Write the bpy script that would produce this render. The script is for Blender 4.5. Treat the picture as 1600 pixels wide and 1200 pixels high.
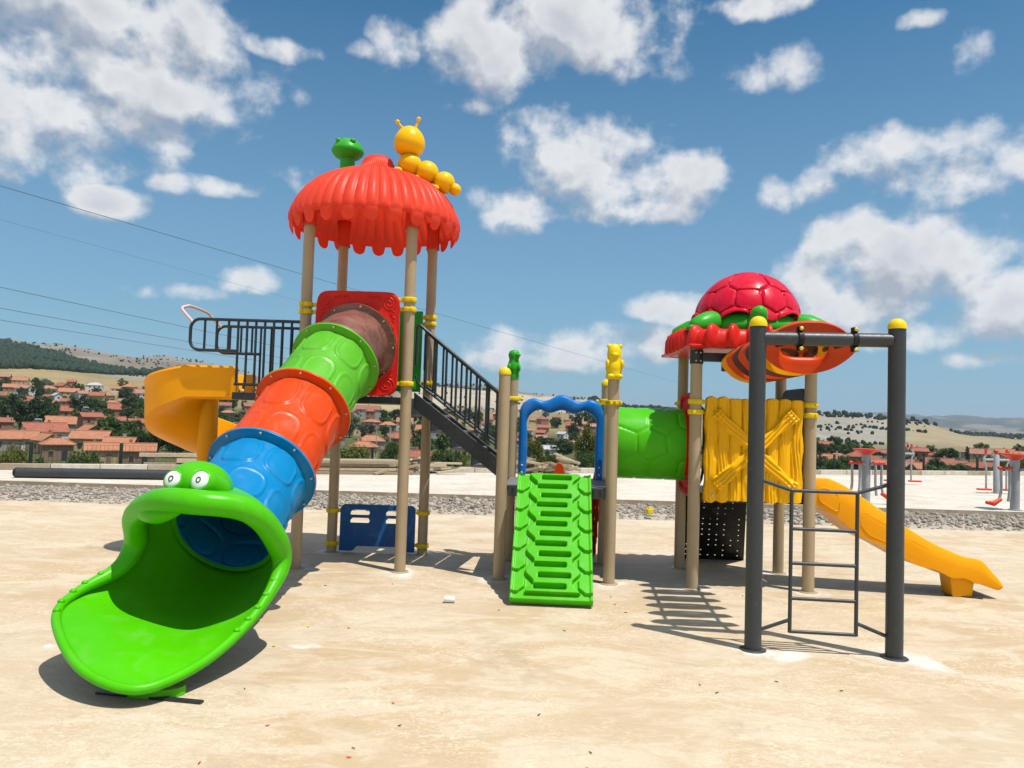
# Playground with a frog-mouth tube slide above a red-roofed village: every object is built in mesh code.
import bpy, bmesh, math, random
import numpy as np
from mathutils import Vector, Matrix

for o in list(bpy.data.objects):
    bpy.data.objects.remove(o)
SC = bpy.context.scene
COL = SC.collection
PI = math.pi
USE_HAZE = True

# ------------------------------------------------------------------ camera
def make_camera():
    cd = bpy.data.cameras.new('camera')
    cam = bpy.data.objects.new('camera', cd)
    COL.objects.link(cam)
    pitch, roll = math.radians(2.43), math.radians(1.77)
    F = Vector((0, math.cos(pitch), math.sin(pitch)))
    R0 = Vector((1, 0, 0))
    U0 = R0.cross(F)
    R = R0 * math.cos(roll) + U0 * math.sin(roll)
    U = U0 * math.cos(roll) - R0 * math.sin(roll)
    m = Matrix((R, U, -F)).transposed().to_4x4()
    m.translation = (0, 0, 1.6)
    cam.matrix_world = m
    cd.lens = 27.0
    cd.sensor_width = 36.0
    cd.clip_start = 0.05
    cd.clip_end = 40000
    SC.camera = cam
make_camera()

# ------------------------------------------------------------------ light
SUN_DIR = Vector((0.717, -0.552, 2.33)).normalized()
def make_sun():
    ld = bpy.data.lights.new('sun', 'SUN')
    ld.energy = 5.0
    ld.angle = math.radians(0.53)
    ld.color = (1.0, 0.96, 0.90)
    lo = bpy.data.objects.new('sun', ld)
    COL.objects.link(lo)
    lo.rotation_euler = SUN_DIR.to_track_quat('Z', 'Y').to_euler()
    lo.location = SUN_DIR * 50
make_sun()

SC.view_settings.view_transform = 'Standard'
SC.view_settings.look = 'None'
SC.view_settings.exposure = 0.0
SC.view_settings.gamma = 1.0
SC.view_settings.use_curve_mapping = False
SC.cycles.use_denoising = True
SC.cycles.max_bounces = 6
SC.cycles.diffuse_bounces = 1
SC.cycles.glossy_bounces = 2
SC.cycles.transmission_bounces = 2
SC.cycles.transparent_max_bounces = 4
SC.cycles.volume_bounces = 0
SC.cycles.caustics_reflective = False
SC.cycles.caustics_refractive = False

class NT:
    """small helper around a node tree"""
    def __init__(self, tree):
        self.t = tree
        tree.nodes.clear()
    def n(self, kind, **kw):
        nd = self.t.nodes.new(kind)
        for k, v in kw.items():
            if k[0] == 'i' and k[1:].isdigit():
                self.put(nd, int(k[1:]), v)
            else:
                setattr(nd, k, v)
        return nd
    def put(self, nd, sock, v):
        s = nd.inputs[sock]
        if isinstance(v, bpy.types.NodeSocket):
            self.t.links.new(v, s)
        elif isinstance(v, bpy.types.Node):
            self.t.links.new(v.outputs[0], s)
        else:
            s.default_value = v
    def math(self, op, a, b=None, c=None, clamp=False):
        nd = self.n('ShaderNodeMath', operation=op, use_clamp=clamp)
        for i, v in enumerate((a, b, c)):
            if v is not None:
                self.put(nd, i, v)
        return nd.outputs[0]
    def vec(self, op, a, b=None, c=None):
        nd = self.n('ShaderNodeVectorMath', operation=op)
        for i, v in enumerate((a, b, c)):
            if v is not None:
                if op == 'SCALE' and i == 1:
                    self.put(nd, 3, v)
                else:
                    self.put(nd, i, v)
        return nd.outputs['Value'] if op in ('DOT_PRODUCT', 'LENGTH', 'DISTANCE') else nd.outputs[0]
    def mix(self, fac, a, b, blend='MIX'):
        nd = self.n('ShaderNodeMix', data_type='RGBA', blend_type=blend)
        self.put(nd, 0, fac)
        self.put(nd, 6, a)
        self.put(nd, 7, b)
        return nd.outputs[2]
    def noise(self, co, scale, detail=4.0, rough=0.55, dist=0.0):
        nd = self.n('ShaderNodeTexNoise')
        if co is not None:
            self.put(nd, 'Vector', co)
        nd.inputs['Scale'].default_value = scale
        nd.inputs['Detail'].default_value = detail
        nd.inputs['Roughness'].default_value = rough
        nd.inputs['Distortion'].default_value = dist
        return nd.outputs[0]
    def ramp(self, v, lo, hi, a=0.0, b=1.0, smooth=False):
        nd = self.n('ShaderNodeMapRange')
        if smooth:
            nd.interpolation_type = 'SMOOTHSTEP'
        for i, x in enumerate((v, lo, hi, a, b)):
            self.put(nd, i, x)
        return nd.outputs[0]

def srgb(h, k=1.0):
    h = h.lstrip('#')
    c = [int(h[i:i + 2], 16) / 255 for i in (0, 2, 4)]
    c = [x / 12.92 if x <= 0.04045 else ((x + 0.055) / 1.055) ** 2.4 for x in c]
    return (c[0] * k, c[1] * k, c[2] * k, 1.0)

# ------------------------------------------------------------------ sky with fair-weather clouds
# cloud banks: azimuth, elevation, half width, half height (degrees), strength
CLOUDS = [
    (-31.31, 22.06, 12.58, 5.48, 1.1), (-35.82, 17.32, 6.71, 2.17, 0.85), (-30.79, 19.21, 5.04, 4.0, 0.94), (-23.67, 23.53, 4.36, 2.8, 1.02),
    (-18.16, 24.47, 3.27, 0.85, 0.85), (-31.0, 16.3, 5.24, 2.86, 1.1), (-26.78, 17.87, 3.39, 2.37, 0.77), (-23.39, 18.24, 2.71, 0.82, 0.45),
    (-21.59, 19.75, 1.84, 0.93, 0.4), (-28.46, 13.28, 2.8, 1.18, 1.02), (-32.99, 14.17, 1.5, 0.88, 0.4), (-24.51, 7.77, 3.74, 0.84, 0.94),
    (-19.39, 8.89, 2.51, 0.9, 0.55), (-9.48, 25.92, 1.79, 1.7, 0.4), (-12.04, 25.14, 1.36, 0.57, 0.35), (-20.74, 15.08, 3.15, 0.82, 0.64),
    (-23.84, 14.88, 2.38, 0.6, 0.3), (-16.66, 16.42, 1.95, 0.87, 0.3), (-1.79, 26.61, 5.93, 3.75, 0.94), (4.02, 27.5, 8.71, 2.89, 1.02),
    (9.37, 25.41, 2.72, 1.72, 0.45), (-1.21, 24.2, 2.82, 1.42, 0.4), (18.01, 28.05, 4.2, 1.08, 0.94), (16.77, 23.76, 2.17, 0.92, 0.45),
    (19.82, 24.45, 2.58, 1.13, 0.38), (30.89, 23.2, 1.33, 1.24, 0.5), (27.92, 25.72, 1.31, 0.52, 0.4), (2.8, 20.5, 3.21, 3.07, 0.55),
    (5.29, 17.89, 6.34, 3.96, 1.1), (10.52, 17.39, 5.03, 2.12, 0.94), (9.64, 15.19, 3.39, 1.2, 0.85), (0.55, 15.36, 3.52, 1.87, 0.94),
    (13.75, 17.51, 2.61, 0.88, 0.4), (18.84, 16.17, 1.12, 1.48, 0.4), (25.67, 17.87, 4.16, 2.04, 0.94), (29.48, 16.83, 5.09, 2.83, 0.98),
    (33.02, 17.12, 3.2, 1.91, 0.85), (22.06, 16.37, 2.71, 1.45, 0.45), (24.55, 11.56, 5.12, 3.58, 0.94), (29.52, 11.24, 5.46, 2.95, 0.94),
    (32.36, 8.23, 4.75, 3.39, 0.94), (26.54, 8.92, 6.61, 2.56, 0.85), (21.31, 10.42, 3.48, 2.12, 0.77), (28.07, 6.34, 4.78, 1.33, 0.77),
    (31.69, 4.62, 2.47, 0.79, 0.68), (4.69, 5.42, 8.53, 1.73, 0.94), (1.38, 4.38, 5.22, 1.28, 0.85), (10.34, 5.29, 3.35, 1.26, 0.77),
    (12.11, 8.33, 3.31, 1.24, 0.77), (16.17, 8.76, 2.53, 1.31, 0.4), (-3.56, 22.23, 1.12, 0.61, 0.35), (-5.96, 21.88, 0.84, 0.49, 0.3),
    (19.6, 11.8, 2.44, 1.01, 0.35)
]
def make_world():
    w = bpy.data.worlds.new('World')
    SC.world = w
    w.use_nodes = True
    N = NT(w.node_tree)
    out = N.n('ShaderNodeOutputWorld')
    bg = N.n('ShaderNodeBackground')
    N.put(out, 0, bg)
    sky = N.n('ShaderNodeTexSky', sky_type='NISHITA')
    sky.sun_disc = False
    sky.sun_elevation = math.asin(SUN_DIR.z)
    sky.sun_rotation = math.atan2(SUN_DIR.x, SUN_DIR.y)
    sky.altitude = 600
    sky.air_density = 1.0
    sky.dust_density = 0.3
    sky.ozone_density = 1.0
    hs = N.n('ShaderNodeHueSaturation')
    hs.inputs['Saturation'].default_value = 1.12
    hs.inputs['Value'].default_value = 1.0
    N.put(hs, 'Color', sky)
    d = N.vec('NORMALIZE', N.n('ShaderNodeTexCoord').outputs['Generated'])
    sp = N.n('ShaderNodeSeparateXYZ', i0=d)
    az = N.math('ARCTAN2', sp.outputs[0], sp.outputs[1])
    el = N.math('ARCSINE', sp.outputs[2])
    p = N.n('ShaderNodeCombineXYZ', i0=az, i1=el).outputs[0]
    r = math.radians
    def banks(wp):
        acc = None
        for (a, e, ra, re, s) in CLOUDS:
            v = N.vec('MULTIPLY_ADD', wp, (1 / r(ra), 1 / r(re), 0), (-a / ra, -e / re, 0))
            q = N.math('MULTIPLY_ADD', N.vec('DOT_PRODUCT', v, v), s, -s)
            acc = q if acc is None else N.math('MINIMUM', acc, q)
        # added cloud cover out of view, thickened to give neutral fill light
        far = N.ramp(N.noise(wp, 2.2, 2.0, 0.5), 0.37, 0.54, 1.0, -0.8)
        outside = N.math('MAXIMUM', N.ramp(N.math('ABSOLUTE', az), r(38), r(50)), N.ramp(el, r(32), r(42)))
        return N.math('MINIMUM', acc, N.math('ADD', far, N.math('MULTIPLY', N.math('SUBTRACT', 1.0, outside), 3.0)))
    def billow(p, scale, detail, rough):
        n1 = N.n('ShaderNodeTexNoise', noise_dimensions='2D')
        N.put(n1, 'Vector', N.vec('MULTIPLY', p, (0.85, 1.0, 1.0)))
        n1.inputs['Scale'].default_value = scale
        n1.inputs['Detail'].default_value = detail
        n1.inputs['Roughness'].default_value = rough
        return N.math('SUBTRACT', n1.outputs[0], 0.5)
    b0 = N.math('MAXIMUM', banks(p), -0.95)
    d0 = N.math('SUBTRACT', N.math('ADD', N.math('MULTIPLY', billow(p, 12.0, 10.0, 0.54), 3.4), N.math('MULTIPLY', billow(p, 40.0, 6.0, 0.52), 0.7)), N.math('SUBTRACT', b0, 0.18))
    alpha = N.ramp(d0, 0.02, 1.10, 0.0, 1.0, True)
    # sunlit side: compare soft thickness with the thickness a little further towards the sun
    off = N.vec('ADD', p, (0.010, 0.030, 0))
    s0 = N.math('SUBTRACT', N.math('MULTIPLY', billow(p, 12.0, 6.0, 0.52), 4.6), b0)
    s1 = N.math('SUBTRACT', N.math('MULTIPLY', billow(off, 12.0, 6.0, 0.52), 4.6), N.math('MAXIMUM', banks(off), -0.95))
    lit = N.math('MULTIPLY_ADD', N.math('SUBTRACT', s0, s1), 0.95, 0.76, clamp=True)
    lit = N.math('SUBTRACT', lit, N.ramp(s0, 0.7, 2.2, 0.0, 0.62), clamp=True)
    ccol = N.mix(lit, CLOUD_DARK, CLOUD_LIT)
    alpha = N.math('MULTIPLY', alpha, 0.90)
    skyc = N.vec('MULTIPLY', N.vec('SCALE', hs.outputs[0], SKY_STRENGTH), SKY_TINT)
    veil = N.ramp(el, r(-1), r(30), 0.80, 0.0)
    skyc = N.mix(veil, skyc, (0.29, 0.44, 0.61, 1))
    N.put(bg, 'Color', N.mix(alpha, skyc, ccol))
    bg.inputs['Strength'].default_value = 1.0
    w.cycles.sampling_method = 'MANUAL'
    w.cycles.sample_map_resolution = 512
SKY_STRENGTH = 0.10
SKY_TINT = (0.45, 1.0, 1.08)
CLOUD_LIT = (0.90, 0.90, 0.90, 1)
CLOUD_DARK = (0.43, 0.47, 0.54, 1)
make_world()

# ------------------------------------------------------------------ mesh helpers
def basis_from(t, up=Vector((0, 0, 1))):
    t = Vector(t).normalized()
    if abs(t.dot(up)) > 0.98:
        up = Vector((0, 1, 0))
    b = up.cross(t).normalized()
    n = t.cross(b).normalized()
    return t, n, b

class MB:
    """collects shapes in world coordinates; build() links them as ONE mesh object"""
    def __init__(self):
        self.v = []
        self.f = []
    def add(self, vs, fs):
        o = len(self.v)
        self.v.extend([tuple(x) for x in vs])
        self.f.extend([tuple(i + o for i in q) for q in fs])
        return self
    def box(self, c, s, rz=0.0, m=None):
        hx, hy, hz = s[0] / 2, s[1] / 2, s[2] / 2
        mm = m if m is not None else Matrix.Rotation(rz, 3, 'Z')
        c = Vector(c)
        vs = [c + mm @ Vector((x * hx, y * hy, z * hz)) for z in (-1, 1) for y in (-1, 1) for x in (-1, 1)]
        return self.add(vs, [(0, 2, 3, 1), (4, 5, 7, 6), (0, 1, 5, 4), (2, 6, 7, 3), (0, 4, 6, 2), (1, 3, 7, 5)])
    def bar(self, a, b, w, h=None, up=Vector((0, 0, 1))):
        a, b = Vector(a), Vector(b)
        t, n, bb = basis_from(b - a, up)
        m = Matrix((t, bb, n)).transposed()
        return self.box((a + b) / 2, ((b - a).length, w, h or w), m=m)
    def tube(self, path, r, n=10, closed=False, caps=True):
        P = [Vector(p) for p in path]
        k = len(P)
        rr = r if isinstance(r, (list, tuple)) else [r] * k
        vs, fs = [], []
        pt = None
        for i in range(k):
            if closed:
                t = P[(i + 1) % k] - P[i - 1]
            else:
                t = P[min(i + 1, k - 1)] - P[max(i - 1, 0)]
            t.normalize()
            if pt is None:
                _, nn, bb = basis_from(t)
            else:
                bb = (bb - t * bb.dot(t)).normalized()
                nn = t.cross(bb).normalized()
            pt = t
            for j in range(n):
                a = 2 * PI * j / n
                vs.append(P[i] + (nn * math.cos(a) + bb * math.sin(a)) * rr[i])
        for i in range(k if closed else k - 1):
            for j in range(n):
                a, b = i * n + j, i * n + (j + 1) % n
                c, d = ((i + 1) % k) * n + (j + 1) % n, ((i + 1) % k) * n + j
                fs.append((a, d, c, b))
        if caps and not closed:
            fs.append(tuple(range(n)))
            fs.append(tuple(reversed(range((k - 1) * n, k * n))))
        return self.add(vs, fs)
    def cyl(self, a, b, r, n=20):
        return self.tube([a, b], r, n)
    def lathe(self, prof, c=(0, 0, 0), n=32, m=None, close=True):
        c = Vector(c)
        mm = m if m is not None else Matrix.Identity(3)
        vs, fs = [], []
        for (r, z) in prof:
            for j in range(n):
                a = 2 * PI * j / n
                vs.append(c + mm @ Vector((r * math.cos(a), r * math.sin(a), z)))
        k = len(prof)
        for i in range(k - 1):
            for j in range(n):
                fs.append((i * n + j, i * n + (j + 1) % n, (i + 1) * n + (j + 1) % n, (i + 1) * n + j))
        if close:
            if prof[0][0] > 1e-5:
                fs.append(tuple(reversed(range(n))))
            if prof[-1][0] > 1e-5:
                fs.append(tuple(range((k - 1) * n, k * n)))
        return self.add(vs, fs)
    def ball(self, c, r, n=20, k=12, m=None):
        r = (r, r, r) if not isinstance(r, (tuple, list)) else r
        c = Vector(c)
        mm = m if m is not None else Matrix.Identity(3)
        vs, fs = [], []
        for i in range(k + 1):
            th = PI * i / k
            for j in range(n):
                a = 2 * PI * j / n
                vs.append(c + mm @ Vector((r[0] * math.sin(th) * math.cos(a), r[1] * math.sin(th) * math.sin(a), r[2] * math.cos(th))))
        for i in range(k):
            for j in range(n):
                fs.append((i * n + j, (i + 1) * n + j, (i + 1) * n + (j + 1) % n, i * n + (j + 1) % n))
        return self.add(vs, fs)
    def grid(self, fn, nu, nv, wrap_u=False, wrap_v=False):
        """fn(i, j) -> point"""
        vs = [fn(i, j) for i in range(nu) for j in range(nv)]
        fs = []
        for i in range(nu if wrap_u else nu - 1):
            for j in range(nv if wrap_v else nv - 1):
                i2, j2 = (i + 1) % nu, (j + 1) % nv
                fs.append((i * nv + j, i2 * nv + j, i2 * nv + j2, i * nv + j2))
        return self.add(vs, fs)
    def prism(self, poly, depth, m=None, c=(0, 0, 0)):
        """poly in local xz, extruded +-depth/2 along local y"""
        c = Vector(c)
        mm = m if m is not None else Matrix.Identity(3)
        k = len(poly)
        vs = [c + mm @ Vector((x, s * depth / 2, z)) for s in (-1, 1) for (x, z) in poly]
        fs = [tuple(range(k)), tuple(reversed(range(k, 2 * k)))]
        for i in range(k):
            j = (i + 1) % k
            fs.append((i, i + k, j + k, j))
        return self.add(vs, fs)
    def sweep(self, pts, lat, up, prof):
        """prof (a, b) offsets along lat/up vectors at each path point"""
        k = len(prof)
        return self.grid(lambda i, j: Vector(pts[i]) + Vector(lat[i]) * prof[j][0] + Vector(up[i]) * prof[j][1], len(pts), k)
    def mesh(self, name, mat, off=Vector((0, 0, 0)), smooth=True, angle=38):
        me = bpy.data.meshes.new(name)
        me.from_pydata([(x[0] - off[0], x[1] - off[1], x[2] - off[2]) for x in self.v], [], self.f)
        me.validate()
        bm = bmesh.new()
        bm.from_mesh(me)
        bmesh.ops.remove_doubles(bm, verts=bm.verts, dist=1e-5)
        bmesh.ops.recalc_face_normals(bm, faces=bm.faces)
        bm.to_mesh(me)
        bm.free()
        if smooth:
            me.polygons.foreach_set('use_smooth', [True] * len(me.polygons))
            me.set_sharp_from_angle(angle=math.radians(angle))
        me.materials.append(mat)
        return me
    def build(self, name, mat, parent=None, smooth=True, angle=38, bevel=0, solid=0, subsurf=0):
        base = world_loc(parent)
        me = self.mesh(name, mat, base, smooth, angle)
        o = bpy.data.objects.new(name, me)
        COL.objects.link(o)
        o.parent = parent
        if solid:
            md = o.modifiers.new('thickness', 'SOLIDIFY')
            md.thickness = solid
            md.offset = 0
        if bevel:
            md = o.modifiers.new('bevel', 'BEVEL')
            md.width = bevel
            md.segments = 3
            md.limit_method = 'ANGLE'
            md.angle_limit = math.radians(35)
        if subsurf:
            md = o.modifiers.new('smooth', 'SUBSURF')
            md.levels = subsurf
            md.render_levels = subsurf
        return o

def world_loc(o):
    v = Vector((0, 0, 0))
    while o is not None:
        v += o.location
        o = o.parent
    return v

def tag(o, label, cat, group=None):
    o['label'] = label
    o['category'] = cat
    if group:
        o['group'] = group
    return o
def thing(name, loc, label, cat, group=None):
    o = bpy.data.objects.new(name, None)
    o.empty_display_size = 0.2
    COL.objects.link(o)
    o.location = loc
    return tag(o, label, cat, group)
def structure(o):
    o['kind'] = 'structure'
    return o
def stuff(o):
    o['kind'] = 'stuff'
    return o
def copy_tree(o, parent=None):
    c = o.copy()
    COL.objects.link(c)
    c.parent = parent
    for ch in o.children:
        copy_tree(ch, c)
    return c
def catmull(P, n=8, closed=False):
    P = [Vector(p) for p in P]
    k = len(P)
    out = []
    for i in range(k if closed else k - 1):
        if closed:
            a, b, c, d = P[i - 1], P[i], P[(i + 1) % k], P[(i + 2) % k]
        else:
            b, c = P[i], P[i + 1]
            a = P[i - 1] if i > 0 else b * 2 - c
            d = P[i + 2] if i + 2 < k else c * 2 - b
        for j in range(n):
            t = j / n
            out.append(0.5 * ((2 * b) + (c - a) * t + (2 * a - 5 * b + 4 * c - d) * t * t + (3 * b - a - 3 * c + d) * t ** 3))
    if not closed:
        out.append(P[-1].copy())
    return out
def sstep(a, b, x):
    t = min(max((x - a) / (b - a), 0.0), 1.0)
    return t * t * (3 - 2 * t)

# ------------------------------------------------------------------ materials
MATS = {}
def principled(name):
    m = bpy.data.materials.new(name)
    m.use_nodes = True
    N = NT(m.node_tree)
    out = N.n('ShaderNodeOutputMaterial')
    b = N.n('ShaderNodeBsdfPrincipled')
    N.put(out, 0, b)
    MATS[name] = m
    return m, N, b
def bump(N, b, h, strength, dist=0.01):
    bn = N.n('ShaderNodeBump')
    bn.inputs['Strength'].default_value = strength
    bn.inputs['Distance'].default_value = dist
    N.put(bn, 'Height', h)
    N.put(b, 'Normal', bn)
def plastic(name, col, rough=0.36, vary=0.10, dust=0.10, dustcol=(0.55, 0.48, 0.36, 1), trans=0.0):
    """roto-moulded plastic: slightly uneven colour, orange-peel skin, a film of site dust and scuffs"""
    m, N, b = principled(name)
    co = N.n('ShaderNodeTexCoord').outputs['Object']
    n1 = N.noise(co, 2.3, 5, 0.6)
    dark = tuple(c * (1 - vary) for c in col[:3]) + (1,)
    lite = tuple(min(c * (1 + vary * 0.8), 1) for c in col[:3]) + (1,)
    c = N.mix(N.ramp(n1, 0.3, 0.7), dark, lite)
    n2 = N.noise(co, 7.0, 8, 0.7, 0.6)
    dm = N.math('MULTIPLY', N.ramp(n2, 0.5, 0.8), dust)
    c = N.mix(dm, c, dustcol)
    N.put(b, 'Base Color', c)
    N.put(b, 'Roughness', N.ramp(n2, 0.3, 0.75, rough - 0.05, rough + 0.16))
    b.inputs['IOR'].default_value = 1.48
    b.inputs['Specular IOR Level'].default_value = 0.22
    n3 = N.noise(co, 95.0, 3, 0.6)
    n4 = N.noise(co, 5.0, 2, 0.5)
    bump(N, b, N.math('ADD', N.math('MULTIPLY', n3, 0.10), N.math('MULTIPLY', n4, 0.5)), 0.12, 0.012)
    if trans:
        # thin moulding lets some sun through
        t = N.n('ShaderNodeBsdfTranslucent')
        N.put(t, 'Color', N.mix(1.0, c, (1.0, 0.6, 0.5, 1), 'MULTIPLY'))
        mx = N.n('ShaderNodeMixShader')
        mx.inputs[0].default_value = trans
        N.put(mx, 1, b)
        N.put(mx, 2, t)
        N.put(m.node_tree.nodes['Material Output'], 0, mx)
    return m
def paint(name, col, rough=0.38, vary=0.10, chip=0.0, scale=4.0):
    m, N, b = principled(name)
    co = N.n('ShaderNodeTexCoord').outputs['Object']
    n1 = N.noise(co, scale, 6, 0.65)
    dark = tuple(c * (1 - vary) for c in col[:3]) + (1,)
    lite = tuple(c * (1 + vary) for c in col[:3]) + (1,)
    c = N.mix(N.ramp(n1, 0.3, 0.7), dark, lite)
    n2 = N.noise(co, 22.0, 6, 0.7)
    c = N.mix(N.math('MULTIPLY', N.ramp(n2, 0.55, 0.8), 0.09 + chip), c, (0.42, 0.37, 0.29, 1))
    N.put(b, 'Base Color', c)
    N.put(b, 'Roughness', N.ramp(n2, 0.3, 0.8, rough - 0.06, rough + 0.2))
    n3 = N.noise(co, 160.0, 2, 0.5)
    bump(N, b, n3, 0.05, 0.004)
    return m
def wood_plastic(name):
    m, N, b = principled(name)
    co = N.n('ShaderNodeTexCoord').outputs['Object']
    mp = N.vec('MULTIPLY', co, (1.0, 5.0, 5.0))
    n1 = N.noise(mp, 2.2, 7, 0.65, 1.6)
    c = N.mix(N.ramp(n1, 0.35, 0.68), srgb('#5f3a30', 0.85), srgb('#875c4b', 0.9))
    n2 = N.noise(co, 4.0, 4, 0.6)
    c = N.mix(N.math('MULTIPLY', N.ramp(n2, 0.42, 0.75), 0.45), c, srgb('#a87468'))
    N.put(b, 'Base Color', c)
    b.inputs['Roughness'].default_value = 0.45
    bump(N, b, n1, 0.35, 0.012)
    return m

GREEN = plastic('green plastic', (0.068, 0.46, 0.001, 1), 0.30, 0.08, 0.09)
GREEN_DARK = plastic('leaf green plastic', (0.03, 0.36, 0.02, 1), 0.34)
LIME = plastic('lime tube plastic', (0.10, 0.42, 0.018, 1), 0.36, 0.10, 0.14)
ORANGE = plastic('orange red plastic', (0.66, 0.058, 0.005, 1), 0.32, 0.08, 0.10)
BLUE = plastic('sky blue plastic', (0.002, 0.20, 0.46, 1), 0.30, 0.08, 0.08)
ROYAL = plastic('royal blue plastic', (0.004, 0.16, 0.52, 1), 0.34)
NAVY = plastic('navy panel plastic', (0.012, 0.09, 0.28, 1), 0.42, 0.1, 0.12)
YELLOW = plastic('chute yellow plastic', (0.90, 0.36, 0.001, 1), 0.34, 0.06, 0.03)
YELLOW_P = plastic('panel yellow plastic', (0.92, 0.47, 0.002, 1), 0.38, 0.07, 0.03)
LEMON = plastic('lemon clamp plastic', (0.80, 0.58, 0.01, 1), 0.36, 0.08, 0.12)
CATER = plastic('caterpillar yellow plastic', (0.92, 0.50, 0.002, 1), 0.30, 0.05, 0.02)
RED = plastic('signal red plastic', (0.66, 0.018, 0.010, 1), 0.30, 0.08, 0.06)
ROOF_RED = plastic('coral roof plastic', (0.95, 0.090, 0.045, 1), 0.37, 0.10, 0.13, (0.80, 0.38, 0.26, 1), 0.38)
CRIMSON = plastic('crimson shell plastic', (0.62, 0.008, 0.035, 1), 0.24, 0.08, 0.05, (0.75, 0.3, 0.3, 1))
BROWN = wood_plastic('bark brown plastic')
RUNG_BROWN = plastic('dark brown plastic', (0.09, 0.035, 0.022, 1), 0.42)
BLACK = plastic('black board plastic', (0.010, 0.011, 0.013, 1), 0.42, 0.2, 0.10)
WHITE = plastic('white eye plastic', (0.80, 0.80, 0.78, 1), 0.34, 0.02, 0.02)
TAN = paint('beige post paint', (0.40, 0.305, 0.185, 1), 0.34, 0.06)
DARK = paint('anthracite paint', (0.016, 0.020, 0.024, 1), 0.36, 0.14)
DARK_GATE = paint('slate gate paint', (0.032, 0.039, 0.043, 1), 0.40, 0.12)
RAIL = paint('dark rail paint', (0.014, 0.022, 0.028, 1), 0.34, 0.15)
GREY_DECK = paint('grey deck coating', (0.16, 0.165, 0.17, 1), 0.55, 0.15, 0.1)
STEEL = paint('galvanised grey paint', (0.34, 0.36, 0.38, 1), 0.42, 0.08)
PINK_BAR = paint('pale bar primer', (0.62, 0.45, 0.40, 1), 0.45)
BOLT = paint('bolt metal', (0.55, 0.50, 0.36, 1), 0.35)
BRASS = paint('brass bolt metal', (0.66, 0.55, 0.12, 1), 0.35)
RED_MATT = plastic('matt red panel plastic', (0.60, 0.016, 0.010, 1), 0.62, 0.08, 0.06)
RED_MATT.node_tree.nodes['Principled BSDF'].inputs['Specular IOR Level'].default_value = 0.06
FIT_RED = plastic('fitness red plastic', (0.68, 0.06, 0.03, 1), 0.4)

def wood(name, col):
    m, N, b = principled(name)
    co = N.n('ShaderNodeTexCoord').outputs['Object']
    n = N.noise(N.vec('MULTIPLY', co, (1.0, 9.0, 9.0)), 3.0, 6, 0.65, 0.4)
    c = N.mix(N.ramp(n, 0.3, 0.7), tuple(x * 0.62 for x in col[:3]) + (1,), col)
    N.put(b, 'Base Color', c)
    b.inputs['Roughness'].default_value = 0.8
    bump(N, b, n, 0.4, 0.01)
    return m
TIMBER = wood('weathered timber', (0.40, 0.31, 0.20, 1))
TIMBER_PALE = wood('pale sawn timber', (0.62, 0.50, 0.33, 1))

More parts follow.
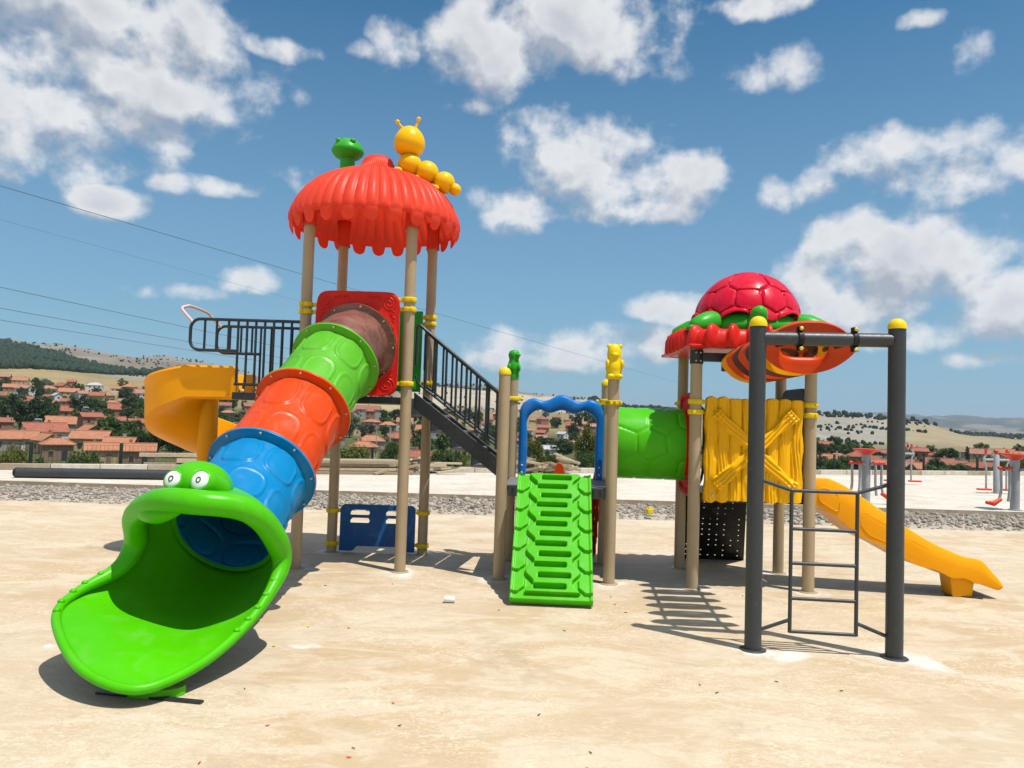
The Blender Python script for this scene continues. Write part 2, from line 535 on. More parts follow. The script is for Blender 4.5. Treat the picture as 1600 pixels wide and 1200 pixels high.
FOOTINGS = [(-2.136, 7.85), (-1.075, 7.83), (-2.0, 8.83), (-0.965, 8.83), (-0.073, 7.62), (1.003, 7.57), (1.888, 8.47), (1.79, 7.46), (2.93, 8.36), (2.91, 7.47), (1.767, 5.528), (2.725, 5.434)]
def concrete(name, warm, pale, ochre, white_spots=True):
    """floated concrete: clay stain, trowel streaks, pale scuffs, spilled grout round the post feet"""
    m, N, b = principled(name)
    co = N.n('ShaderNodeTexCoord').outputs['Object']
    big = N.noise(co, 0.42, 4, 0.55, 0.8)
    mid = N.noise(N.vec('MULTIPLY', co, (0.7, 1.3, 1)), 1.7, 7, 0.68, 0.9)
    streak = N.noise(N.vec('MULTIPLY', co, (2.2, 4.6, 1)), 2.0, 7, 0.72, 1.2)
    fine = N.noise(co, 46.0, 5, 0.75)
    c = N.mix(N.ramp(big, 0.40, 0.60, 0, 1, True), warm, ochre)
    c = N.mix(N.ramp(mid, 0.44, 0.60, 0.0, 0.9, True), c, pale)
    c = N.mix(N.ramp(streak, 0.52, 0.66, 0.0, 0.55, True), c, tuple(x * 1.14 for x in pale[:3]) + (1,))
    c = N.mix(N.ramp(streak, 0.47, 0.33, 0.0, 0.42, True), c, tuple(x * 0.80 for x in ochre[:3]) + (1,))
    # curdled whitish laitance flecks
    fl = N.noise(N.vec('MULTIPLY', co, (6.0, 10.0, 1)), 2.0, 5, 0.8, 2.2)
    patch = N.noise(co, 0.9, 3, 0.6)
    fm = N.math('MULTIPLY', N.ramp(fl, 0.52, 0.62, 0.0, 0.75, True), N.ramp(patch, 0.42, 0.56))
    c = N.mix(fm, c, tuple(min(x * 1.30, 0.8) for x in pale[:3]) + (1,))
    f2 = N.noise(N.vec('MULTIPLY', co, (15.0, 24.0, 1)), 2.0, 4, 0.75, 1.8)
    c = N.mix(N.math('MULTIPLY', N.ramp(f2, 0.54, 0.66, 0.0, 0.5, True), N.ramp(patch, 0.36, 0.56)), c, tuple(min(x * 1.28, 0.8) for x in pale[:3]) + (1,))
    c = N.mix(N.ramp(f2, 0.44, 0.30, 0.0, 0.35, True), c, tuple(x * 0.78 for x in ochre[:3]) + (1,))
    # a few brownish damp marks
    st = N.noise(co, 1.1, 5, 0.6, 1.5)
    c = N.mix(N.ramp(st, 0.42, 0.26, 0.0, 0.42, True), c, tuple(x * 0.66 for x in ochre[:3]) + (1,))
    c = N.mix(N.ramp(fine, 0.30, 0.75, 0.13, 0.0), c, tuple(x * 0.55 for x in warm[:3]) + (1,))
    if white_spots:
        wob = N.vec('SCALE', N.vec('SUBTRACT', N.n('ShaderNodeTexNoise', i2=3.0, i3=4.0, i0=co).outputs['Color'], (0.5, 0.5, 0.5)), 0.45)
        cw = N.vec('MULTIPLY', N.vec('ADD', co, wob), (1, 1, 0))
        acc = None
        spots = [(x, y, 0.24) for x, y in FOOTINGS] + [(1.95, 5.42, 0.22), (2.85, 5.32, 0.24), (-1.0, 7.65, 0.18), (-1.35, 5.3, 0.07), (-3.0, 5.15, 0.06)]
        for (x, y, rr) in spots:
            q = N.math('MULTIPLY', N.vec('DISTANCE', cw, (x, y, 0)), 1 / rr)
            acc = q if acc is None else N.math('MINIMUM', acc, q)
        wn = N.noise(co, 9.0, 6, 0.7)
        acc = N.math('ADD', acc, N.math('MULTIPLY', N.math('SUBTRACT', wn, 0.5), 1.1))
        c = N.mix(N.ramp(acc, 0.95, 0.25, 0.0, 0.75, True), c, (0.72, 0.69, 0.64, 1))
    N.put(b, 'Base Color', c)
    N.put(b, 'Roughness', N.ramp(mid, 0.3, 0.7, 0.62, 0.85))
    h = N.math('ADD', N.math('MULTIPLY', fine, 0.35), N.math('ADD', N.math('MULTIPLY', mid, 0.8), N.math('MULTIPLY', streak, 0.3)))
    bump(N, b, h, 0.35, 0.012)
    return m
CONCRETE = concrete('clay stained concrete', (0.54, 0.43, 0.285, 1), (0.60, 0.50, 0.365, 1), (0.505, 0.37, 0.215, 1))
CONCRETE_W = concrete('pale new concrete', (0.58, 0.52, 0.43, 1), (0.64, 0.59, 0.51, 1), (0.53, 0.45, 0.34, 1), False)
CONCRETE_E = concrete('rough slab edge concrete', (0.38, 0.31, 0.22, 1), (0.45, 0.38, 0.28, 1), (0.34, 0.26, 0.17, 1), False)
def gravel_mat():
    m, N, b = principled('crushed stone')
    rnd = N.n('ShaderNodeAttribute', attribute_name='tone').outputs['Fac']
    c = N.mix(rnd, (0.20, 0.175, 0.14, 1), (0.40, 0.355, 0.295, 1))
    N.put(b, 'Base Color', c)
    b.inputs['Roughness'].default_value = 0.9
    return m
GRAVEL = gravel_mat()
def dust_mat():
    m, N, b = principled('stony dust')
    co = N.n('ShaderNodeTexCoord').outputs['Object']
    n = N.noise(co, 3.0, 8, 0.75)
    v = N.noise(co, 22.0, 4, 0.7)
    c = N.mix(N.ramp(n, 0.3, 0.7), (0.38, 0.32, 0.245, 1), (0.50, 0.44, 0.355, 1))
    c = N.mix(N.ramp(v, 0.5, 0.7, 0, 0.5), c, (0.30, 0.27, 0.23, 1))
    N.put(b, 'Base Color', c)
    b.inputs['Roughness'].default_value = 0.95
    bump(N, b, v, 0.8, 0.03)
    return m
DUST = dust_mat()
def terrain_mat():
    m, N, b = principled('valley land')
    att = N.n('ShaderNodeAttribute', attribute_name='cover').outputs['Color']
    co = N.n('ShaderNodeTexCoord').outputs['Object']
    n1 = N.noise(co, 0.02, 8, 0.7)
    n2 = N.noise(co, 0.12, 6, 0.7)
    n3 = N.noise(co, 1.7, 5, 0.75)
    c = N.mix(N.ramp(n1, 0.35, 0.65), att, N.mix(1.0, att, (0.74, 0.72, 0.70, 1), 'MULTIPLY'))
    c = N.mix(N.ramp(n2, 0.48, 0.70, 0, 0.45), c, N.mix(1.0, att, (0.55, 0.60, 0.48, 1), 'MULTIPLY'))
    c = N.mix(N.ramp(n3, 0.40, 0.75, 0, 0.35), c, N.mix(1.0, att, (0.62, 0.62, 0.55, 1), 'MULTIPLY'))
    N.put(b, 'Base Color', c)
    b.inputs['Roughness'].default_value = 0.95
    b.inputs['Specular IOR Level'].default_value = 0.1
    bump(N, b, N.math('ADD', N.math('MULTIPLY', n2, 6.0), n3), 0.5, 0.6)
    return m
LAND = terrain_mat()
def leaf_mat(name, a, bcol, trans=0.28):
    m = bpy.data.materials.new(name)
    m.use_nodes = True
    N = NT(m.node_tree)
    out = N.n('ShaderNodeOutputMaterial')
    co = N.n('ShaderNodeTexCoord').outputs['Object']
    n = N.noise(co, 1.1, 4, 0.7)
    rn = N.n('ShaderNodeObjectInfo').outputs['Random']
    f = N.math('ADD', N.math('MULTIPLY', n, 0.9), N.math('MULTIPLY', rn, 0.45))
    c = N.mix(N.ramp(f, 0.3, 1.0), a, bcol)
    d = N.n('ShaderNodeBsdfPrincipled')
    N.put(d, 'Base Color', c)
    d.inputs['Roughness'].default_value = 0.6
    d.inputs['Specular IOR Level'].default_value = 0.25
    t = N.n('ShaderNodeBsdfTranslucent')
    N.put(t, 'Color', N.mix(1.0, c, (1.0, 1.15, 0.5, 1), 'MULTIPLY'))
    mx = N.n('ShaderNodeMixShader')
    mx.inputs[0].default_value = trans
    N.put(mx, 1, d)
    N.put(mx, 2, t)
    N.put(out, 0, mx)
    return m
LEAF = [leaf_mat('dark broad leaves', (0.018, 0.045, 0.014, 1), (0.05, 0.098, 0.026, 1)),
        leaf_mat('mid green leaves', (0.035, 0.075, 0.018, 1), (0.085, 0.135, 0.035, 1)),
        leaf_mat('yellow green leaves', (0.075, 0.105, 0.018, 1), (0.17, 0.19, 0.045, 1)),
        leaf_mat('grey willow leaves', (0.075, 0.10, 0.065, 1), (0.16, 0.19, 0.13, 1)),
        leaf_mat('pine needles', (0.012, 0.032, 0.016, 1), (0.03, 0.06, 0.028, 1)),
        leaf_mat('dry grass blades', (0.26, 0.19, 0.075, 1), (0.46, 0.36, 0.17, 1))]
BARK = wood('grey bark', (0.16, 0.12, 0.085, 1))
def tile_mat(name, a, bcol):
    m, N, b = principled(name)
    co = N.n('ShaderNodeTexCoord').outputs['Object']
    n = N.noise(co, 0.8, 6, 0.7)
    n2 = N.noise(co, 6.0, 3, 0.6)
    c = N.mix(N.ramp(n, 0.3, 0.7), a, bcol)
    c = N.mix(N.ramp(n2, 0.5, 0.75, 0, 0.5), c, tuple(x * 0.5 for x in a[:3]) + (1,))
    w = N.n('ShaderNodeTexWave', wave_type='BANDS', bands_direction='X')
    N.put(w, 'Vector', co)
    w.inputs['Scale'].default_value = 1.6
    N.put(b, 'Base Color', c)
    b.inputs['Roughness'].default_value = 0.85
    bump(N, b, w.outputs[1], 0.6, 0.06)
    return m
TILES = [tile_mat('orange roof tiles', (0.34, 0.135, 0.072, 1), (0.50, 0.225, 0.12, 1)),
         tile_mat('red roof tiles', (0.27, 0.08, 0.05, 1), (0.40, 0.145, 0.085, 1)),
         tile_mat('brown roof tiles', (0.24, 0.085, 0.055, 1), (0.36, 0.15, 0.09, 1)),
         tile_mat('faded pink roof tiles', (0.32, 0.15, 0.11, 1), (0.44, 0.22, 0.16, 1)),
         tile_mat('grey sheet roof', (0.36, 0.37, 0.38, 1), (0.52, 0.53, 0.54, 1))]
def wall_mat(name, col):
    m, N, b = principled(name)
    co = N.n('ShaderNodeTexCoord').outputs['Object']
    n = N.noise(co, 0.9, 7, 0.7)
    c = N.mix(N.ramp(n, 0.35, 0.75, 0, 0.5), col, tuple(x * 0.6 for x in col[:3]) + (1,))
    N.put(b, 'Base Color', c)
    b.inputs['Roughness'].default_value = 0.9
    return m
WALLS = [wall_mat('white render', (0.66, 0.64, 0.60, 1)), wall_mat('grey render', (0.34, 0.32, 0.29, 1)),
         wall_mat('bare brick', (0.30, 0.15, 0.095, 1)), wall_mat('ochre render', (0.48, 0.36, 0.20, 1)), wall_mat('brown adobe', (0.24, 0.165, 0.11, 1))]
PANE = paint('dark window pane', (0.03, 0.04, 0.05, 1), 0.15, 0.2)
WIRE = paint('wire aluminium', (0.12, 0.15, 0.18, 1), 0.5)
FENCE = paint('dark green fence paint', (0.010, 0.030, 0.020, 1), 0.5)

# ------------------------------------------------------------------ terrain: a valley that falls from the terrace and climbs to bare hills
T_TAN = [-0.9, -0.667, -0.458, -0.25, -0.067, 0.058, 0.167, 0.29, 0.417, 0.525, 0.608, 0.667, 0.9]     # tangent of the bearing
T_DIST = [13, 17.5, 21, 26, 40, 90, 137, 180, 240, 300, 400, 500, 650, 800, 1000, 1300, 1600, 2100, 3000, 5000, 7500, 9000, 13000]
T_Z = [
    [-.4, -.4, -1.3, -2.2, -4, -9, -11, -9.2, -8.5, -6, 0, 9, 22, 40, 60, 97, 140, 120, 60, 20, 40, 60, 0],
    [-.4, -.4, -1.3, -2.2, -4, -9, -11, -9.5, -9.2, -6.9, -1.4, 6, 17, 34, 52, 89, 135, 110, 60, 20, 40, 60, 0],
    [-.4, -.4, -1.0, -2.0, -4, -9, -11, -9, -9.6, -7, -2, 3, 13.5, 24, 38, 69, 103, 90, 50, 20, 40, 60, 0],
    [-.4, -.4, -.4, -1.2, -3.5, -9, -11, -10, -10.8, -10, -6, -1.3, 3, 9, 19, 37, 60, 60, 40, 20, 40, 60, 0],
    [-.4, -.4, -.4, -.8, -3, -8, -10.5, -10.5, -11, -11, -10.6, -8, -4.6, -.7, 8.7, 34, 70, 60, 40, 20, 40, 60, 0],
    [-.4, -.4, -.4, -.5, -2.4, -7.5, -10.5, -11, -12, -12.6, -12.4, -10, -6.5, -1.7, 8, 26, 56, 50, 40, 20, 40, 60, 0],
    [-.4, -.4, -.4, -.4, -2.2, -7.5, -10.5, -11.5, -12, -12.6, -12.4, -10, -7, -4, 3, 16, 34, 40, 30, 20, 40, 60, 0],
    [-.4, -.4, -.4, -.4, -2.0, -7.5, -10.5, -12, -12, -12.4, -12, -11, -8, -4, 2, 10, 22, 25, 20, 20, 60, 100, 0],
    [-.4, -.4, -.4, -.4, -2.0, -7.5, -10.5, -12.5, -12, -12.4, -11.4, -11.7, -8, 2.3, 18, 18, 16, 10, 0, 0, 90, 160, 40],
    [-.4, -.4, -.4, -.4, -2.0, -7.5, -10.5, -12.5, -12.2, -12.4, -12, -12, -9, 0, 13.5, 9, -2, -15, -20, 0, 110, 178, 40],
    [-.4, -.4, -.4, -.4, -2.0, -7.5, -10.5, -12.5, -12.6, -12.6, -12, -12, -10.5, -3.4, -5, -9, -8, -20, -25, 0, 100, 172, 40],
    [-.4, -.4, -.4, -.4, -2.0, -7.5, -10.5, -12.5, -13, -13, -12.5, -12, -11, -5.8, -9, -12, -10, -22, -25, 0, 95, 165, 40],
    [-.4, -.4, -.4, -.4, -2.0, -7.5, -10.5, -12.5, -13, -13, -12.5, -12, -11, -6, -9, -12, -10, -22, -25, 0, 90, 160, 40]]
_TZ = np.array(T_Z, float)
_TL = np.log(np.array(T_DIST, float))
def _hash2(ix, iy):
    h = np.sin(ix * 127.1 + iy * 311.7) * 43758.5453
    return h - np.floor(h)
def vnoise(x, y):
    ix, iy = np.floor(x), np.floor(y)
    fx, fy = x - ix, y - iy
    fx, fy = fx * fx * (3 - 2 * fx), fy * fy * (3 - 2 * fy)
    a, b = _hash2(ix, iy), _hash2(ix + 1, iy)
    c, d = _hash2(ix, iy + 1), _hash2(ix + 1, iy + 1)
    return (a * (1 - fx) + b * fx) * (1 - fy) + (c * (1 - fx) + d * fx) * fy - 0.5
def fbm(x, y, n=4):
    s, a = 0, 1.0
    for i in range(n):
        s = s + a * vnoise(x * 2 ** i + 17.3 * i, y * 2 ** i - 9.1 * i)
        a *= 0.5
    return s
def bearing(x, y):
    az = np.clip(np.arctan2(x, y), -0.73, 0.73)
    return np.tan(az), np.hypot(x, y) * np.cos(az)
def terrain_z(x, y):
    x, y = np.asarray(x, float), np.asarray(y, float)
    t, d = bearing(x, y)
    ld = np.log(np.clip(d, 13, 13000))
    ct = np.interp(t, T_TAN, np.arange(len(T_TAN)))
    cl = np.interp(ld, _TL, np.arange(len(_TL)))
    i, j = np.clip(ct.astype(int), 0, len(T_TAN) - 2), np.clip(cl.astype(int), 0, len(_TL) - 2)
    u, v = ct - i, cl - j
    u = u * u * (3 - 2 * u)
    z = (_TZ[i, j] * (1 - u) + _TZ[i + 1, j] * u) * (1 - v) + (_TZ[i, j + 1] * (1 - u) + _TZ[i + 1, j + 1] * u) * v
    k = np.clip((d - 60) / 400, 0, 1)
    z = z + k * fbm(x / 90, y / 90) * np.clip(d * 0.006, 0, 9) + np.clip((d - 900) / 900, 0, 1) * fbm(x / 330 + 5, y / 330) * np.clip(d * 0.011, 0, 70)
    return z

def land_cover(x, y):
    t, d = bearing(x, y)
    n = fbm(x / 55, y / 55, 5)
    n2 = fbm(x / 260 + 3, y / 260, 4)
    grass = np.array([0.30, 0.245, 0.12])
    c = np.tile(grass, (len(x), 1))
    def lay(mask, col):
        m = np.clip(mask, 0, 1)[:, None]
        return c * (1 - m) + np.array(col) * m
    ss = lambda a, b, v: np.clip((v - a) / (b - a), 0, 1) ** 2 * (3 - 2 * np.clip((v - a) / (b - a), 0, 1))
    # village gardens are greener
    c = lay(ss(110, 150, d) * (1 - ss(450, 560, d)) * 0.85, (0.085, 0.105, 0.042))
    # bare grey limestone hills
    c = lay(ss(900, 1100, d + n2 * 200) * 0.85, (0.215, 0.19, 0.16))
    c = lay(ss(0.05, 0.25, n2) * ss(900, 1100, d), (0.29, 0.265, 0.225))
    # stubble field on the left slope
    c = lay(ss(560, 580, d + n * 30) * (1 - ss(830, 860, d + n * 40)) * (1 - ss(-0.46, -0.40, t)), (0.37, 0.285, 0.145))
    c = lay(ss(860, 900, d + n * 40) * (1 - ss(1010, 1060, d)) * (1 - ss(-0.40, -0.36, t)) * ss(-0.56, -0.52, t), (0.33, 0.30, 0.235))
    # stubble between the tower legs
    c = lay(ss(820, 850, d + n * 40) * (1 - ss(1080, 1110, d + n * 60)) * ss(-0.34, -0.31, t) * (1 - ss(-0.10, -0.06, t)), (0.47, 0.38, 0.20))
    # pale quarry face in the middle
    c = lay(ss(1020, 1080, d + n * 80) * (1 - ss(1440, 1480, d + n * 90)) * ss(-0.16, -0.12, t) * (1 - ss(0.09, 0.13, t)), (0.50, 0.44, 0.34))
    # bare slope and fields on the right
    c = lay(ss(560, 620, d + n * 60) * (1 - ss(1000, 1040, d)) * ss(0.33, 0.37, t) * (1 - ss(0.52, 0.56, t + n * 0.03)), (0.36, 0.335, 0.28))
    c = lay(ss(560, 600, d + n * 30) * (1 - ss(900, 930, d)) * ss(0.49, 0.53, t + n * 0.02), (0.38, 0.315, 0.20))
    c = lay(ss(480, 500, d) * (1 - ss(560, 590, d + n * 20)) * ss(0.42, 0.46, t), (0.27, 0.235, 0.15))
    # dark woods on the far range
    c = lay(ss(3500, 4500, d) * (1 - ss(0.02, 0.22, n2 + 0.05)) * 0.9, (0.05, 0.075, 0.05))
    c = lay(ss(3500, 4500, d) * ss(0.1, 0.25, n2) * 0.6, (0.22, 0.21, 0.16))
    return c

def make_terrain():
    az = np.concatenate([np.linspace(-180, -42, 60)[:-1], np.linspace(-42, 42, 560), np.linspace(42, 180, 60)[1:]])
    az = np.radians(az)
    rr = np.concatenate([[0.0], np.exp(np.linspace(math.log(9), math.log(15500), 230))])
    A, R = np.meshgrid(az, rr, indexing='ij')
    X, Y = R * np.sin(A), R * np.cos(A)
    Z = terrain_z(X.ravel(), Y.ravel()).reshape(X.shape)
    Z[:, rr < 15] = -0.4
    nv = len(rr)
    co = np.stack([X, Y, Z], -1).reshape(-1, 3)
    na = len(az)
    i, j = np.meshgrid(np.arange(na - 1), np.arange(nv - 1), indexing='ij')
    a = (i * nv + j).ravel()
    quads = np.stack([a, a + 1, a + nv + 1, a + nv], -1)
    me = bpy.data.meshes.new('terrain')
    me.vertices.add(len(co))
    me.vertices.foreach_set('co', co.ravel())
    me.loops.add(quads.size)
    me.loops.foreach_set('vertex_index', quads.ravel())
    me.polygons.add(len(quads))
    me.polygons.foreach_set('loop_start', np.arange(0, quads.size, 4))
    me.polygons.foreach_set('use_smooth', np.ones(len(quads), bool))
    me.update(calc_edges=True)
    cov = land_cover(co[:, 0], co[:, 1])
    at = me.color_attributes.new('cover', 'FLOAT_COLOR', 'POINT')
    at.data.foreach_set('color', np.concatenate([cov, np.ones((len(cov), 1))], 1).astype(np.float32).ravel())
    me.flip_normals()
    me.materials.append(LAND)
    o = bpy.data.objects.new('terrain', me)
    COL.objects.link(o)
    structure(o)
make_terrain()

# ------------------------------------------------------------------ the terrace: stained slab, gravel strip, pale slab
def slab(name, poly, z0, z1, mat, side=None):
    mb = MB()
    k = len(poly)
    vs = [(x, y, z1) for x, y in poly] + [(x, y, z0) for x, y in poly]
    mb.add(vs, [tuple(range(k))] + [(i, i + k, (i + 1) % k + k, (i + 1) % k) for i in range(k)])
    o = mb.build(name, mat, smooth=False)
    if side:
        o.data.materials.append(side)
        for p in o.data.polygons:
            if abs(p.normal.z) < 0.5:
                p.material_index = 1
    return structure(o)
def ragged(x0, x1, y, amp, n, seed):
    r = random.Random(seed)
    return [(x0 + (x1 - x0) * i / n, y + r.uniform(-amp, amp)) for i in range(n + 1)]
slab('ground', [(-45, -40), (45, -40)] + ragged(45, -45, 12.45, 0.05, 180, 1), -0.45, 0.0, CONCRETE, CONCRETE_E)
slab('gravel_bed', [(-45, 12.2), (45, 12.2), (45, 15.6), (-45, 15.6)], -0.45, -0.045, DUST)
slab('pale_slab', ragged(-45, 45, 15.1, 0.02, 120, 2) + [(45, 37.05), (13.0, 25.85), (0, 21.3), (-11.5, 17.35), (-45, 5.8 + 10)], -0.45, 0.045, CONCRETE_W, CONCRETE_E)

def blob_verts(r, n):
    """a handful of low stone / shrub shapes as (verts, faces)"""
    out = []
    for k in range(n):
        bm = bmesh.new()
        bmesh.ops.create_icosphere(bm, subdivisions=1, radius=1)
        for v in bm.verts:
            v.co *= 0.75 + 0.5 * r.random()
        bm.verts.ensure_lookup_table()
        out.append((np.array([v.co[:] for v in bm.verts]), np.array([[v.index for v in f.verts] for f in bm.faces])))
        bm.free()
    return out
def scatter(name, shapes, P, S, seed, mat, tone=None, smooth=False):
    """one 'stuff' mesh of many small pieces: positions P (n,3), sizes S (n,3)"""
    g = np.random.default_rng(seed)
    V, F, T = [], [], []
    o = 0
    for i in range(len(P)):
        v, f = shapes[i % len(shapes)]
        a = g.uniform(0, 2 * PI)
        ca, sa = math.cos(a), math.sin(a)
        w = v * S[i]
        w = np.stack([w[:, 0] * ca - w[:, 1] * sa, w[:, 0] * sa + w[:, 1] * ca, w[:, 2]], -1) + P[i]
        V.append(w)
        F.append(f + o)
        T.append(np.full(len(v), g.random()))
        o += len(v)
    V, F = np.concatenate(V), np.concatenate(F)
    me = bpy.data.meshes.new(name)
    me.vertices.add(len(V))
    me.vertices.foreach_set('co', V.ravel())
    me.loops.add(F.size)
    me.loops.foreach_set('vertex_index', F.ravel())
    me.polygons.add(len(F))
    me.polygons.foreach_set('loop_start', np.arange(0, F.size, F.shape[1]))
    if smooth:
        me.polygons.foreach_set('use_smooth', np.ones(len(F), bool))
    me.update(calc_edges=True)
    at = me.attributes.new('tone', 'FLOAT', 'POINT')
    at.data.foreach_set('value', np.concatenate(T).astype(np.float32))
    me.materials.append(mat)
    ob = bpy.data.objects.new(name, me)
    COL.objects.link(ob)
    return stuff(ob)
def make_gravel():
    g = np.random.default_rng(5)
    n = 12000
    x = g.uniform(-13.5, 13.5, n)
    y = 12.35 + 2.75 * g.beta(2.2, 1.1, n)
    s = g.gamma(1.8, 0.0075, n) + 0.006
    P = np.stack([x, y, np.full(n, -0.042) + s * 0.25], -1)
    S = np.stack([s * 1.2, s, s * 0.75], -1)
    # heaps of coarser stone
    for (cx, cy, m) in ((-9.2, 13.6, 60), (-3.3, 13.4, 70), (-0.6, 14.2, 40), (5.6, 14.1, 80), (8.2, 13.7, 80)):
        q = np.stack([g.normal(cx, 0.7, m), np.clip(g.normal(cy, 0.35, m), 12.5, 15.0), np.full(m, -0.02)], -1)
        z = g.uniform(0.02, 0.05, m)
        P, S = np.concatenate([P, q]), np.concatenate([S, np.stack([z, z * 0.9, z * 0.7], -1)])
    tag(scatter('gravel', blob_verts(random.Random(3), 8), P, S, 6, GRAVEL), 'strip of crushed grey stone between the two concrete slabs', 'gravel')
make_gravel()

# ------------------------------------------------------------------ play structure: shared pieces
PA, PB, PC, PD = (-2.136, 7.85), (-1.075, 7.83), (-2.0, 8.83), (-0.965, 8.83)
PE, PF, PE2, PF2 = (-0.073, 7.62), (1.003, 7.57), (0.015, 8.62), (1.06, 8.57)
PG, PH, PI_, PJ = (1.888, 8.47), (1.79, 7.46), (2.93, 8.36), (2.91, 7.47)
PK, PL = (1.767, 5.528), (2.725, 5.434)

def post(root, p, top, mat=None, r=0.057, z0=-0.02, name='post'):
    mb = MB().lathe([(r, z0), (r, 0.4), (r, 1.2), (r, top - 0.01), (r - 0.01, top)], (p[0], p[1], 0), 28)
    # welded foot plate, half buried in grout
    mb.lathe([(r + 0.035, z0), (r + 0.035, 0.004), (r + 0.030, 0.008), (r, 0.010)], (p[0], p[1], 0), 24)
    return mb.build(name, mat or TAN, root)
def dome_cap(root, p, z, r=0.059, mat=None):
    prof = [(r + 0.003, z - 0.025), (r + 0.003, z)] + [(r * math.cos(a), z + r * 0.85 * math.sin(a)) for a in [PI / 2 * k / 7 for k in range(1, 8)]]
    return MB().lathe(prof, (p[0], p[1], 0), 24).build('post_cap', mat or LEMON, root)
def clamp(root, p, z, to, r=0.057, double=False, reach=0.11):
    """two-shell plastic collar with an ear towards the panel it holds"""
    mb = MB()
    d = (Vector((to[0], to[1], 0)) - Vector((p[0], p[1], 0))).normalized()
    for zz in ((z, z - 0.075) if double else (z,)):
        mb.lathe([(r + 0.001, -0.026), (r + 0.014, -0.024), (r + 0.018, -0.012), (r + 0.018, 0.012), (r + 0.014, 0.024), (r + 0.001, 0.026)], (p[0], p[1], zz), 24, close=False)
        c = Vector((p[0], p[1], zz))
        mb.bar(c + d * (r + 0.008), c + d * reach, 0.034, 0.036)
        mb.ball(c + d * reach, (0.022, 0.022, 0.022), 10, 6)
        s = Vector((-d.y, d.x, 0))
        mb.bar(c + s * (r + 0.01) - d * 0.03, c + s * (r + 0.028) - d * 0.03, 0.03, 0.03)
        mb.bar(c - s * (r + 0.01) - d * 0.03, c - s * (r + 0.028) - d * 0.03, 0.03, 0.03)
    return mb.build('clamp', LEMON, root, bevel=0.004)
def frame_of(a, b, z=0.0):
    """matrix whose x runs a->b, z up, y away; plus midpoint"""
    x = Vector((b[0] - a[0], b[1] - a[1], 0)).normalized()
    y = Vector((0, 0, 1)).cross(x)
    return Matrix((x, y, Vector((0, 0, 1)))).transposed(), Vector(((a[0] + b[0]) / 2, (a[1] + b[1]) / 2, z))
def relief_plate(mb, W, H, fn, thick, m, c, nu, nv, edge=None):
    """moulded panel: front (local -y) is a height field fn(x, z), with skirt and back"""
    def pos(i, j):
        x, z = -W / 2 + W * i / (nu - 1), -H / 2 + H * j / (nv - 1)
        if edge:
            x, z = edge(x, z)
        return x, z
    def pf(i, j):
        x, z = pos(i, j)
        h = fn(x, z)
        e = min(i, nu - 1 - i, j, nv - 1 - j)
        if e == 0:
            h = min(h, 0) - 0.008
        return c + m @ Vector((x, -h - thick / 2, z))
    mb.grid(pf, nu, nv)
    per = [(i, 0) for i in range(nu)] + [(nu - 1, j) for j in range(1, nv)] + [(i, nv - 1) for i in range(nu - 2, -1, -1)] + [(0, j) for j in range(nv - 2, 0, -1)]
    k = len(per)
    vs = [pf(i, j) for i, j in per]
    for i, j in per:
        x, z = pos(i, j)
        vs.append(c + m @ Vector((x, thick / 2, z)))
    mb.add(vs, [(a, (a + 1) % k, (a + 1) % k + k, a + k) for a in range(k)] + [tuple(range(k, 2 * k))])
    return mb
def holed_panel(W, H, R, thick, m, c, hole=(0, 0)):
    """rounded square plate with a round opening and a rolled rim"""
    mb = MB()
    n = 128
    def outer(a):
        ca, sa = math.cos(a), math.sin(a)
        p = 9.0
        k = (abs(ca / (W / 2)) ** p + abs(sa / (H / 2)) ** p) ** (-1 / p)
        return Vector((ca * k, 0, sa * k))
    prof = [(0.0, 0.5), (0.0, -0.9), (0.0, -1.1), (0.035, -1.1), (0.045, -0.6), (0.3, -0.5), (0.8, -0.5), (0.94, -0.55), (0.975, -0.3), (1.0, -0.1), (1.0, 0.5)]
    def fn(i, j):
        a = 2 * PI * i / n
        w, y = prof[j]
        o = outer(a)
        q = Vector((math.cos(a) * R + hole[0], 0, math.sin(a) * R + hole[1]))
        v = q.lerp(o, w)
        v.y = y * thick
        return c + m @ v
    mb.grid(fn, n, len(prof), wrap_u=True)
    vs = [fn(i, 0) for i in range(n)] + [fn(i, len(prof) - 1) for i in range(n)]
    mb.add(vs, [(i, (i + 1) % n, (i + 1) % n + n, i + n) for i in range(n)])
    return mb
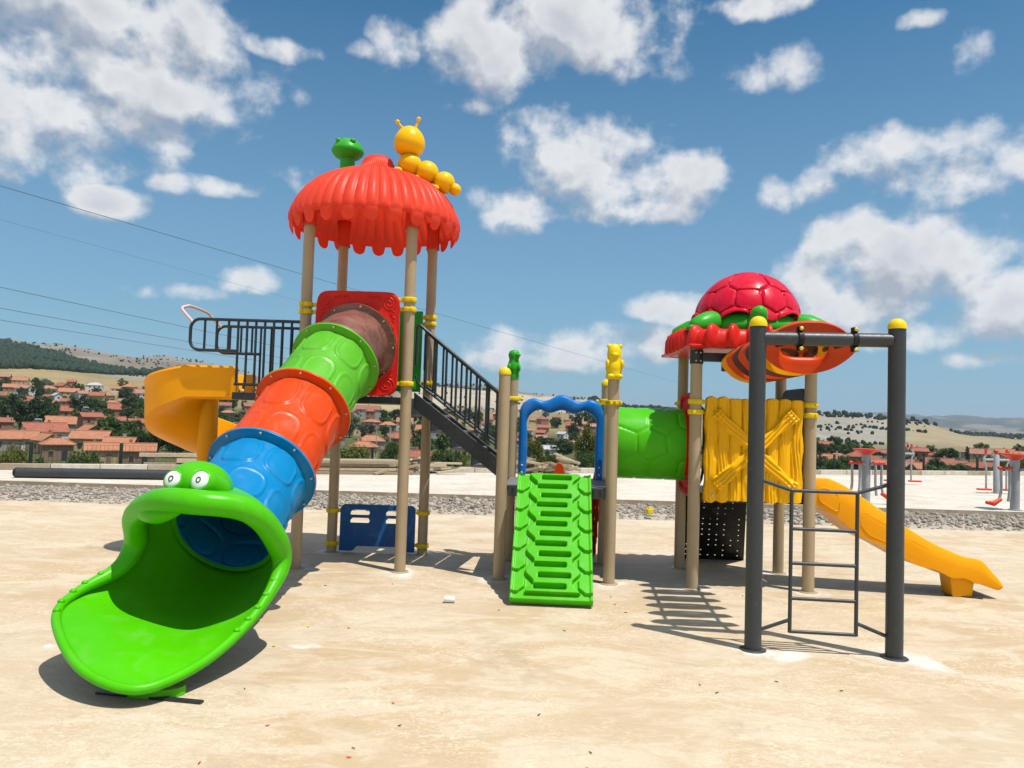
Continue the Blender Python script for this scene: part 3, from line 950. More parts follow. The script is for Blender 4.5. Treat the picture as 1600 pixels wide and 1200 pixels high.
def scrolls(W, H, R, m, c, y, seed):
    """leaf and tendril relief in the four corners of a holed panel"""
    mb = MB()
    r = random.Random(seed)
    for sx in (-1, 1):
        for sz in (-1, 1):
            cx, cz = sx * (W / 2 - 0.105), sz * (H / 2 - 0.115)
            pts = []
            for k in range(34):
                a = k * 0.42
                q = 0.012 + 0.0021 * k
                pts.append(c + m @ Vector((cx + sx * q * math.cos(a), y, cz + sz * q * math.sin(a))))
            mb.tube(pts, 0.0065, 6)
            for k in range(9):
                t = k / 8
                bx, bz = sx * (W / 2 - 0.05 - 0.012 * math.sin(k * 2.0)), sz * (H / 2 - 0.21 - 0.26 * t)
                L = 0.05 - 0.022 * t
                a0 = c + m @ Vector((bx, y, bz))
                b0 = c + m @ Vector((bx - sx * L * 0.8, y, bz + sz * L * 0.5 + r.uniform(-.006, .006)))
                mb.tube([a0, a0.lerp(b0, 0.5), b0], [0.004, 0.010, 0.003], 6)
                if k < 7:
                    tx, tz = sx * (W / 2 - 0.21 - 0.17 * t), sz * (H / 2 - 0.045 - 0.01 * math.sin(k * 2.2))
                    a1 = c + m @ Vector((tx, y, tz))
                    b1 = c + m @ Vector((tx + sx * L * 0.5, y, tz - sz * L * 0.8))
                    mb.tube([a1, a1.lerp(b1, 0.5), b1], [0.004, 0.009, 0.003], 6)
    return mb

# ------------------------------------------------------------------ tall tower under the scalloped red roof
def tall_tower():
    root = thing('play_tower', (-1.54, 8.33, 0), 'tall play tower on four beige posts under a scalloped coral red mushroom roof', 'play tower')
    for p in (PA, PB, PC, PD):
        post(root, p, 3.62)
    # deck
    q = [PA, PB, PD, PC]
    mb = MB()
    vs = [(x, y, 1.76) for x, y in q] + [(x, y, 1.69) for x, y in q]
    mb.add(vs, [(0, 1, 2, 3), (7, 6, 5, 4)] + [(i, i + 4, (i + 1) % 4 + 4, (i + 1) % 4) for i in range(4)])
    mb.build('deck', DARK, root, smooth=False)
    # red entry panel with round opening
    m, c = frame_of(PA, PB, 2.30)
    c = c + m @ Vector((0.01, -0.03, 0))
    pan = holed_panel(0.86, 1.065, 0.405, 0.05, m, c, (0.01, -0.03)).build('entry_panel', RED, root)
    stuff(scrolls(0.86, 1.065, 0.405, m, c, -0.026, 4).build('scroll_relief', RED, pan))
    # green back panel
    m2, c2 = frame_of(PC, PD, 2.315)
    def gfn(x, z):
        return 0.012 * sstep(0.36, 0.34, abs(x)) * sstep(0.40, 0.38, abs(z))
    relief_plate(MB(), 0.86, 0.93, gfn, 0.05, m2, c2, 40, 40).build('back_panel', GREEN_DARK, root, bevel=0.006)
    for p, o, z, dbl in ((PA, PB, 2.685, True), (PB, PA, 2.66, False), (PB, PA, 2.76, False), (PD, PC, 2.71, True), (PC, PD, 2.70, True), (PB, PA, 1.90, False), (PA, PB, 1.9, False), (PD, PC, 1.95, False)):
        clamp(root, p, z, o, double=dbl)
    # low navy bench panel with four slanted slots at the foot
    m3, c3 = frame_of(PC, PD, 0.0)
    mb = MB()
    W, H0, H1 = 0.855, 0.02, 0.545
    def para(x0, x1, z0, z1, sl):
        return [(x0, z0), (x1, z0), (x1 + sl, z1), (x0, z1)]
    bm = bmesh.new()
    out = []
    for (cx, cz, a0, a1, rr) in ((W / 2 - 0.06, H1 - 0.06, 0, 90, 0.06), (-W / 2 + 0.06, H1 - 0.06, 90, 180, 0.06)):
        for k in range(7):
            a = math.radians(a0 + (a1 - a0) * k / 6)
            out.append((cx + rr * math.cos(a), cz + rr * math.sin(a)))
    out += [(-W / 2, H0), (-W / 2 + 0.15, H0), (-W / 2 + 0.20, H0 + 0.055), (W / 2 - 0.20, H0 + 0.055), (W / 2 - 0.15, H0), (W / 2, H0)]
    holes = []
    for sx in (-1, 1):
        for zz in (0.365, 0.455):
            hp = [(0.09, zz - 0.03), (0.30, zz - 0.03), (0.315, zz), (0.30, zz + 0.03), (0.12, zz + 0.03), (0.09, zz)]
            holes.append([(-0.405 + x if sx < 0 else x - 0.0, z) for x, z in hp])
    loops = []
    for lp in [out] + holes:
        vs = [bm.verts.new((x, 0, z)) for x, z in lp]
        loops += [bm.edges.new((vs[i], vs[(i + 1) % len(vs)])) for i in range(len(vs))]
    bmesh.ops.triangle_fill(bm, use_beauty=True, use_dissolve=False, edges=loops)
    res = bmesh.ops.extrude_face_region(bm, geom=bm.faces[:])
    for v in [g for g in res['geom'] if isinstance(g, bmesh.types.BMVert)]:
        v.co.y += 0.045
    bm.verts.ensure_lookup_table()
    for i, v in enumerate(bm.verts):
        v.index = i
    mb.add([c3 + m3 @ (v.co + Vector((0, -0.022, 0))) for v in bm.verts], [tuple(v.index for v in f.verts) for f in bm.faces])
    bm.free()
    mb.build('bench_panel', NAVY, root, smooth=False, bevel=0.006)
    for p, o in ((PC, PD), (PD, PC)):
        for z in (0.47, 0.10):
            clamp(root, p, z, o)
    # roof: scalloped bell
    cx, cy = -1.545, 8.33
    nf = 24
    nseg = nf * 20
    prof = [(0.0, 4.405), (0.06, 4.405), (0.115, 4.395), (0.15, 4.37), (0.17, 4.33), (0.19, 4.285), (0.225, 4.245), (0.28, 4.215), (0.36, 4.185), (0.47, 4.15), (0.58, 4.10), (0.68, 4.035), (0.77, 3.95), (0.845, 3.845), (0.895, 3.74), (0.918, 3.665), (0.922, 3.632), (0.916, 3.618)]
    nd = len(prof)
    nsk = 12
    def fn(i, j):
        a = 2 * PI * i / nseg + 0.07
        ph = (nf * a / (2 * PI)) % 1.0 - 0.5
        if j < nd:
            r, z = prof[j]
            rib = abs(math.cos(nf * a)) ** 0.55        # two ribs per finger
            dr = (rib - 0.7) * 0.024 * sstep(0.13, 0.25, r) * (0.5 + r)
            if j >= nd - 2:
                dr *= 0.6
            r2, z2 = r + dr * 0.75, z + dr * 0.75
        else:
            s = (j - nd + 1) / nsk
            u = ph / 0.33
            k = math.sqrt(max(0.0, 1 - u * u)) if abs(u) < 1 else 0.0
            dep = 0.016 + 0.110 * k ** 0.7
            z2 = 3.612 - dep * s
            r2 = 0.892 + 0.030 * k - 0.08 * (dep * s / 0.16) ** 2
        return Vector((cx + r2 * math.cos(a), cy + r2 * math.sin(a), z2))
    roof = MB().grid(fn, nseg, nd + nsk, wrap_u=True).build('roof', ROOF_RED, root, angle=50)
    # post sockets under the roof
    for p in (PA, PB, PC, PD):
        MB().lathe([(0.075, 3.50), (0.072, 3.52), (0.066, 3.66), (0.075, 3.80)], (p[0], p[1], 0), 20, close=False).build('post_socket', ROOF_RED, roof, solid=0.008)
    # green frog mushroom on the left of the roof
    fx, fy = -1.92, 8.50
    st = MB().lathe([(0.085, 4.05), (0.082, 4.30), (0.080, 4.46)], (fx, fy, 0), 24).build('frog_ornament', GREEN_DARK, root)
    cap = MB().lathe([(0.0, 4.415), (0.085, 4.42), (0.135, 4.445), (0.168, 4.48), (0.180, 4.505), (0.178, 4.525), (0.165, 4.555), (0.138, 4.598), (0.098, 4.632), (0.05, 4.652), (0.0, 4.657)], (fx, fy, 0), 32)
    cap.ball((fx - 0.085, fy - 0.105, 4.60), (0.034, 0.034, 0.028), 12, 8)
    cap.ball((fx + 0.075, fy - 0.115, 4.595), (0.034, 0.034, 0.028), 12, 8)
    cap.build('frog_head', GREEN_DARK, st)
    # yellow caterpillar on the right of the roof
    head = MB().lathe([(0.0, -0.16), (0.08, -0.155), (0.135, -0.125), (0.165, -0.065), (0.168, -0.01), (0.155, 0.045), (0.125, 0.095), (0.085, 0.135), (0.04, 0.156), (0.0, 0.16)], (-1.19, 8.2, 4.545), 32).build('caterpillar', CATER, root)
    for (a, b) in (((-1.26, 8.19, 4.67), (-1.325, 8.18, 4.745)), ((-1.13, 8.2, 4.69), (-1.10, 8.2, 4.79))):
        MB().tube([a, b], [0.016, 0.010], 10).ball(b, 0.025, 12, 8).build('antenna', CATER, head)
    for (x, z, rr) in ((-1.18, 4.285, 0.13), (-0.99, 4.205, 0.126), (-0.80, 4.10, 0.118), (-0.68, 4.03, 0.066)):
        MB().ball((x, 8.2, z), rr, 24, 14).build('segment', CATER, head)
    mb = MB()
    for (x, z) in ((-1.29, 4.20), (-1.10, 4.12), (-0.89, 4.02)):
        mb.ball((x, 8.10, z), (0.05, 0.03, 0.026), 10, 6).ball((x + 0.03, 8.09, z - 0.012), (0.022, 0.02, 0.02), 8, 5)
    stuff(mb.build('feet', CATER, head))
    return root
tall_tower()

# ------------------------------------------------------------------ tube slide with frog mouth
def tube_slide():
    root = thing('tube_slide', (-1.95, 5.8, 0), 'enclosed tube slide of brown, lime, orange and blue segments ending in a green frog mouth', 'slide')
    ctrl = [(-1.60, 7.79, 2.275), (-1.635, 7.60, 2.225), (-1.693, 7.33, 2.065), (-1.825, 6.74, 1.605), (-1.929, 6.02, 1.10), (-1.985, 5.44, 0.745)]
    ax = catmull(ctrl, 24)
    seg_at = [0, 48, 72, 96, 120]
    R = 0.352
    def frame(i):
        t = (ax[min(i + 1, len(ax) - 1)] - ax[max(i - 1, 0)]).normalized()
        b = Vector((0, 0, 1)).cross(t)
        b = -b.normalized()
        n = b.cross(t)
        if n.z < 0:
            n = -n
        b = n.cross(t).normalized()
        return ax[i], t, n.normalized(), b
    mats = [BROWN, LIME, ORANGE, BLUE]
    labels = ['bark brown top segment', 'lime green segment', 'orange segment', 'sky blue segment']
    na = 216
    for s in range(4):
        i0, i1 = seg_at[s], seg_at[s + 1]
        nl = 64
        L = sum((ax[k + 1] - ax[k]).length for k in range(i0, i1))
        lob = []
        if s > 0:
            rows = 2
            for rw in range(rows):
                for k in range(7):
                    lob.append(((rw + 0.55) / rows * L, (k + 0.5 * (rw % 2)) * 2 * PI / 7, 0.40 * L / rows, 0.128))
        def fn(i, j):
            f = i0 + (i1 - i0) * j / (nl - 1)
            k = int(min(math.floor(f), i1 - 1))
            u = f - k
            p0, t0, n0, b0 = frame(k)
            p1, t1, n1, b1 = frame(k + 1)
            p, n, b = p0.lerp(p1, u), n0.lerp(n1, u).normalized(), b0.lerp(b1, u).normalized()
            a = 2 * PI * i / na
            r = R
            al = L * j / (nl - 1)
            for (la, lphi, ha, hw) in lob:
                da = (a - lphi + PI) % (2 * PI) - PI
                q = (abs(al - la) / ha) ** 3 + (abs(da) * R / hw) ** 3
                if q < 1.5:
                    r = R + 0.013 * sstep(1.22, 0.98, q) - 0.007 * sstep(0.80, 0.55, q)
                    break
            if s == 0:
                r += 0.004 * math.sin(9 * a + 1.3 * math.sin(al * 17)) * sstep(0, 0.05, al)
            return p + (n * math.cos(a) + b * math.sin(a)) * r
        seg = MB().grid(fn, na, nl, wrap_u=True).build('segment', mats[s], root, angle=60, solid=0.012)
        seg['label'] = labels[s] + ' of the tube slide'
        # end flanges with bolts
        for e, (i, sg) in enumerate(((i0, 1), (i1, -1))):
            p, t, n, b = frame(i)
            m = Matrix((n, b, t)).transposed()
            if m.determinant() < 0:
                m = Matrix((n, -b, t)).transposed()
            z0, z1 = (0.001, 0.019) if sg > 0 else (-0.019, -0.001)
            if s == 0 and e == 0:
                z0, z1 = 0.012, 0.03
            if s == 3 and e == 1:
                continue
            MB().lathe([(R - 0.01, z0), (R + 0.078, z0), (R + 0.080, (z0 + z1) / 2), (R + 0.078, z1), (R + 0.02, z1), (R - 0.01, z1 + (0.02 if sg > 0 else 0))], p, 72, m, close=False).build('flange', mats[s], seg)
            if sg > 0:
                mb = MB()
                for k in range(9):
                    a = 2 * PI * (k + 0.3) / 9
                    q = p + (n * math.cos(a) + b * math.sin(a)) * (R + 0.055)
                    mb.cyl(q + t * (z1 - 0.004), q + t * (z1 + 0.012), 0.009, 8)
                    mb.cyl(q + t * (z0 - 0.035), q + t * (z0 - 0.01), 0.009, 8)
                stuff(mb.build('bolts', BOLT, seg))
    # frog mouth: skin lofted from the neck ring to the mouth rim
    P, T, Nn, Bb = frame(120)
    rim_ctrl = [(0, (-1.885, 4.70, 1.045)), (30, (-1.615, 4.83, 0.985)), (58, (-1.505, 5.02, 0.81)), (85, (-1.485, 5.15, 0.59)), (112, (-1.545, 4.85, 0.338)), (138, (-1.68, 4.5, 0.170)), (162, (-1.844, 4.2, 0.105)), (180, (-2.01, 4.12, 0.105)), (200, (-2.26, 4.2, 0.162)), (220, (-2.50, 4.4, 0.261)), (238, (-2.675, 4.65, 0.354)), (254, (-2.665, 4.87, 0.430)), (272, (-2.545, 5.1, 0.524)), (290, (-2.515, 5.2, 0.688)), (312, (-2.44, 5.03, 0.895)), (338, (-2.175, 4.79, 1.035))]
    rim = catmull([q[1] for q in rim_ctrl], 8, closed=True)
    angs = []
    for k in range(len(rim_ctrl)):
        a0 = rim_ctrl[k][0]
        a1 = rim_ctrl[(k + 1) % len(rim_ctrl)][0] + (360 if k == len(rim_ctrl) - 1 else 0)
        angs += [math.radians(a0 + (a1 - a0) * j / 8) for j in range(8)]
    out_dir = Vector((-0.13, -0.99, 0.0))
    axis_c = Vector((-2.04, 4.85, 0.62))
    ns = 30
    rr = [0.027 + 0.050 * sstep(-0.40, 0.40, math.cos(a)) for a in angs]
    for i, q in enumerate(rim):
        v = q - axis_c
        v = (v - out_dir * v.dot(out_dir)).normalized()
        rim[i] = q - v * max(0.0, rr[i] - 0.050)
    def skin(i, j, off=0.0):
        a = angs[i]
        s = j / (ns - 1)
        q0 = P + (Nn * math.cos(a) + Bb * math.sin(a)) * (R + 0.035)
        q1 = rim[i].copy()
        rad = (q1 - axis_c)
        rad = (rad - out_dir * rad.dot(out_dir)).normalized()
        q1 = q1 + rad * rr[i] * 0.86
        L = (q1 - q0).length
        low = sstep(-0.1, -0.9, math.cos(a))
        bulge = 0.55 + 0.25 * low
        d0 = (T * (1 - 0.2 * low) + (Nn * math.cos(a) + Bb * math.sin(a)) * bulge * (1 - low) * 0.9).normalized() * L * (1.15 + 0.15 * low)
        d1 = (out_dir * (0.75 + 0.2 * low) + rad * (0.10 + 0.55 * low) + Vector((0, 0, 0.25 * low))).normalized() * L * (0.9 + 0.3 * low)
        h = s
        v = q0 * (2 * h ** 3 - 3 * h * h + 1) + d0 * (h ** 3 - 2 * h * h + h) + q1 * (-2 * h ** 3 + 3 * h * h) + d1 * (h ** 3 - h * h)
        if v.z < 0.055:
            v.z = 0.055
        return v
    nrim = len(rim)
    mouth = MB().grid(skin, nrim, ns, wrap_u=True).build('frog_mouth', GREEN, root, angle=70, solid=0.022)
    MB().tube(rim, rr, 16, closed=True).build('lip', GREEN, mouth, angle=80)
    # hanging upper lip fold
    fold = [(-2.38, 5.0, 0.90), (-2.28, 4.88, 0.925), (-2.17, 4.80, 0.93), (-2.05, 4.76, 0.955), (-1.93, 4.74, 0.985), (-1.82, 4.76, 1.0)]
    MB().tube(catmull(fold, 6), [0.02 + 0.045 * math.sin(PI * min(k / 20, 1.0)) ** 0.8 if k < 20 else 0.02 for k in range(31)], 14).build('upper_lip', GREEN, mouth, angle=80)
    # collar where the mouth meets the tube
    m = Matrix((Nn, Bb, T)).transposed()
    if m.determinant() < 0:
        m = Matrix((Nn, -Bb, T)).transposed()
    MB().lathe([(R - 0.004, 0.002), (R + 0.034, 0.0), (R + 0.042, 0.004), (R + 0.036, 0.010), (R - 0.004, 0.012)], P, 72, m, close=False).build('collar', GREEN, mouth)
    # head dome and eyes
    dome = MB()
    md = Matrix.Rotation(math.radians(-20), 3, 'X')
    dome.ball((-2.045, 5.12, 1.07), (0.205, 0.25, 0.165), 32, 20, md)
    dome.build('brow', GREEN, mouth, angle=80)
    for (ex, ey, ez, k) in ((-2.13, 4.91, 1.13, 0.80), (-1.948, 4.89, 1.13, 0.88)):
        c = Vector((ex, ey, ez))
        d = Vector((-0.22 if k < 1 else -0.06, -1, 0.40)).normalized()
        t, n, b = basis_from(d)
        mm = Matrix((b, n, t)).transposed()
        if mm.determinant() < 0:
            mm = Matrix((-b, n, t)).transposed()
        s = 0.075 * k
        soc = MB().lathe([(s * 1.30, -0.20), (s * 1.30, -0.04), (s * 1.26, -0.012), (s * 1.14, 0.012), (s * 0.98, 0.020), (s * 0.88, 0.016)], c, 28, mm, close=True).build('eye_socket', GREEN, mouth, angle=60)
        eye = MB().lathe([(s * 0.92, 0.006), (s * 0.90, 0.022), (s * 0.70, 0.029), (s * 0.4, 0.034), (0.0, 0.035)], c, 28, mm).build('eye', WHITE, mouth, angle=70)
        # small printed ring for the pupil
        ring = []
        tot = 24 if k < 1 else 18
        for q in range(tot + 1):
            a = 0.6 + 2 * PI * q / 24
            ring.append(c + mm @ Vector((0.014 * math.cos(a), 0.017 * math.sin(a), 0.0355)))
        MB().tube(ring, 0.0035, 6).build('pupil', BLACK, mouth)
    # small knobs along both sides of the mouth
    for a0, a1, n in ((236, 270, 6), (92, 126, 6)):
        for k in range(n):
            a = math.radians(a0 + (a1 - a0) * k / (n - 1))
            i = min(range(nrim), key=lambda q: abs(angs[q] - a))
            MB().ball(rim[i] + Vector((0, 0, rr[i] * 0.95)), (0.022, 0.022, 0.016), 10, 7).build('tooth_knob', GREEN, mouth)
    MB().lathe([(0.17, 0.003), (0.168, 0.02), (0.165, 0.046)], (-1.945, 4.355, 0), 24, Matrix.Diagonal((1.05, 0.62, 1))).build('foot', GREEN, mouth)
    MB().bar((-2.24, 4.32, 0.008), (-1.62, 4.22, 0.008), 0.035, 0.012).build('anchor_strap', DARK, mouth)
    return root
tube_slide()

# ------------------------------------------------------------------ balcony with railings, left of the tall tower
def rail_panel(root, outline, uprights, base, r=0.0165):
    a = MB().tube(outline, r, 10)
    rail = a.build('railing', RAIL, root, angle=60)
    for (x, y, z0, z1) in uprights:
        MB().cyl((x, y, z0), (x, y, z1), r * 0.8, 8).build('baluster', RAIL, rail, angle=60)
    if base:
        MB().tube(base, r * 0.9, 8).build('bottom_rail', RAIL, rail, angle=60)
    return rail
def arc(c, r, a0, a1, y, n=6):
    return [(c[0] + r * math.cos(math.radians(a0 + (a1 - a0) * k / n)), y, c[1] + r * math.sin(math.radians(a0 + (a1 - a0) * k / n))) for k in range(n + 1)]
def balcony():
    root = thing('balcony', (-2.5, 8.3, 0), 'small balcony with two dark tube railings left of the tall tower', 'balcony')
    for y, x0, x1, xl, zt, zb in ((7.87, -2.19, -2.83, -3.32, 2.505, 2.185), (8.80, -2.06, -2.90, -3.405, 2.535, 2.225)):
        loop = [(x0, y, zt)] + arc((xl + 0.10, zt - 0.10), 0.10, 90, 180, y) + arc((xl + 0.10, zb + 0.10), 0.10, 180, 270, y) + [(x1, y, zb)]
        ups = []
        n = 8
        for k in range(n):
            x = x1 + (x0 - x1) * k / (n - 1)
            ups.append((x, y, 1.84, zt))
        for k in (1, 2, 3):
            x = xl + (x1 - xl) * (k / 4 + 0.05)
            ups.append((x, y, zb, zt))
        rail_panel(root, loop, ups, [(x0, y, 1.845), (x1 - 0.02, y, 1.845)])
        MB().cyl((x1 + 0.08, y, 1.70), (x1 + 0.08, y, 1.845), 0.014, 8).build('stub', RAIL, root)
        MB().ball((x1 + 0.08, y - 0.02, 1.78), 0.018, 10, 6).build('bolt', BOLT, root)
    MB().box((-2.50, 8.33, 1.725), (0.72, 0.96, 0.075)).build('deck', DARK, root, bevel=0.006)
    bar_ = [(-3.30, 7.87, 2.47), (-3.42, 7.88, 2.60), (-3.40, 7.92, 2.635), (-3.38, 8.0, 2.648), (-3.46, 8.60, 2.665), (-3.44, 8.72, 2.62), (-3.36, 8.80, 2.52)]
    MB().tube(catmull(bar_, 4), 0.0165, 10).build('hood_bar', PINK_BAR, root, angle=60)
    return root
balcony()

# ------------------------------------------------------------------ yellow spiral slide behind the frog
def spiral_slide():
    root = thing('spiral_slide', (-3.0, 9.0, 0), 'orange yellow open spiral slide winding down behind the frog tube', 'slide')
    cx, cy = -3.38, 8.60
    ro, ri = 0.645, 0.08
    A = [-45, 0, 45, 90, 135, 170, 220, 270, 320, 360, 420]        # turn so far: floor, outer rim
    FL = [1.745, 1.735, 1.55, 1.33, 1.14, 1.02, 0.84, 0.66, 0.48, 0.35, 0.20]
    RM = [2.030, 2.030, 1.93, 1.77, 1.60, 1.47, 1.28, 1.08, 0.88, 0.735, 0.50]
    st = []
    for k in range(6):
        st.append((Vector((-2.85 - (cx * -1 - 2.85) * k / 6, cy, 0)), Vector((0, -1, 0)), -45 + 45 * k / 6))
    for k in range(97):
        b = 368 * k / 96
        a = math.radians(-90 - b)
        st.append((Vector((cx, cy, 0)), Vector((math.cos(a), math.sin(a), 0)), b))
    d = Vector((-math.sin(math.radians(-98)), math.cos(math.radians(-98)), 0)) * -1
    for k in range(1, 6):
        st.append((Vector((cx, cy, 0)) + d * 0.085 * k, st[-1][1], 368 + 9 * k))
    def sec(i):
        o, l, b = st[i]
        f, rm = float(np.interp(b, A, FL)), float(np.interp(b, A, RM))
        q = [(ro, f - 0.03), (ro + 0.012, f + (rm - f) * 0.5), (ro + 0.012, rm - 0.035), (ro + 0.028, rm - 0.02), (ro + 0.020, rm), (ro - 0.01, rm + 0.004), (ro - 0.022, rm - 0.02), (ro - 0.03, f + 0.16), (ro - 0.07, f + 0.06), (ro - 0.16, f + 0.01), (0.42, f), (ri + 0.14, f + 0.01), (ri + 0.05, f + 0.07), (ri + 0.03, f + 0.20), (ri, f + 0.23), (ri - 0.02, f + 0.20), (ri, f - 0.04), (0.40, f - 0.055), (ro - 0.1, f - 0.05)]
        return [o + l * r_ + Vector((0, 0, z_)) for r_, z_ in q]
    S = [sec(i) for i in range(len(st))]
    k = len(S[0])
    mb = MB().grid(lambda i, j: S[i][j], len(S), k, wrap_v=True)
    mb.add(S[0], [tuple(range(k))]).add(S[-1], [tuple(range(k))])
    mb.build('chute', YELLOW, root, angle=50)
    MB().lathe([(0.10, 0.30), (0.105, 1.0), (0.10, 1.735)], (cx, cy, 0), 24).build('core', YELLOW, root)
    e = (S[-2][10] + S[-2][17]) / 2
    MB().cyl((cx, cy, 0.0), (cx, cy, 1.55), 0.05, 20).build('support_post', TAN, root)
    MB().box((e.x, e.y, e.z / 2), (0.16, 0.30, max(e.z - 0.03, 0.05))).build('foot', YELLOW, root, bevel=0.02)
    return root
spiral_slide()

# ------------------------------------------------------------------ stairs from the arch platform up to the tall tower
def stairs():
    root = thing('staircase', (-0.55, 8.2, 0.9), 'black metal staircase with tube handrails between the tall tower and the blue arch', 'staircase')
    for (ya, yb) in ((7.945, 7.765), (8.74, 8.56)):
        a0, a1 = Vector((-1.01, ya, 1.825)), Vector((-1.01, ya, 1.66))
        b0, b1 = Vector((-0.075, yb, 1.145)), Vector((-0.075, yb, 0.955))
        w = Vector((0, 0.022, 0))
        MB().add([a0, b0, b1, a1, a0 + w, b0 + w, b1 + w, a1 + w], [(0, 1, 2, 3), (7, 6, 5, 4), (0, 4, 5, 1), (1, 5, 6, 2), (2, 6, 7, 3), (3, 7, 4, 0)]).build('stringer', DARK, root, smooth=False, bevel=0.004)
        top = [(-1.0, ya + 0.01, 2.10), (-1.0, ya + 0.01, 2.50), (-0.985, ya + 0.01, 2.525), (-0.96, ya + 0.01, 2.51), (-0.10, yb + 0.01, 1.815), (-0.055, yb + 0.01, 1.77), (-0.04, yb + 0.01, 1.70), (-0.04, yb + 0.01, 0.96)]
        rail = MB().tube(top, 0.017, 10).build('handrail', RAIL, root, angle=70)
        low = [(-1.0, ya + 0.01, 1.99), (-0.985, ya + 0.01, 1.93), (-0.95, ya + 0.01, 1.895), (-0.06, yb + 0.01, 1.245)]
        MB().tube(low, 0.013, 8).build('lower_rail', RAIL, rail, angle=70)
        for k in range(8):
            t = (k + 0.7) / 8.4
            x = -0.97 + 0.9 * t
            y = ya + 0.01 + (yb - ya) * t
            zt = 2.51 - 0.72 * t
            MB().cyl((x, y, zt - 0.605 + 0.02 * t), (x, y, zt), 0.0125, 8).build('baluster', RAIL, rail, angle=70)
    for k in range(4):
        t = (k + 0.62) / 4.3
        x = -1.0 + 0.93 * t
        y = 8.355 - 0.18 * t
        z = 1.76 - 0.166 * (k + 1)
        MB().box((x, y, z - 0.012), (0.215, 0.765, 0.024), -0.19).build('tread', GREY_DECK, root, smooth=False, bevel=0.003)
        MB().box((x - 0.10, y, z + 0.07), (0.012, 0.76, 0.14), -0.19).build('riser', DARK, root, smooth=False)
    return root
stairs()

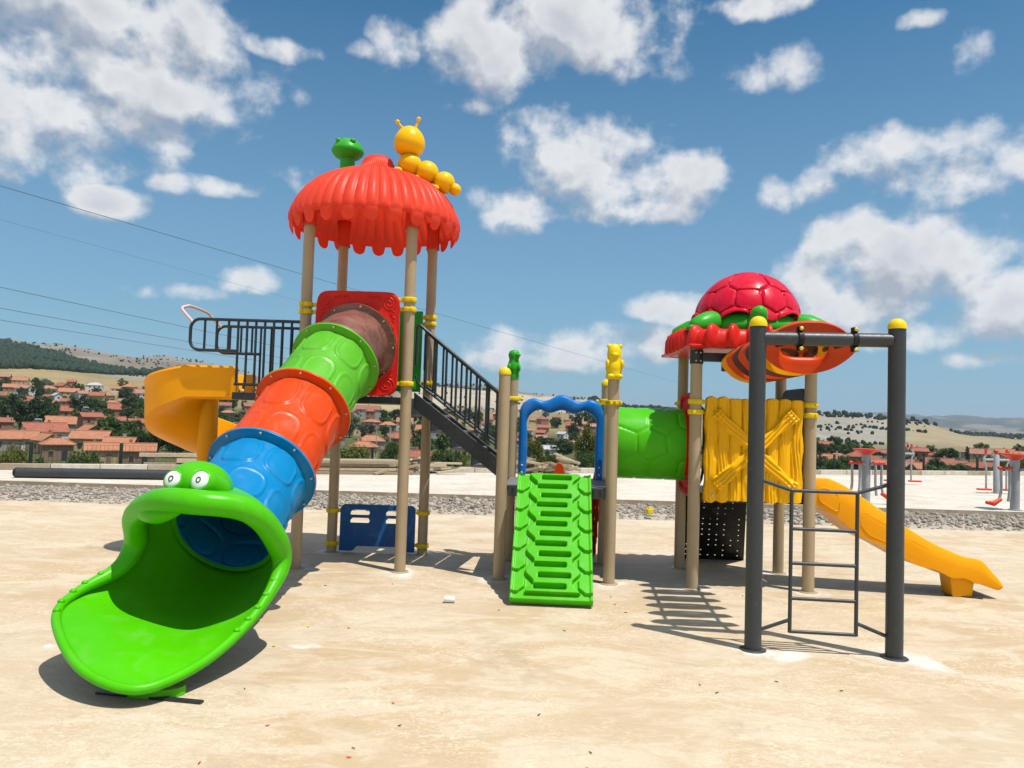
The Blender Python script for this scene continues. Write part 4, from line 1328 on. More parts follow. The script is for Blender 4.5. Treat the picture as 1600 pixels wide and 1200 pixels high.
# ------------------------------------------------------------------ low platform with the blue arch
def arch_platform():
    root = thing('arch_platform', (0.5, 8.1, 0), 'low grey platform on four beige posts with a wavy blue arch at its back', 'play platform')
    post(root, PE, 2.04)
    dome_cap(root, PE, 2.04)
    post(root, PE2, 2.04)
    post(root, PF, 2.02)
    post(root, PF2, 2.0)
    dome_cap(root, PF2, 2.0)
    # perforated deck: frame and plate
    q = [PE, PF, PF2, PE2]
    c = Vector((sum(p[0] for p in q) / 4, sum(p[1] for p in q) / 4, 0))
    m, _ = frame_of(PE, PF)
    W, D = 1.03, 0.99
    deck = MB()
    deck.box(c + Vector((0, 0, 0.922)), (W, D, 0.012), m=m)
    deck.build('deck', GREY_DECK, root, smooth=False)
    for s in (-1, 1):
        MB().box(c + m @ Vector((0, s * (D / 2 + 0.012), 0)) + Vector((0, 0, 0.872)), (W - 0.06, 0.022, 0.108), m=m).build('deck_rim', DARK_GATE, root, smooth=False, bevel=0.004)
        MB().box(c + m @ Vector((s * (W / 2 + 0.012), 0, 0)) + Vector((0, 0, 0.872)), (0.022, D - 0.08, 0.108), m=m).build('deck_rim', DARK_GATE, root, smooth=False, bevel=0.004)
    slots = MB()
    for i in range(14):
        for j in range(3):
            slots.box(c + m @ Vector((-0.44 + 0.066 * i, -D / 2 - 0.0245, 0)) + Vector((0, 0, 0.895 - 0.022 * j)), (0.018, 0.003, 0.008), m=m)
    stuff(slots.build('punched_slots', BLACK, root, smooth=False))
    # blue arch, wavy top, at the back edge
    ma, ca = frame_of(PE2, PF2, 0.925)
    ca = ca + ma @ Vector((0.03, -0.02, 0))
    n = 64
    outer, inner = [], []
    hw = 0.472
    for k in range(12):
        t = k / 12
        outer.append((-hw, 0.72 * t)); inner.append((-hw + 0.085 + 0.012 * math.sin(t * 3), 0.60 * t))
    for k in range(13):
        a = PI - (PI / 2) * k / 12
        outer.append((-hw + 0.17 + 0.17 * math.cos(a), 0.72 + 0.17 * math.sin(a)))
        inner.append((-hw + 0.085 + 0.16 + 0.16 * math.cos(a), 0.60 + 0.16 * math.sin(a)))
    for k in range(1, 40):
        t = k / 40
        xo = -hw + 0.17 + (2 * hw - 0.34) * t
        zo = 0.89 + 0.034 * math.cos(3 * PI * (t - 0.5)) + 0.012 * math.sin(PI * t)
        outer.append((xo, zo))
        xi = -hw + 0.245 + (2 * hw - 0.49) * t
        inner.append((xi, 0.76 + 0.022 * math.cos(3 * PI * (t - 0.5)) - 0.02 * math.sin(PI * t)))
    half_o, half_i = outer[:25], inner[:25]
    outer += [(-x, z) for x, z in reversed(half_o)]
    inner += [(-x, z) for x, z in reversed(half_i)]
    k = len(outer)
    mb = MB()
    ring = [(0.0, -0.5), (0.0, 0.5), (1.0, 0.5), (1.0, -0.5)]
    prof = [(0.0, 0.0), (0.05, -0.62), (0.22, -0.9), (0.5, -1.0), (0.78, -0.9), (0.95, -0.62), (1.0, 0.0), (0.95, 0.62), (0.5, 0.9), (0.05, 0.62)]
    def fn(i, j):
        w, y = prof[j]
        o, q = outer[i], inner[i]
        return ca + ma @ Vector((o[0] + (q[0] - o[0]) * w, y * 0.05, o[1] + (q[1] - o[1]) * w))
    mb.grid(fn, k, len(prof), wrap_v=True)
    for i in (0, k - 1):
        mb.add([fn(i, j) for j in range(len(prof))], [tuple(range(len(prof)))])
    arch = mb.build('arch', ROYAL, root, angle=60)
    mb = MB()
    for s in (-1, 1):
        for z in (0.06, 0.14):
            q = ca + ma @ Vector((s * (hw - 0.045), -0.045, z))
            mb.ball(q, (0.014, 0.01, 0.014), 10, 6)
    stuff(mb.build('bolts', BOLT, arch))
    clamp(root, PE2, 1.80, PF2, reach=0.10)
    clamp(root, PF2, 1.80, PE2, reach=0.10)
    clamp(root, PF, 1.765, PE, reach=0.10)
    clamp(root, PF, 1.765, (1.888, 7.6), reach=0.07)
    # animal finials
    g = MB()
    x, y = PE2
    g.lathe([(0.062, 2.02), (0.066, 2.06), (0.060, 2.09), (0.074, 2.12), (0.078, 2.15), (0.066, 2.20), (0.052, 2.235), (0.060, 2.265), (0.066, 2.295), (0.055, 2.33), (0.03, 2.348), (0.0, 2.352)], (x, y, 0), 24)
    g.ball((x + 0.045, y - 0.045, 2.29), (0.03, 0.035, 0.022), 12, 8)
    g.ball((x - 0.05, y - 0.05, 2.15), (0.022, 0.035, 0.045), 12, 8)
    g.ball((x + 0.055, y - 0.05, 2.15), (0.022, 0.035, 0.045), 12, 8)
    g.build('green_finial', GREEN_DARK, root, angle=60)
    f = MB()
    x, y = PF
    f.lathe([(0.066, 1.995), (0.078, 2.01), (0.080, 2.04), (0.074, 2.06), (0.082, 2.09), (0.084, 2.12), (0.078, 2.16), (0.064, 2.19), (0.070, 2.215), (0.072, 2.245), (0.066, 2.29), (0.052, 2.325), (0.03, 2.345), (0.0, 2.352)], (x, y, 0), 24)
    for (dx, dy, z, r) in ((-0.055, -0.01, 2.325, (0.022, 0.016, 0.024)), (0.055, -0.01, 2.325, (0.022, 0.016, 0.024)), (0.0, -0.068, 2.235, (0.036, 0.025, 0.026)), (-0.07, -0.045, 2.15, (0.022, 0.03, 0.042)), (0.07, -0.045, 2.15, (0.022, 0.03, 0.042)), (-0.04, -0.075, 2.025, (0.035, 0.03, 0.024)), (0.045, -0.075, 2.025, (0.035, 0.03, 0.024))):
        f.ball((x + dx, y + dy, z), r, 12, 8)
    f.build('yellow_finial', LEMON, root, angle=60)
    return root
arch_platform()

def wave_climber():
    """double wavy chute of orange plastic behind the arch"""
    root = thing('wavy_chute', (0.55, 9.1, 0), 'orange red ribbed double chute behind the blue arch', 'slide')
    m, c = frame_of(PE2, PF2, 0.0)
    n = 40
    pts, lat, up = [], [], []
    for i in range(n):
        t = i / (n - 1)
        y = 0.04 + 1.05 * t
        z = 0.90 - 0.80 * sstep(0.0, 1.0, t) + 0.02 * math.sin(t * 22)
        pts.append(c + m @ Vector((0.02, y, z)))
        lat.append(m @ Vector((1, 0, 0)))
        up.append(Vector((0, 0, 1)))
    w = 0.44
    prof = [(-w, -0.10), (-w - 0.012, 0.10), (-w, 0.135), (-w + 0.025, 0.14), (-w + 0.045, 0.10), (-w + 0.06, 0.02), (-0.20, -0.02), (-0.10, 0.02), (-0.058, 0.09), (-0.042, 0.16), (-0.02, 0.188), (0.0, 0.195), (0.02, 0.188), (0.042, 0.16), (0.058, 0.09), (0.10, 0.02), (0.20, -0.02), (w - 0.06, 0.02), (w - 0.045, 0.10), (w - 0.025, 0.14), (w, 0.135), (w + 0.012, 0.10), (w, -0.10)]
    k = len(prof)
    mb = MB()
    def fn(i, j):
        p = prof[j]
        rib = 0.012 * math.sin(i * 1.6) if j in (0, 1, k - 2, k - 1) else 0.0
        return Vector(pts[i]) + lat[i] * (p[0] + (rib if p[0] > 0 else -rib)) + up[i] * p[1]
    mb.grid(fn, n, k, wrap_v=True)
    for i in (0, n - 1):
        mb.add([fn(i, j) for j in range(k)], [tuple(range(k))])
    mb.build('chute', ORANGE, root, angle=50)
    # ribbed side skirts
    for s in (-1, 1):
        sk = MB()
        def g(i, j):
            t = i / 59
            i2 = min(int(t * (n - 1)), n - 1)
            q = Vector(pts[i2]) + lat[i2] * s * (w + 0.004 + 0.014 * abs(math.sin(i * 0.55 + j * 0.35)))
            q.z = max(q.z - 0.06 - (0.36 * sstep(0.0, 0.3, t) + 0.10) * j / 7, 0.012)
            return q
        sk.grid(g, 60, 8).build('ribbed_skirt', ORANGE, root, angle=60, solid=0.012)
    return root
wave_climber()

# ------------------------------------------------------------------ green climbing ramp
def ramp():
    root = thing('climbing_ramp', (0.4, 7.0, 0), 'bright green moulded climbing ramp with rows of slotted footholds', 'climbing ramp')
    bl, br = Vector((0.0, 6.635, 0.0)), Vector((0.705, 6.595, 0.0))
    tl = Vector((0.075, 7.555, 0.965))
    x = (br - bl).normalized()
    s = (tl - bl)
    s = (s - x * s.dot(x))
    L = s.length + 0.02
    s.normalize()
    nrm = x.cross(s).normalized()      # points up and towards the viewer
    if nrm.z < 0:
        nrm = -nrm
    W = 0.71
    m = Matrix((x, -nrm, s)).transposed()
    c = bl + x * W / 2 + s * L / 2 + nrm * 0.055 + Vector((0.035, 0, 0.0))
    sl = L / 12.6
    def box_sd(dx, dz, hw, hh, r):
        qx, qz = abs(dx) - hw + r, abs(dz) - hh + r
        return math.hypot(max(qx, 0), max(qz, 0)) + min(max(qx, qz), 0) - r
    def fn(px, pz):
        u, v = px, pz + L / 2
        h = 0.0
        edge = 0.200 + 0.036 * math.cos(2 * PI * (v - 0.4 * sl) / (2 * sl)) + (0.012 if u > 0 else -0.004)
        inner = sstep(edge + 0.007, edge - 0.007, abs(u))
        if v < 0.055 or v > L - 0.012:
            inner = 0.0
        h += 0.040 * inner
        k = int(v / sl - 0.55)
        if 0 <= k < 12:
            cz = (k + 1.05) * sl
            cx = -0.016 if k % 2 == 0 else 0.022
            d = box_sd(u - cx, v - cz, 0.140, 0.025, 0.014)
            h -= 0.055 * sstep(0.005, -0.006, d)
        # side tabs
        q = (v - 0.055) / (2 * sl)
        f = (q % 1.0)
        reach = 0.125 - 0.055 * sstep(0.30, 0.0, f) if f < 0.62 else 0.0
        side = W / 2 - abs(u)
        if f < 0.62:
            h += 0.028 * sstep(reach + 0.006, reach - 0.006, side) * sstep(0.0, 0.04, f) * sstep(0.62, 0.60, f)
        h += 0.012 * sstep(0.030, 0.022, side)
        return h
    mb = relief_plate(MB(), W, L, fn, 0.075, m, c, 150, 300)
    mb.build('ramp_board', GREEN, root, angle=75)
    return root
ramp()

# ------------------------------------------------------------------ green crawl tunnel
def cell_edge(p, seeds):
    ds = sorted((p - s).length for s in seeds)
    return ds[1] - ds[0]
def tunnel():
    root = thing('crawl_tunnel', (1.45, 8.0, 0), 'short green crawl tunnel joining the blue arch platform to the turtle tower', 'tunnel')
    a, b = Vector((1.055, 8.05, 1.365)), Vector((1.835, 7.985, 1.365))
    R = 0.352
    t = (b - a).normalized()
    L = (b - a).length
    n = Vector((0, 0, 1))
    s = t.cross(n)
    r = random.Random(9)
    seeds = [Vector((0.10 + 0.29 * i + (0.12 if k % 2 else 0), (k + r.uniform(-.12, .12)) * 2 * PI * R / 8, 0)) for i in range(3) for k in range(-1, 10)]
    na, nl = 150, 56
    def fn(i, j):
        an = 2 * PI * i / na
        x = L * j / (nl - 1)
        e = cell_edge(Vector((x, an * R, 0)), seeds)
        rr = R + 0.010 * sstep(0.008, 0.028, e)
        return a + t * x + (n * math.cos(an) + s * math.sin(an)) * rr
    MB().grid(fn, na, nl, wrap_u=True).build('tube', GREEN, root, angle=60, solid=0.012)
    for p, z in ((a, 0.0), (b, -0.018)):
        m = Matrix((n, s, t)).transposed()
        if m.determinant() < 0:
            m = Matrix((n, -s, t)).transposed()
        MB().lathe([(R - 0.01, z), (R + 0.045, z), (R + 0.045, z + 0.018), (R - 0.01, z + 0.018)], p, 64, m, close=False).build('flange', GREEN, root)
    return root
tunnel()

# ------------------------------------------------------------------ turtle tower
def turtle_tower():
    root = thing('turtle_tower', (2.38, 7.95, 0), 'play tower roofed by a crimson turtle shell on four beige posts', 'play tower')
    for p in (PG, PH, PI_, PJ):
        post(root, p, 2.34)
    q = [PH, PJ, PI_, PG]
    c = Vector((sum(p[0] for p in q) / 4, sum(p[1] for p in q) / 4, 0))
    m, _ = frame_of(PH, PJ)
    MB().box(c + Vector((0, 0, 0.875)), (1.05, 0.90, 0.085), m=m).build('deck', DARK, root, smooth=False, bevel=0.006)
    # tunnel panel on the left face
    mp, cp = frame_of(PG, PH, 1.38)
    cp = cp + mp @ Vector((0, -0.01, 0))
    pan = holed_panel(0.84, 1.04, 0.352, 0.045, mp, cp, (0.0, -0.01)).build('tunnel_panel', RED_MATT, root)
    stuff(scrolls(0.84, 1.04, 0.352, mp, cp, -0.024, 8).build('scroll_relief', RED_MATT, pan))
    # yellow palisade panel on the near face
    my, cy = frame_of(PH, PJ, 1.345)
    cy = cy + my @ Vector((0.005, 0.0, 0))
    W, H = 0.95, 0.99
    r = random.Random(2)
    nlog = 8
    wob = [r.uniform(-0.012, 0.012) for _ in range(nlog)]
    dents = [(r.uniform(-W / 2, W / 2), r.uniform(-H / 2, H / 2), r.uniform(0.008, 0.02), r.uniform(0.05, 0.16)) for _ in range(46)]
    def edge(x, z):
        k = (x + W / 2) / W * nlog
        f = abs((k % 1.0) - 0.5) * 2
        i = min(int(k), nlog - 1)
        e = sstep(0.72, 1.0, abs(z) / (H / 2))
        z += math.copysign(1, z) * e * (0.022 * math.sqrt(max(0, 1 - f * f)) - 0.012 + wob[i] * (1 - f))
        x += 0.010 * math.sin(z * 17 + (1 if x > 0 else 0)) * sstep(0.8, 1.0, abs(x) / (W / 2))
        return x, z
    def yfn(x, z):
        k = (x + W / 2) / W * nlog
        f = ((k % 1.0) - 0.5) * 2
        i = min(max(int(k), 0), nlog - 1)
        h = 0.030 * math.sqrt(max(0.02, 1 - min(abs(f), 1) ** 2))
        h += 0.0045 * math.sin(x * 210 + 3 * math.sin(z * 9 + i)) * (0.5 + 0.5 * math.sin(z * 5 + i * 2))
        for (dx, dz, dw, dh) in dents:
            if abs(x - dx) < dw and abs(z - dz) < dh:
                h -= 0.008 * (1 - ((x - dx) / dw) ** 2) * (1 - ((z - dz) / dh) ** 2)
        for sgn in (1, -1):
            L = math.hypot(0.80, 0.76)
            ux, uz = 0.80 / L, sgn * 0.76 / L
            al = x * ux + z * uz
            ac = -x * uz + z * ux
            if abs(al) < 0.535:
                w = 0.062 + 0.008 * math.sin(al * 15 + sgn) + 0.012 * sstep(0.42, 0.53, abs(al))
                b = sstep(w, w - 0.022, abs(ac)) * sstep(0.535, 0.51, abs(al))
                if b > 0:
                    h2 = 0.058 + 0.010 * sgn + 0.006 * math.sin(ac * 170 + 2 * math.sin(al * 11)) + 0.012 * sstep(0.40, 0.47, abs(al)) * abs(math.sin(al * 70))
                    h = h * (1 - b) + max(h, h2) * b
        return h
    relief_plate(MB(), W, H, yfn, 0.045, my, cy, 190, 150, edge).build('palisade_panel', YELLOW_P, root, angle=75)
    mb = MB()
    for (dx, dz) in ((-0.40, -0.435), (0.37, -0.435)):
        mb.ball(cy + my @ Vector((dx, -0.052, dz)), (0.015, 0.012, 0.015), 10, 6)
    stuff(mb.build('panel_bolts', BOLT, root))
    for p, o in ((PH, PJ), (PJ, PH)):
        clamp(root, p, 1.80, o, double=False, reach=0.115)
        clamp(root, p, 1.70, o, double=False, reach=0.07)
    clamp(root, PG, 1.80, PH, double=True, reach=0.09)
    # black slide-entry panel on the right face
    mr, cr = frame_of(PJ, PI_, 0.0)
    out = [(-0.35, 0.86), (-0.24, 0.86), (-0.24, 1.62), (-0.18, 1.72), (0.18, 1.72), (0.24, 1.62), (0.24, 0.86), (0.35, 0.86), (0.35, 1.86), (0.31, 1.94), (0.22, 1.97), (-0.22, 1.97), (-0.31, 1.94), (-0.35, 1.86)]
    MB().prism(out, 0.045, mr, cr).build('slide_panel', BLACK, root, smooth=False, bevel=0.006)
    # grab bar beside the near left post
    MB().tube(catmull([(1.86, 7.55, 1.76), (1.895, 7.56, 1.70), (1.90, 7.56, 1.5), (1.90, 7.56, 1.2), (1.885, 7.56, 1.06), (1.86, 7.55, 1.0)], 5), 0.0135, 8).build('grab_bar', RAIL, root, angle=60)
    # black perforated climbing board leaning against the far side
    tl, tr, blp, brp = Vector((1.93, 8.46, 0.86)), Vector((2.60, 8.42, 0.86)), Vector((2.02, 9.12, 0.0)), Vector((2.78, 9.09, 0.0))
    nu, nv = 45, 53
    r2 = random.Random(4)
    holes = set()
    for a in range(4, nu - 4, 5):
        for b in range(4, nv - 4, 4):
            if r2.random() < 0.62:
                holes.add((a, b))
    gr = MB()
    V, idx = [], {}
    for i in range(nu):
        for j in range(nv):
            u, v = i / (nu - 1), j / (nv - 1)
            idx[i, j] = len(V)
            V.append(tl.lerp(tr, u).lerp(blp.lerp(brp, u), v))
    gr.add(V, [(idx[i, j], idx[i + 1, j], idx[i + 1, j + 1], idx[i, j + 1]) for i in range(nu - 1) for j in range(nv - 1) if (i, j) not in holes])
    gr.build('climbing_board', BLACK, root, smooth=False, solid=0.012)
    # roof: scalloped crimson tray
    cx, cy2 = 2.42, 7.95
    nseg = 26 * 14
    prof = [(0.80, 2.315), (0.83, 2.32), (0.845, 2.345), (0.84, 2.42), (0.815, 2.475), (0.78, 2.505), (0.74, 2.50), (0.66, 2.49), (0.4, 2.50), (0.0, 2.52)]
    def tray(i, j):
        a = 2 * PI * i / nseg
        ca, sa = math.cos(a), math.sin(a)
        k = (abs(ca) ** 5 + abs(sa) ** 5) ** (-1 / 5)
        r0, z = prof[j]
        l = max(0.0, math.cos(28 * a)) ** 0.8 + 0.35
        w = sstep(0.5, 0.75, r0)
        r1 = r0 * (0.965 * k if k < 2 else 1) + (l - 0.6) * 0.05 * w
        z1 = z + (l - 0.6) * 0.05 * w * (1 if j > 2 else 0.1)
        return Vector((cx + r1 * ca * 0.91, cy2 + r1 * sa * 0.90, z1))
    tr_ = MB().grid(tray, nseg, len(prof), wrap_u=True).build('roof_tray', RED, root, angle=55, solid=0.012)
    MB().box((cx, cy2, 2.33), (1.50, 1.36, 0.03)).build('tray_floor', RED, tr_, smooth=False, bevel=0.01)
    # green body, legs and head
    body = MB().lathe([(0.53, 2.49), (0.565, 2.52), (0.56, 2.58), (0.51, 2.66), (0.40, 2.72), (0.0, 2.75)], (cx, cy2, 0), 48).build('turtle_body', GREEN_DARK, root, angle=60)
    for (dx, dy) in ((-0.56, -0.42), (0.56, -0.42), (-0.56, 0.42), (0.56, 0.42)):
        lg = MB()
        s = math.copysign(1, dx)
        p0, p1 = Vector((cx + dx * 0.75, cy2 + dy * 0.75, 2.60)), Vector((cx + dx * 1.16, cy2 + dy * 1.06, 2.535))
        lg.tube([p0, p0.lerp(p1, 0.35), p0.lerp(p1, 0.7), p1, p1 + (p1 - p0) * 0.12], [0.115, 0.125, 0.105, 0.08, 0.03], 16)
        for k in (-1, 0, 1):
            lg.ball(p1 + Vector((s * 0.035, k * 0.05, -0.01)), (0.042, 0.026, 0.026), 10, 7)
        lg.build('turtle_leg', GREEN_DARK, body, angle=60)
    hd = MB().tube([(2.36, 7.45, 2.56), (2.345, 7.36, 2.58), (2.335, 7.30, 2.62), (2.33, 7.265, 2.665), (2.33, 7.25, 2.70), (2.33, 7.25, 2.725)], [0.10, 0.085, 0.082, 0.08, 0.06, 0.02], 18)
    hd.build('turtle_head', GREEN_DARK, body, angle=60)
    # shell: raised plates separated by grooves
    seeds = [Vector((0, 0, 1))]
    for k in range(6):
        a = 2 * PI * (k + 0.25) / 6
        seeds.append(Vector((math.cos(a) * 0.66, math.sin(a) * 0.66, 0.75)))
    for k in range(12):
        a = 2 * PI * (k + 0.5) / 12
        seeds.append(Vector((math.cos(a) * 0.955, math.sin(a) * 0.955, 0.295)))
    for k in range(12):
        a = 2 * PI * k / 12
        seeds.append(Vector((math.cos(a), math.sin(a), -0.10)))
    nu, nv = 220, 80
    def shell(i, j):
        a = 2 * PI * i / nu
        th = (PI / 2 * 1.06) * j / (nv - 1)
        d = Vector((math.sin(th) * math.cos(a), math.sin(th) * math.sin(a), math.cos(th)))
        e = cell_edge(d, seeds)
        k = 1.0 + 0.050 * sstep(0.028, 0.058, e) + 0.008 * sstep(0.05, 0.4, e)
        low = sstep(0.86, 1.0, th / (PI / 2 * 1.06))
        zz = 2.69 + 0.450 * d.z ** 1.12 * k + 0.045 * low * math.cos(a * 6 - 0.5) if d.z > 0 else 2.69 + 0.450 * d.z + 0.045 * low * math.cos(a * 6 - 0.5)
        fl = 1.0 + 0.07 * low
        return Vector((cx + 0.50 * d.x * k * fl, cy2 + 0.50 * d.y * k * fl, zz))
    MB().grid(shell, nu, nv, wrap_u=True).build('turtle_shell', CRIMSON, root, angle=60, solid=0.014)
    return root
turtle_tower()

# ------------------------------------------------------------------ straight yellow slide on the right
def straight_slide():
    root = thing('straight_slide', (3.8, 7.8, 0), 'straight open yellow slide running down to the right from the turtle tower', 'slide')
    top = [(2.95, 1.095), (3.06, 1.098), (3.14, 1.085), (3.328, 0.993), (3.642, 0.786), (4.017, 0.551), (4.25, 0.442), (4.39, 0.392), (4.50, 0.375), (4.57, 0.345), (4.65, 0.255), (4.71, 0.19), (4.738, 0.15)]
    bot = [(2.95, 0.85), (3.06, 0.80), (3.14, 0.75), (3.333, 0.622), (3.56, 0.48), (3.90, 0.325), (4.10, 0.25), (4.25, 0.205), (4.38, 0.175), (4.50, 0.15), (4.60, 0.115), (4.69, 0.09), (4.733, 0.105)]
    T = catmull([(x, 0, z) for x, z in top], 6)
    B = catmull([(x, 0, z) for x, z in bot], 6)
    n = len(T)
    y0, y1 = 7.53, 8.04
    def sec(i):
        t, b = T[i], B[i]
        skew = -0.075 * (t.x - 2.95)
        h = t.z - b.z
        fl = b.z + min(0.08, h * 0.4) + 0.02
        bl = 0.012 * math.sin(i * 0.55) if 8 < i < n - 18 else 0
        q = []
        for (y, z, x) in ((y0, b.z + bl, b.x), (y0 - 0.012, b.z + h * 0.5, (b.x + t.x) / 2), (y0 - 0.004, t.z - 0.02, t.x), (y0 + 0.012, t.z, t.x), (y0 + 0.035, t.z - 0.006, t.x), (y0 + 0.048, t.z - 0.035, t.x), (y0 + 0.06, fl + 0.04, t.x), (y0 + 0.11, fl, t.x),
                          (y1 - 0.11, fl, t.x), (y1 - 0.06, fl + 0.04, t.x), (y1 - 0.048, t.z - 0.035, t.x), (y1 - 0.035, t.z - 0.006, t.x), (y1 - 0.012, t.z, t.x), (y1 + 0.004, t.z - 0.02, t.x), (y1 + 0.012, b.z + h * 0.5, (b.x + t.x) / 2), (y1, b.z + bl, b.x)):
            q.append(Vector((x, y + skew, z)))
        return q
    S = [sec(i) for i in range(n)]
    k = len(S[0])
    mb = MB().grid(lambda i, j: S[i][j], n, k, wrap_v=True)
    mb.add(S[0], [tuple(range(k))]).add(S[-1], [tuple(range(k))])
    ch = mb.build('chute', YELLOW, root, angle=45)
    # pressed strengthening fields on the near wall
    for (x0, x1, zo) in ((3.02, 3.22, 0.10), (3.42, 3.72, 0.12), (3.84, 4.10, 0.09)):
        pts = []
        for q in range(25):
            a = 2 * PI * q / 24
            x = (x0 + x1) / 2 + (x1 - x0) / 2 * math.copysign(abs(math.cos(a)) ** 0.6, math.cos(a))
            i = min(range(n), key=lambda w: abs(T[w].x - x))
            zb = B[min(range(n), key=lambda w: abs(B[w].x - x))].z
            zt = T[i].z
            z = zb + (zt - zb) * (0.42 + 0.26 * math.copysign(abs(math.sin(a)) ** 0.6, math.sin(a)))
            pts.append((x, y0 - 0.010 - 0.075 * (x - 2.95), z))
        MB().tube([Vector(q) + Vector((0, 0.0025, 0)) for q in pts], 0.005, 6).build('pressed_rib', YELLOW, ch, angle=70)
    yk = y0 - 0.075 * 1.45
    MB().prism([(4.28, 0.21), (4.31, 0.0), (4.49, 0.0), (4.515, 0.17)], 0.22, Matrix.Rotation(-0.05, 3, 'Z'), (0.0, yk + 0.36, 0.0)).build('foot', YELLOW, root, smooth=False, bevel=0.012)
    MB().bar((4.25, 7.52, 0.006), (4.55, 7.40, 0.006), 0.03, 0.01).build('anchor_strap', DARK, root)
    return root
straight_slide()

# ------------------------------------------------------------------ overhead ring ladder
def overhead_ladder():
    root = thing('overhead_ladder', (2.27, 6.4, 2.1), 'overhead ladder of orange, yellow and brown oval rings hung between gate and turtle tower', 'climbing ladder')
    mats = [ORANGE, YELLOW, RUNG_BROWN, ORANGE, RUNG_BROWN, ORANGE, YELLOW]
    tilt = math.radians(33)
    mm = Matrix.Rotation(math.radians(-4), 3, 'Z') @ Matrix.Rotation(tilt, 3, 'X')
    a_o, b_o, a_i, b_i = 0.315, 0.215, 0.175, 0.085
    prof = [(0.0, 0.0), (0.06, -0.022), (0.2, -0.012), (0.45, 0.012), (0.75, 0.03), (0.93, 0.024), (1.0, 0.045), (1.03, 0.06), (1.0, 0.075), (0.75, 0.06), (0.45, 0.04), (0.15, 0.024)]
    n = 96
    C = []
    for k in range(7):
        t = k / 6
        c = Vector((2.185 + 0.155 * t, 5.70 + 1.62 * t, 2.195))
        C.append(c)
        def fn(i, j):
            a = 2 * PI * i / n
            w, y = prof[j]
            ca, sa = math.cos(a), math.sin(a)
            pt = 1.0 + 0.09 * abs(ca) ** 14
            o = Vector((a_o * ca * pt, 0, b_o * sa))
            q = Vector((a_i * math.copysign(abs(ca) ** 0.6, ca), 0, b_i * math.copysign(abs(sa) ** 0.7, sa) - 0.035))
            v = q.lerp(o, w)
            v.y = -y - 0.010 * math.cos(8 * a) * (1 if 3 <= j <= 5 else 0) + 0.03
            return c + mm @ v
        MB().grid(fn, n, len(prof), wrap_u=True, wrap_v=True).build('ring_rung', mats[k], root, angle=60)
    # side links between neighbouring rings
    for s in (-1, 1):
        pts = [Vector((2.245 + s * 0.19 - 0.02, 5.50, 2.20))] + [q + Vector((s * 0.215, 0.0, 0.0)) for q in C] + [Vector((2.35 + s * 0.19, 7.42, 2.22))]
        MB().tube(pts, 0.018, 8).build('side_link', DARK, root, angle=60)
    # support beam on the turtle tower
    beam = MB().bar((PH[0], PH[1] - 0.005, 2.235), (PJ[0], PJ[1] - 0.005, 2.235), 0.075, 0.085).build('support_beam', DARK_GATE, root, smooth=False, bevel=0.008)
    for p, s in ((PH, 1), (PJ, -1)):
        MB().lathe([(0.060, 2.17), (0.064, 2.17), (0.064, 2.30), (0.060, 2.30)], (p[0], p[1], 0), 24, close=False).build('bracket', DARK, beam, solid=0.004)
        mb = MB()
        for dz in (-0.04, 0.04):
            for dx in (-0.02, 0.025):
                mb.ball((p[0] + dx, p[1] - 0.064, 2.235 + dz), 0.009, 8, 6)
        stuff(mb.build('bracket_bolts', BOLT, beam))
    MB().box((2.05, 7.42, 2.17), (0.05, 0.05, 0.14)).build('hanger', DARK, beam, bevel=0.006)
    return root
overhead_ladder()

# ------------------------------------------------------------------ slate gate with rung ladder
def gate():
    root = thing('climbing_gate', (2.245, 5.48, 0), 'dark slate goal-shaped frame with a small rung ladder and yellow post caps', 'climbing frame')
    for p in (PK, PL):
        post(root, p, 2.33, DARK_GATE, 0.0585)
        dome_cap(root, p, 2.33, 0.060)
    bar_ = MB().cyl((PK[0] + 0.04, PK[1], 2.222), (PL[0] - 0.04, PL[1], 2.222), 0.050, 24).build('top_bar', DARK_GATE, root)
    for x in (2.055, 2.43):
        y = PK[1] + (PL[1] - PK[1]) * (x - PK[0]) / (PL[0] - PK[0])
        mb = MB()
        m = Matrix.Rotation(PI / 2, 3, 'Y')
        mb.lathe([(0.0505, -0.02), (0.0585, -0.018), (0.060, 0.0), (0.0585, 0.018), (0.0505, 0.02)], (x, y, 2.222), 24, m, close=False)
        for s in (-1, 1):
            mb.box((x, y - 0.012, 2.222 + s * 0.072), (0.036, 0.05, 0.032))
        cl = mb.build('pipe_clamp', BLACK, bar_, bevel=0.003)
        mb = MB()
        for s in (-1, 1):
            mb.ball((x, y - 0.042, 2.222 + s * 0.072), (0.015, 0.012, 0.015), 12, 8)
        stuff(mb.build('clamp_bolts', BRASS, bar_))
    def gy(x):
        return PK[1] + (PL[1] - PK[1]) * (x - PK[0]) / (PL[0] - PK[0])
    xa, xb = 2.018, 2.468
    lad = None
    for x in (xa, xb):
        MB().cyl((x, gy(x), 0.135), (x, gy(x), 1.135), 0.0135, 12).build('upright', DARK_GATE, root)
    for z in (1.135, 0.865, 0.622, 0.375, 0.143):
        MB().cyl((xa, gy(xa), z), (xb, gy(xb), z), 0.0130, 12).build('rung', DARK_GATE, root)
    for (x, px, z0, z1) in ((xa, PK[0] + 0.05, 1.135, 1.20), (xb, PL[0] - 0.05, 1.135, 1.20), (xa, PK[0] + 0.05, 0.225, 0.145), (xb, PL[0] - 0.05, 0.225, 0.145)):
        MB().cyl((x, gy(x), z0), (px, gy(px), z1), 0.0130, 12).build('strut', DARK_GATE, root)
    return root
gate()

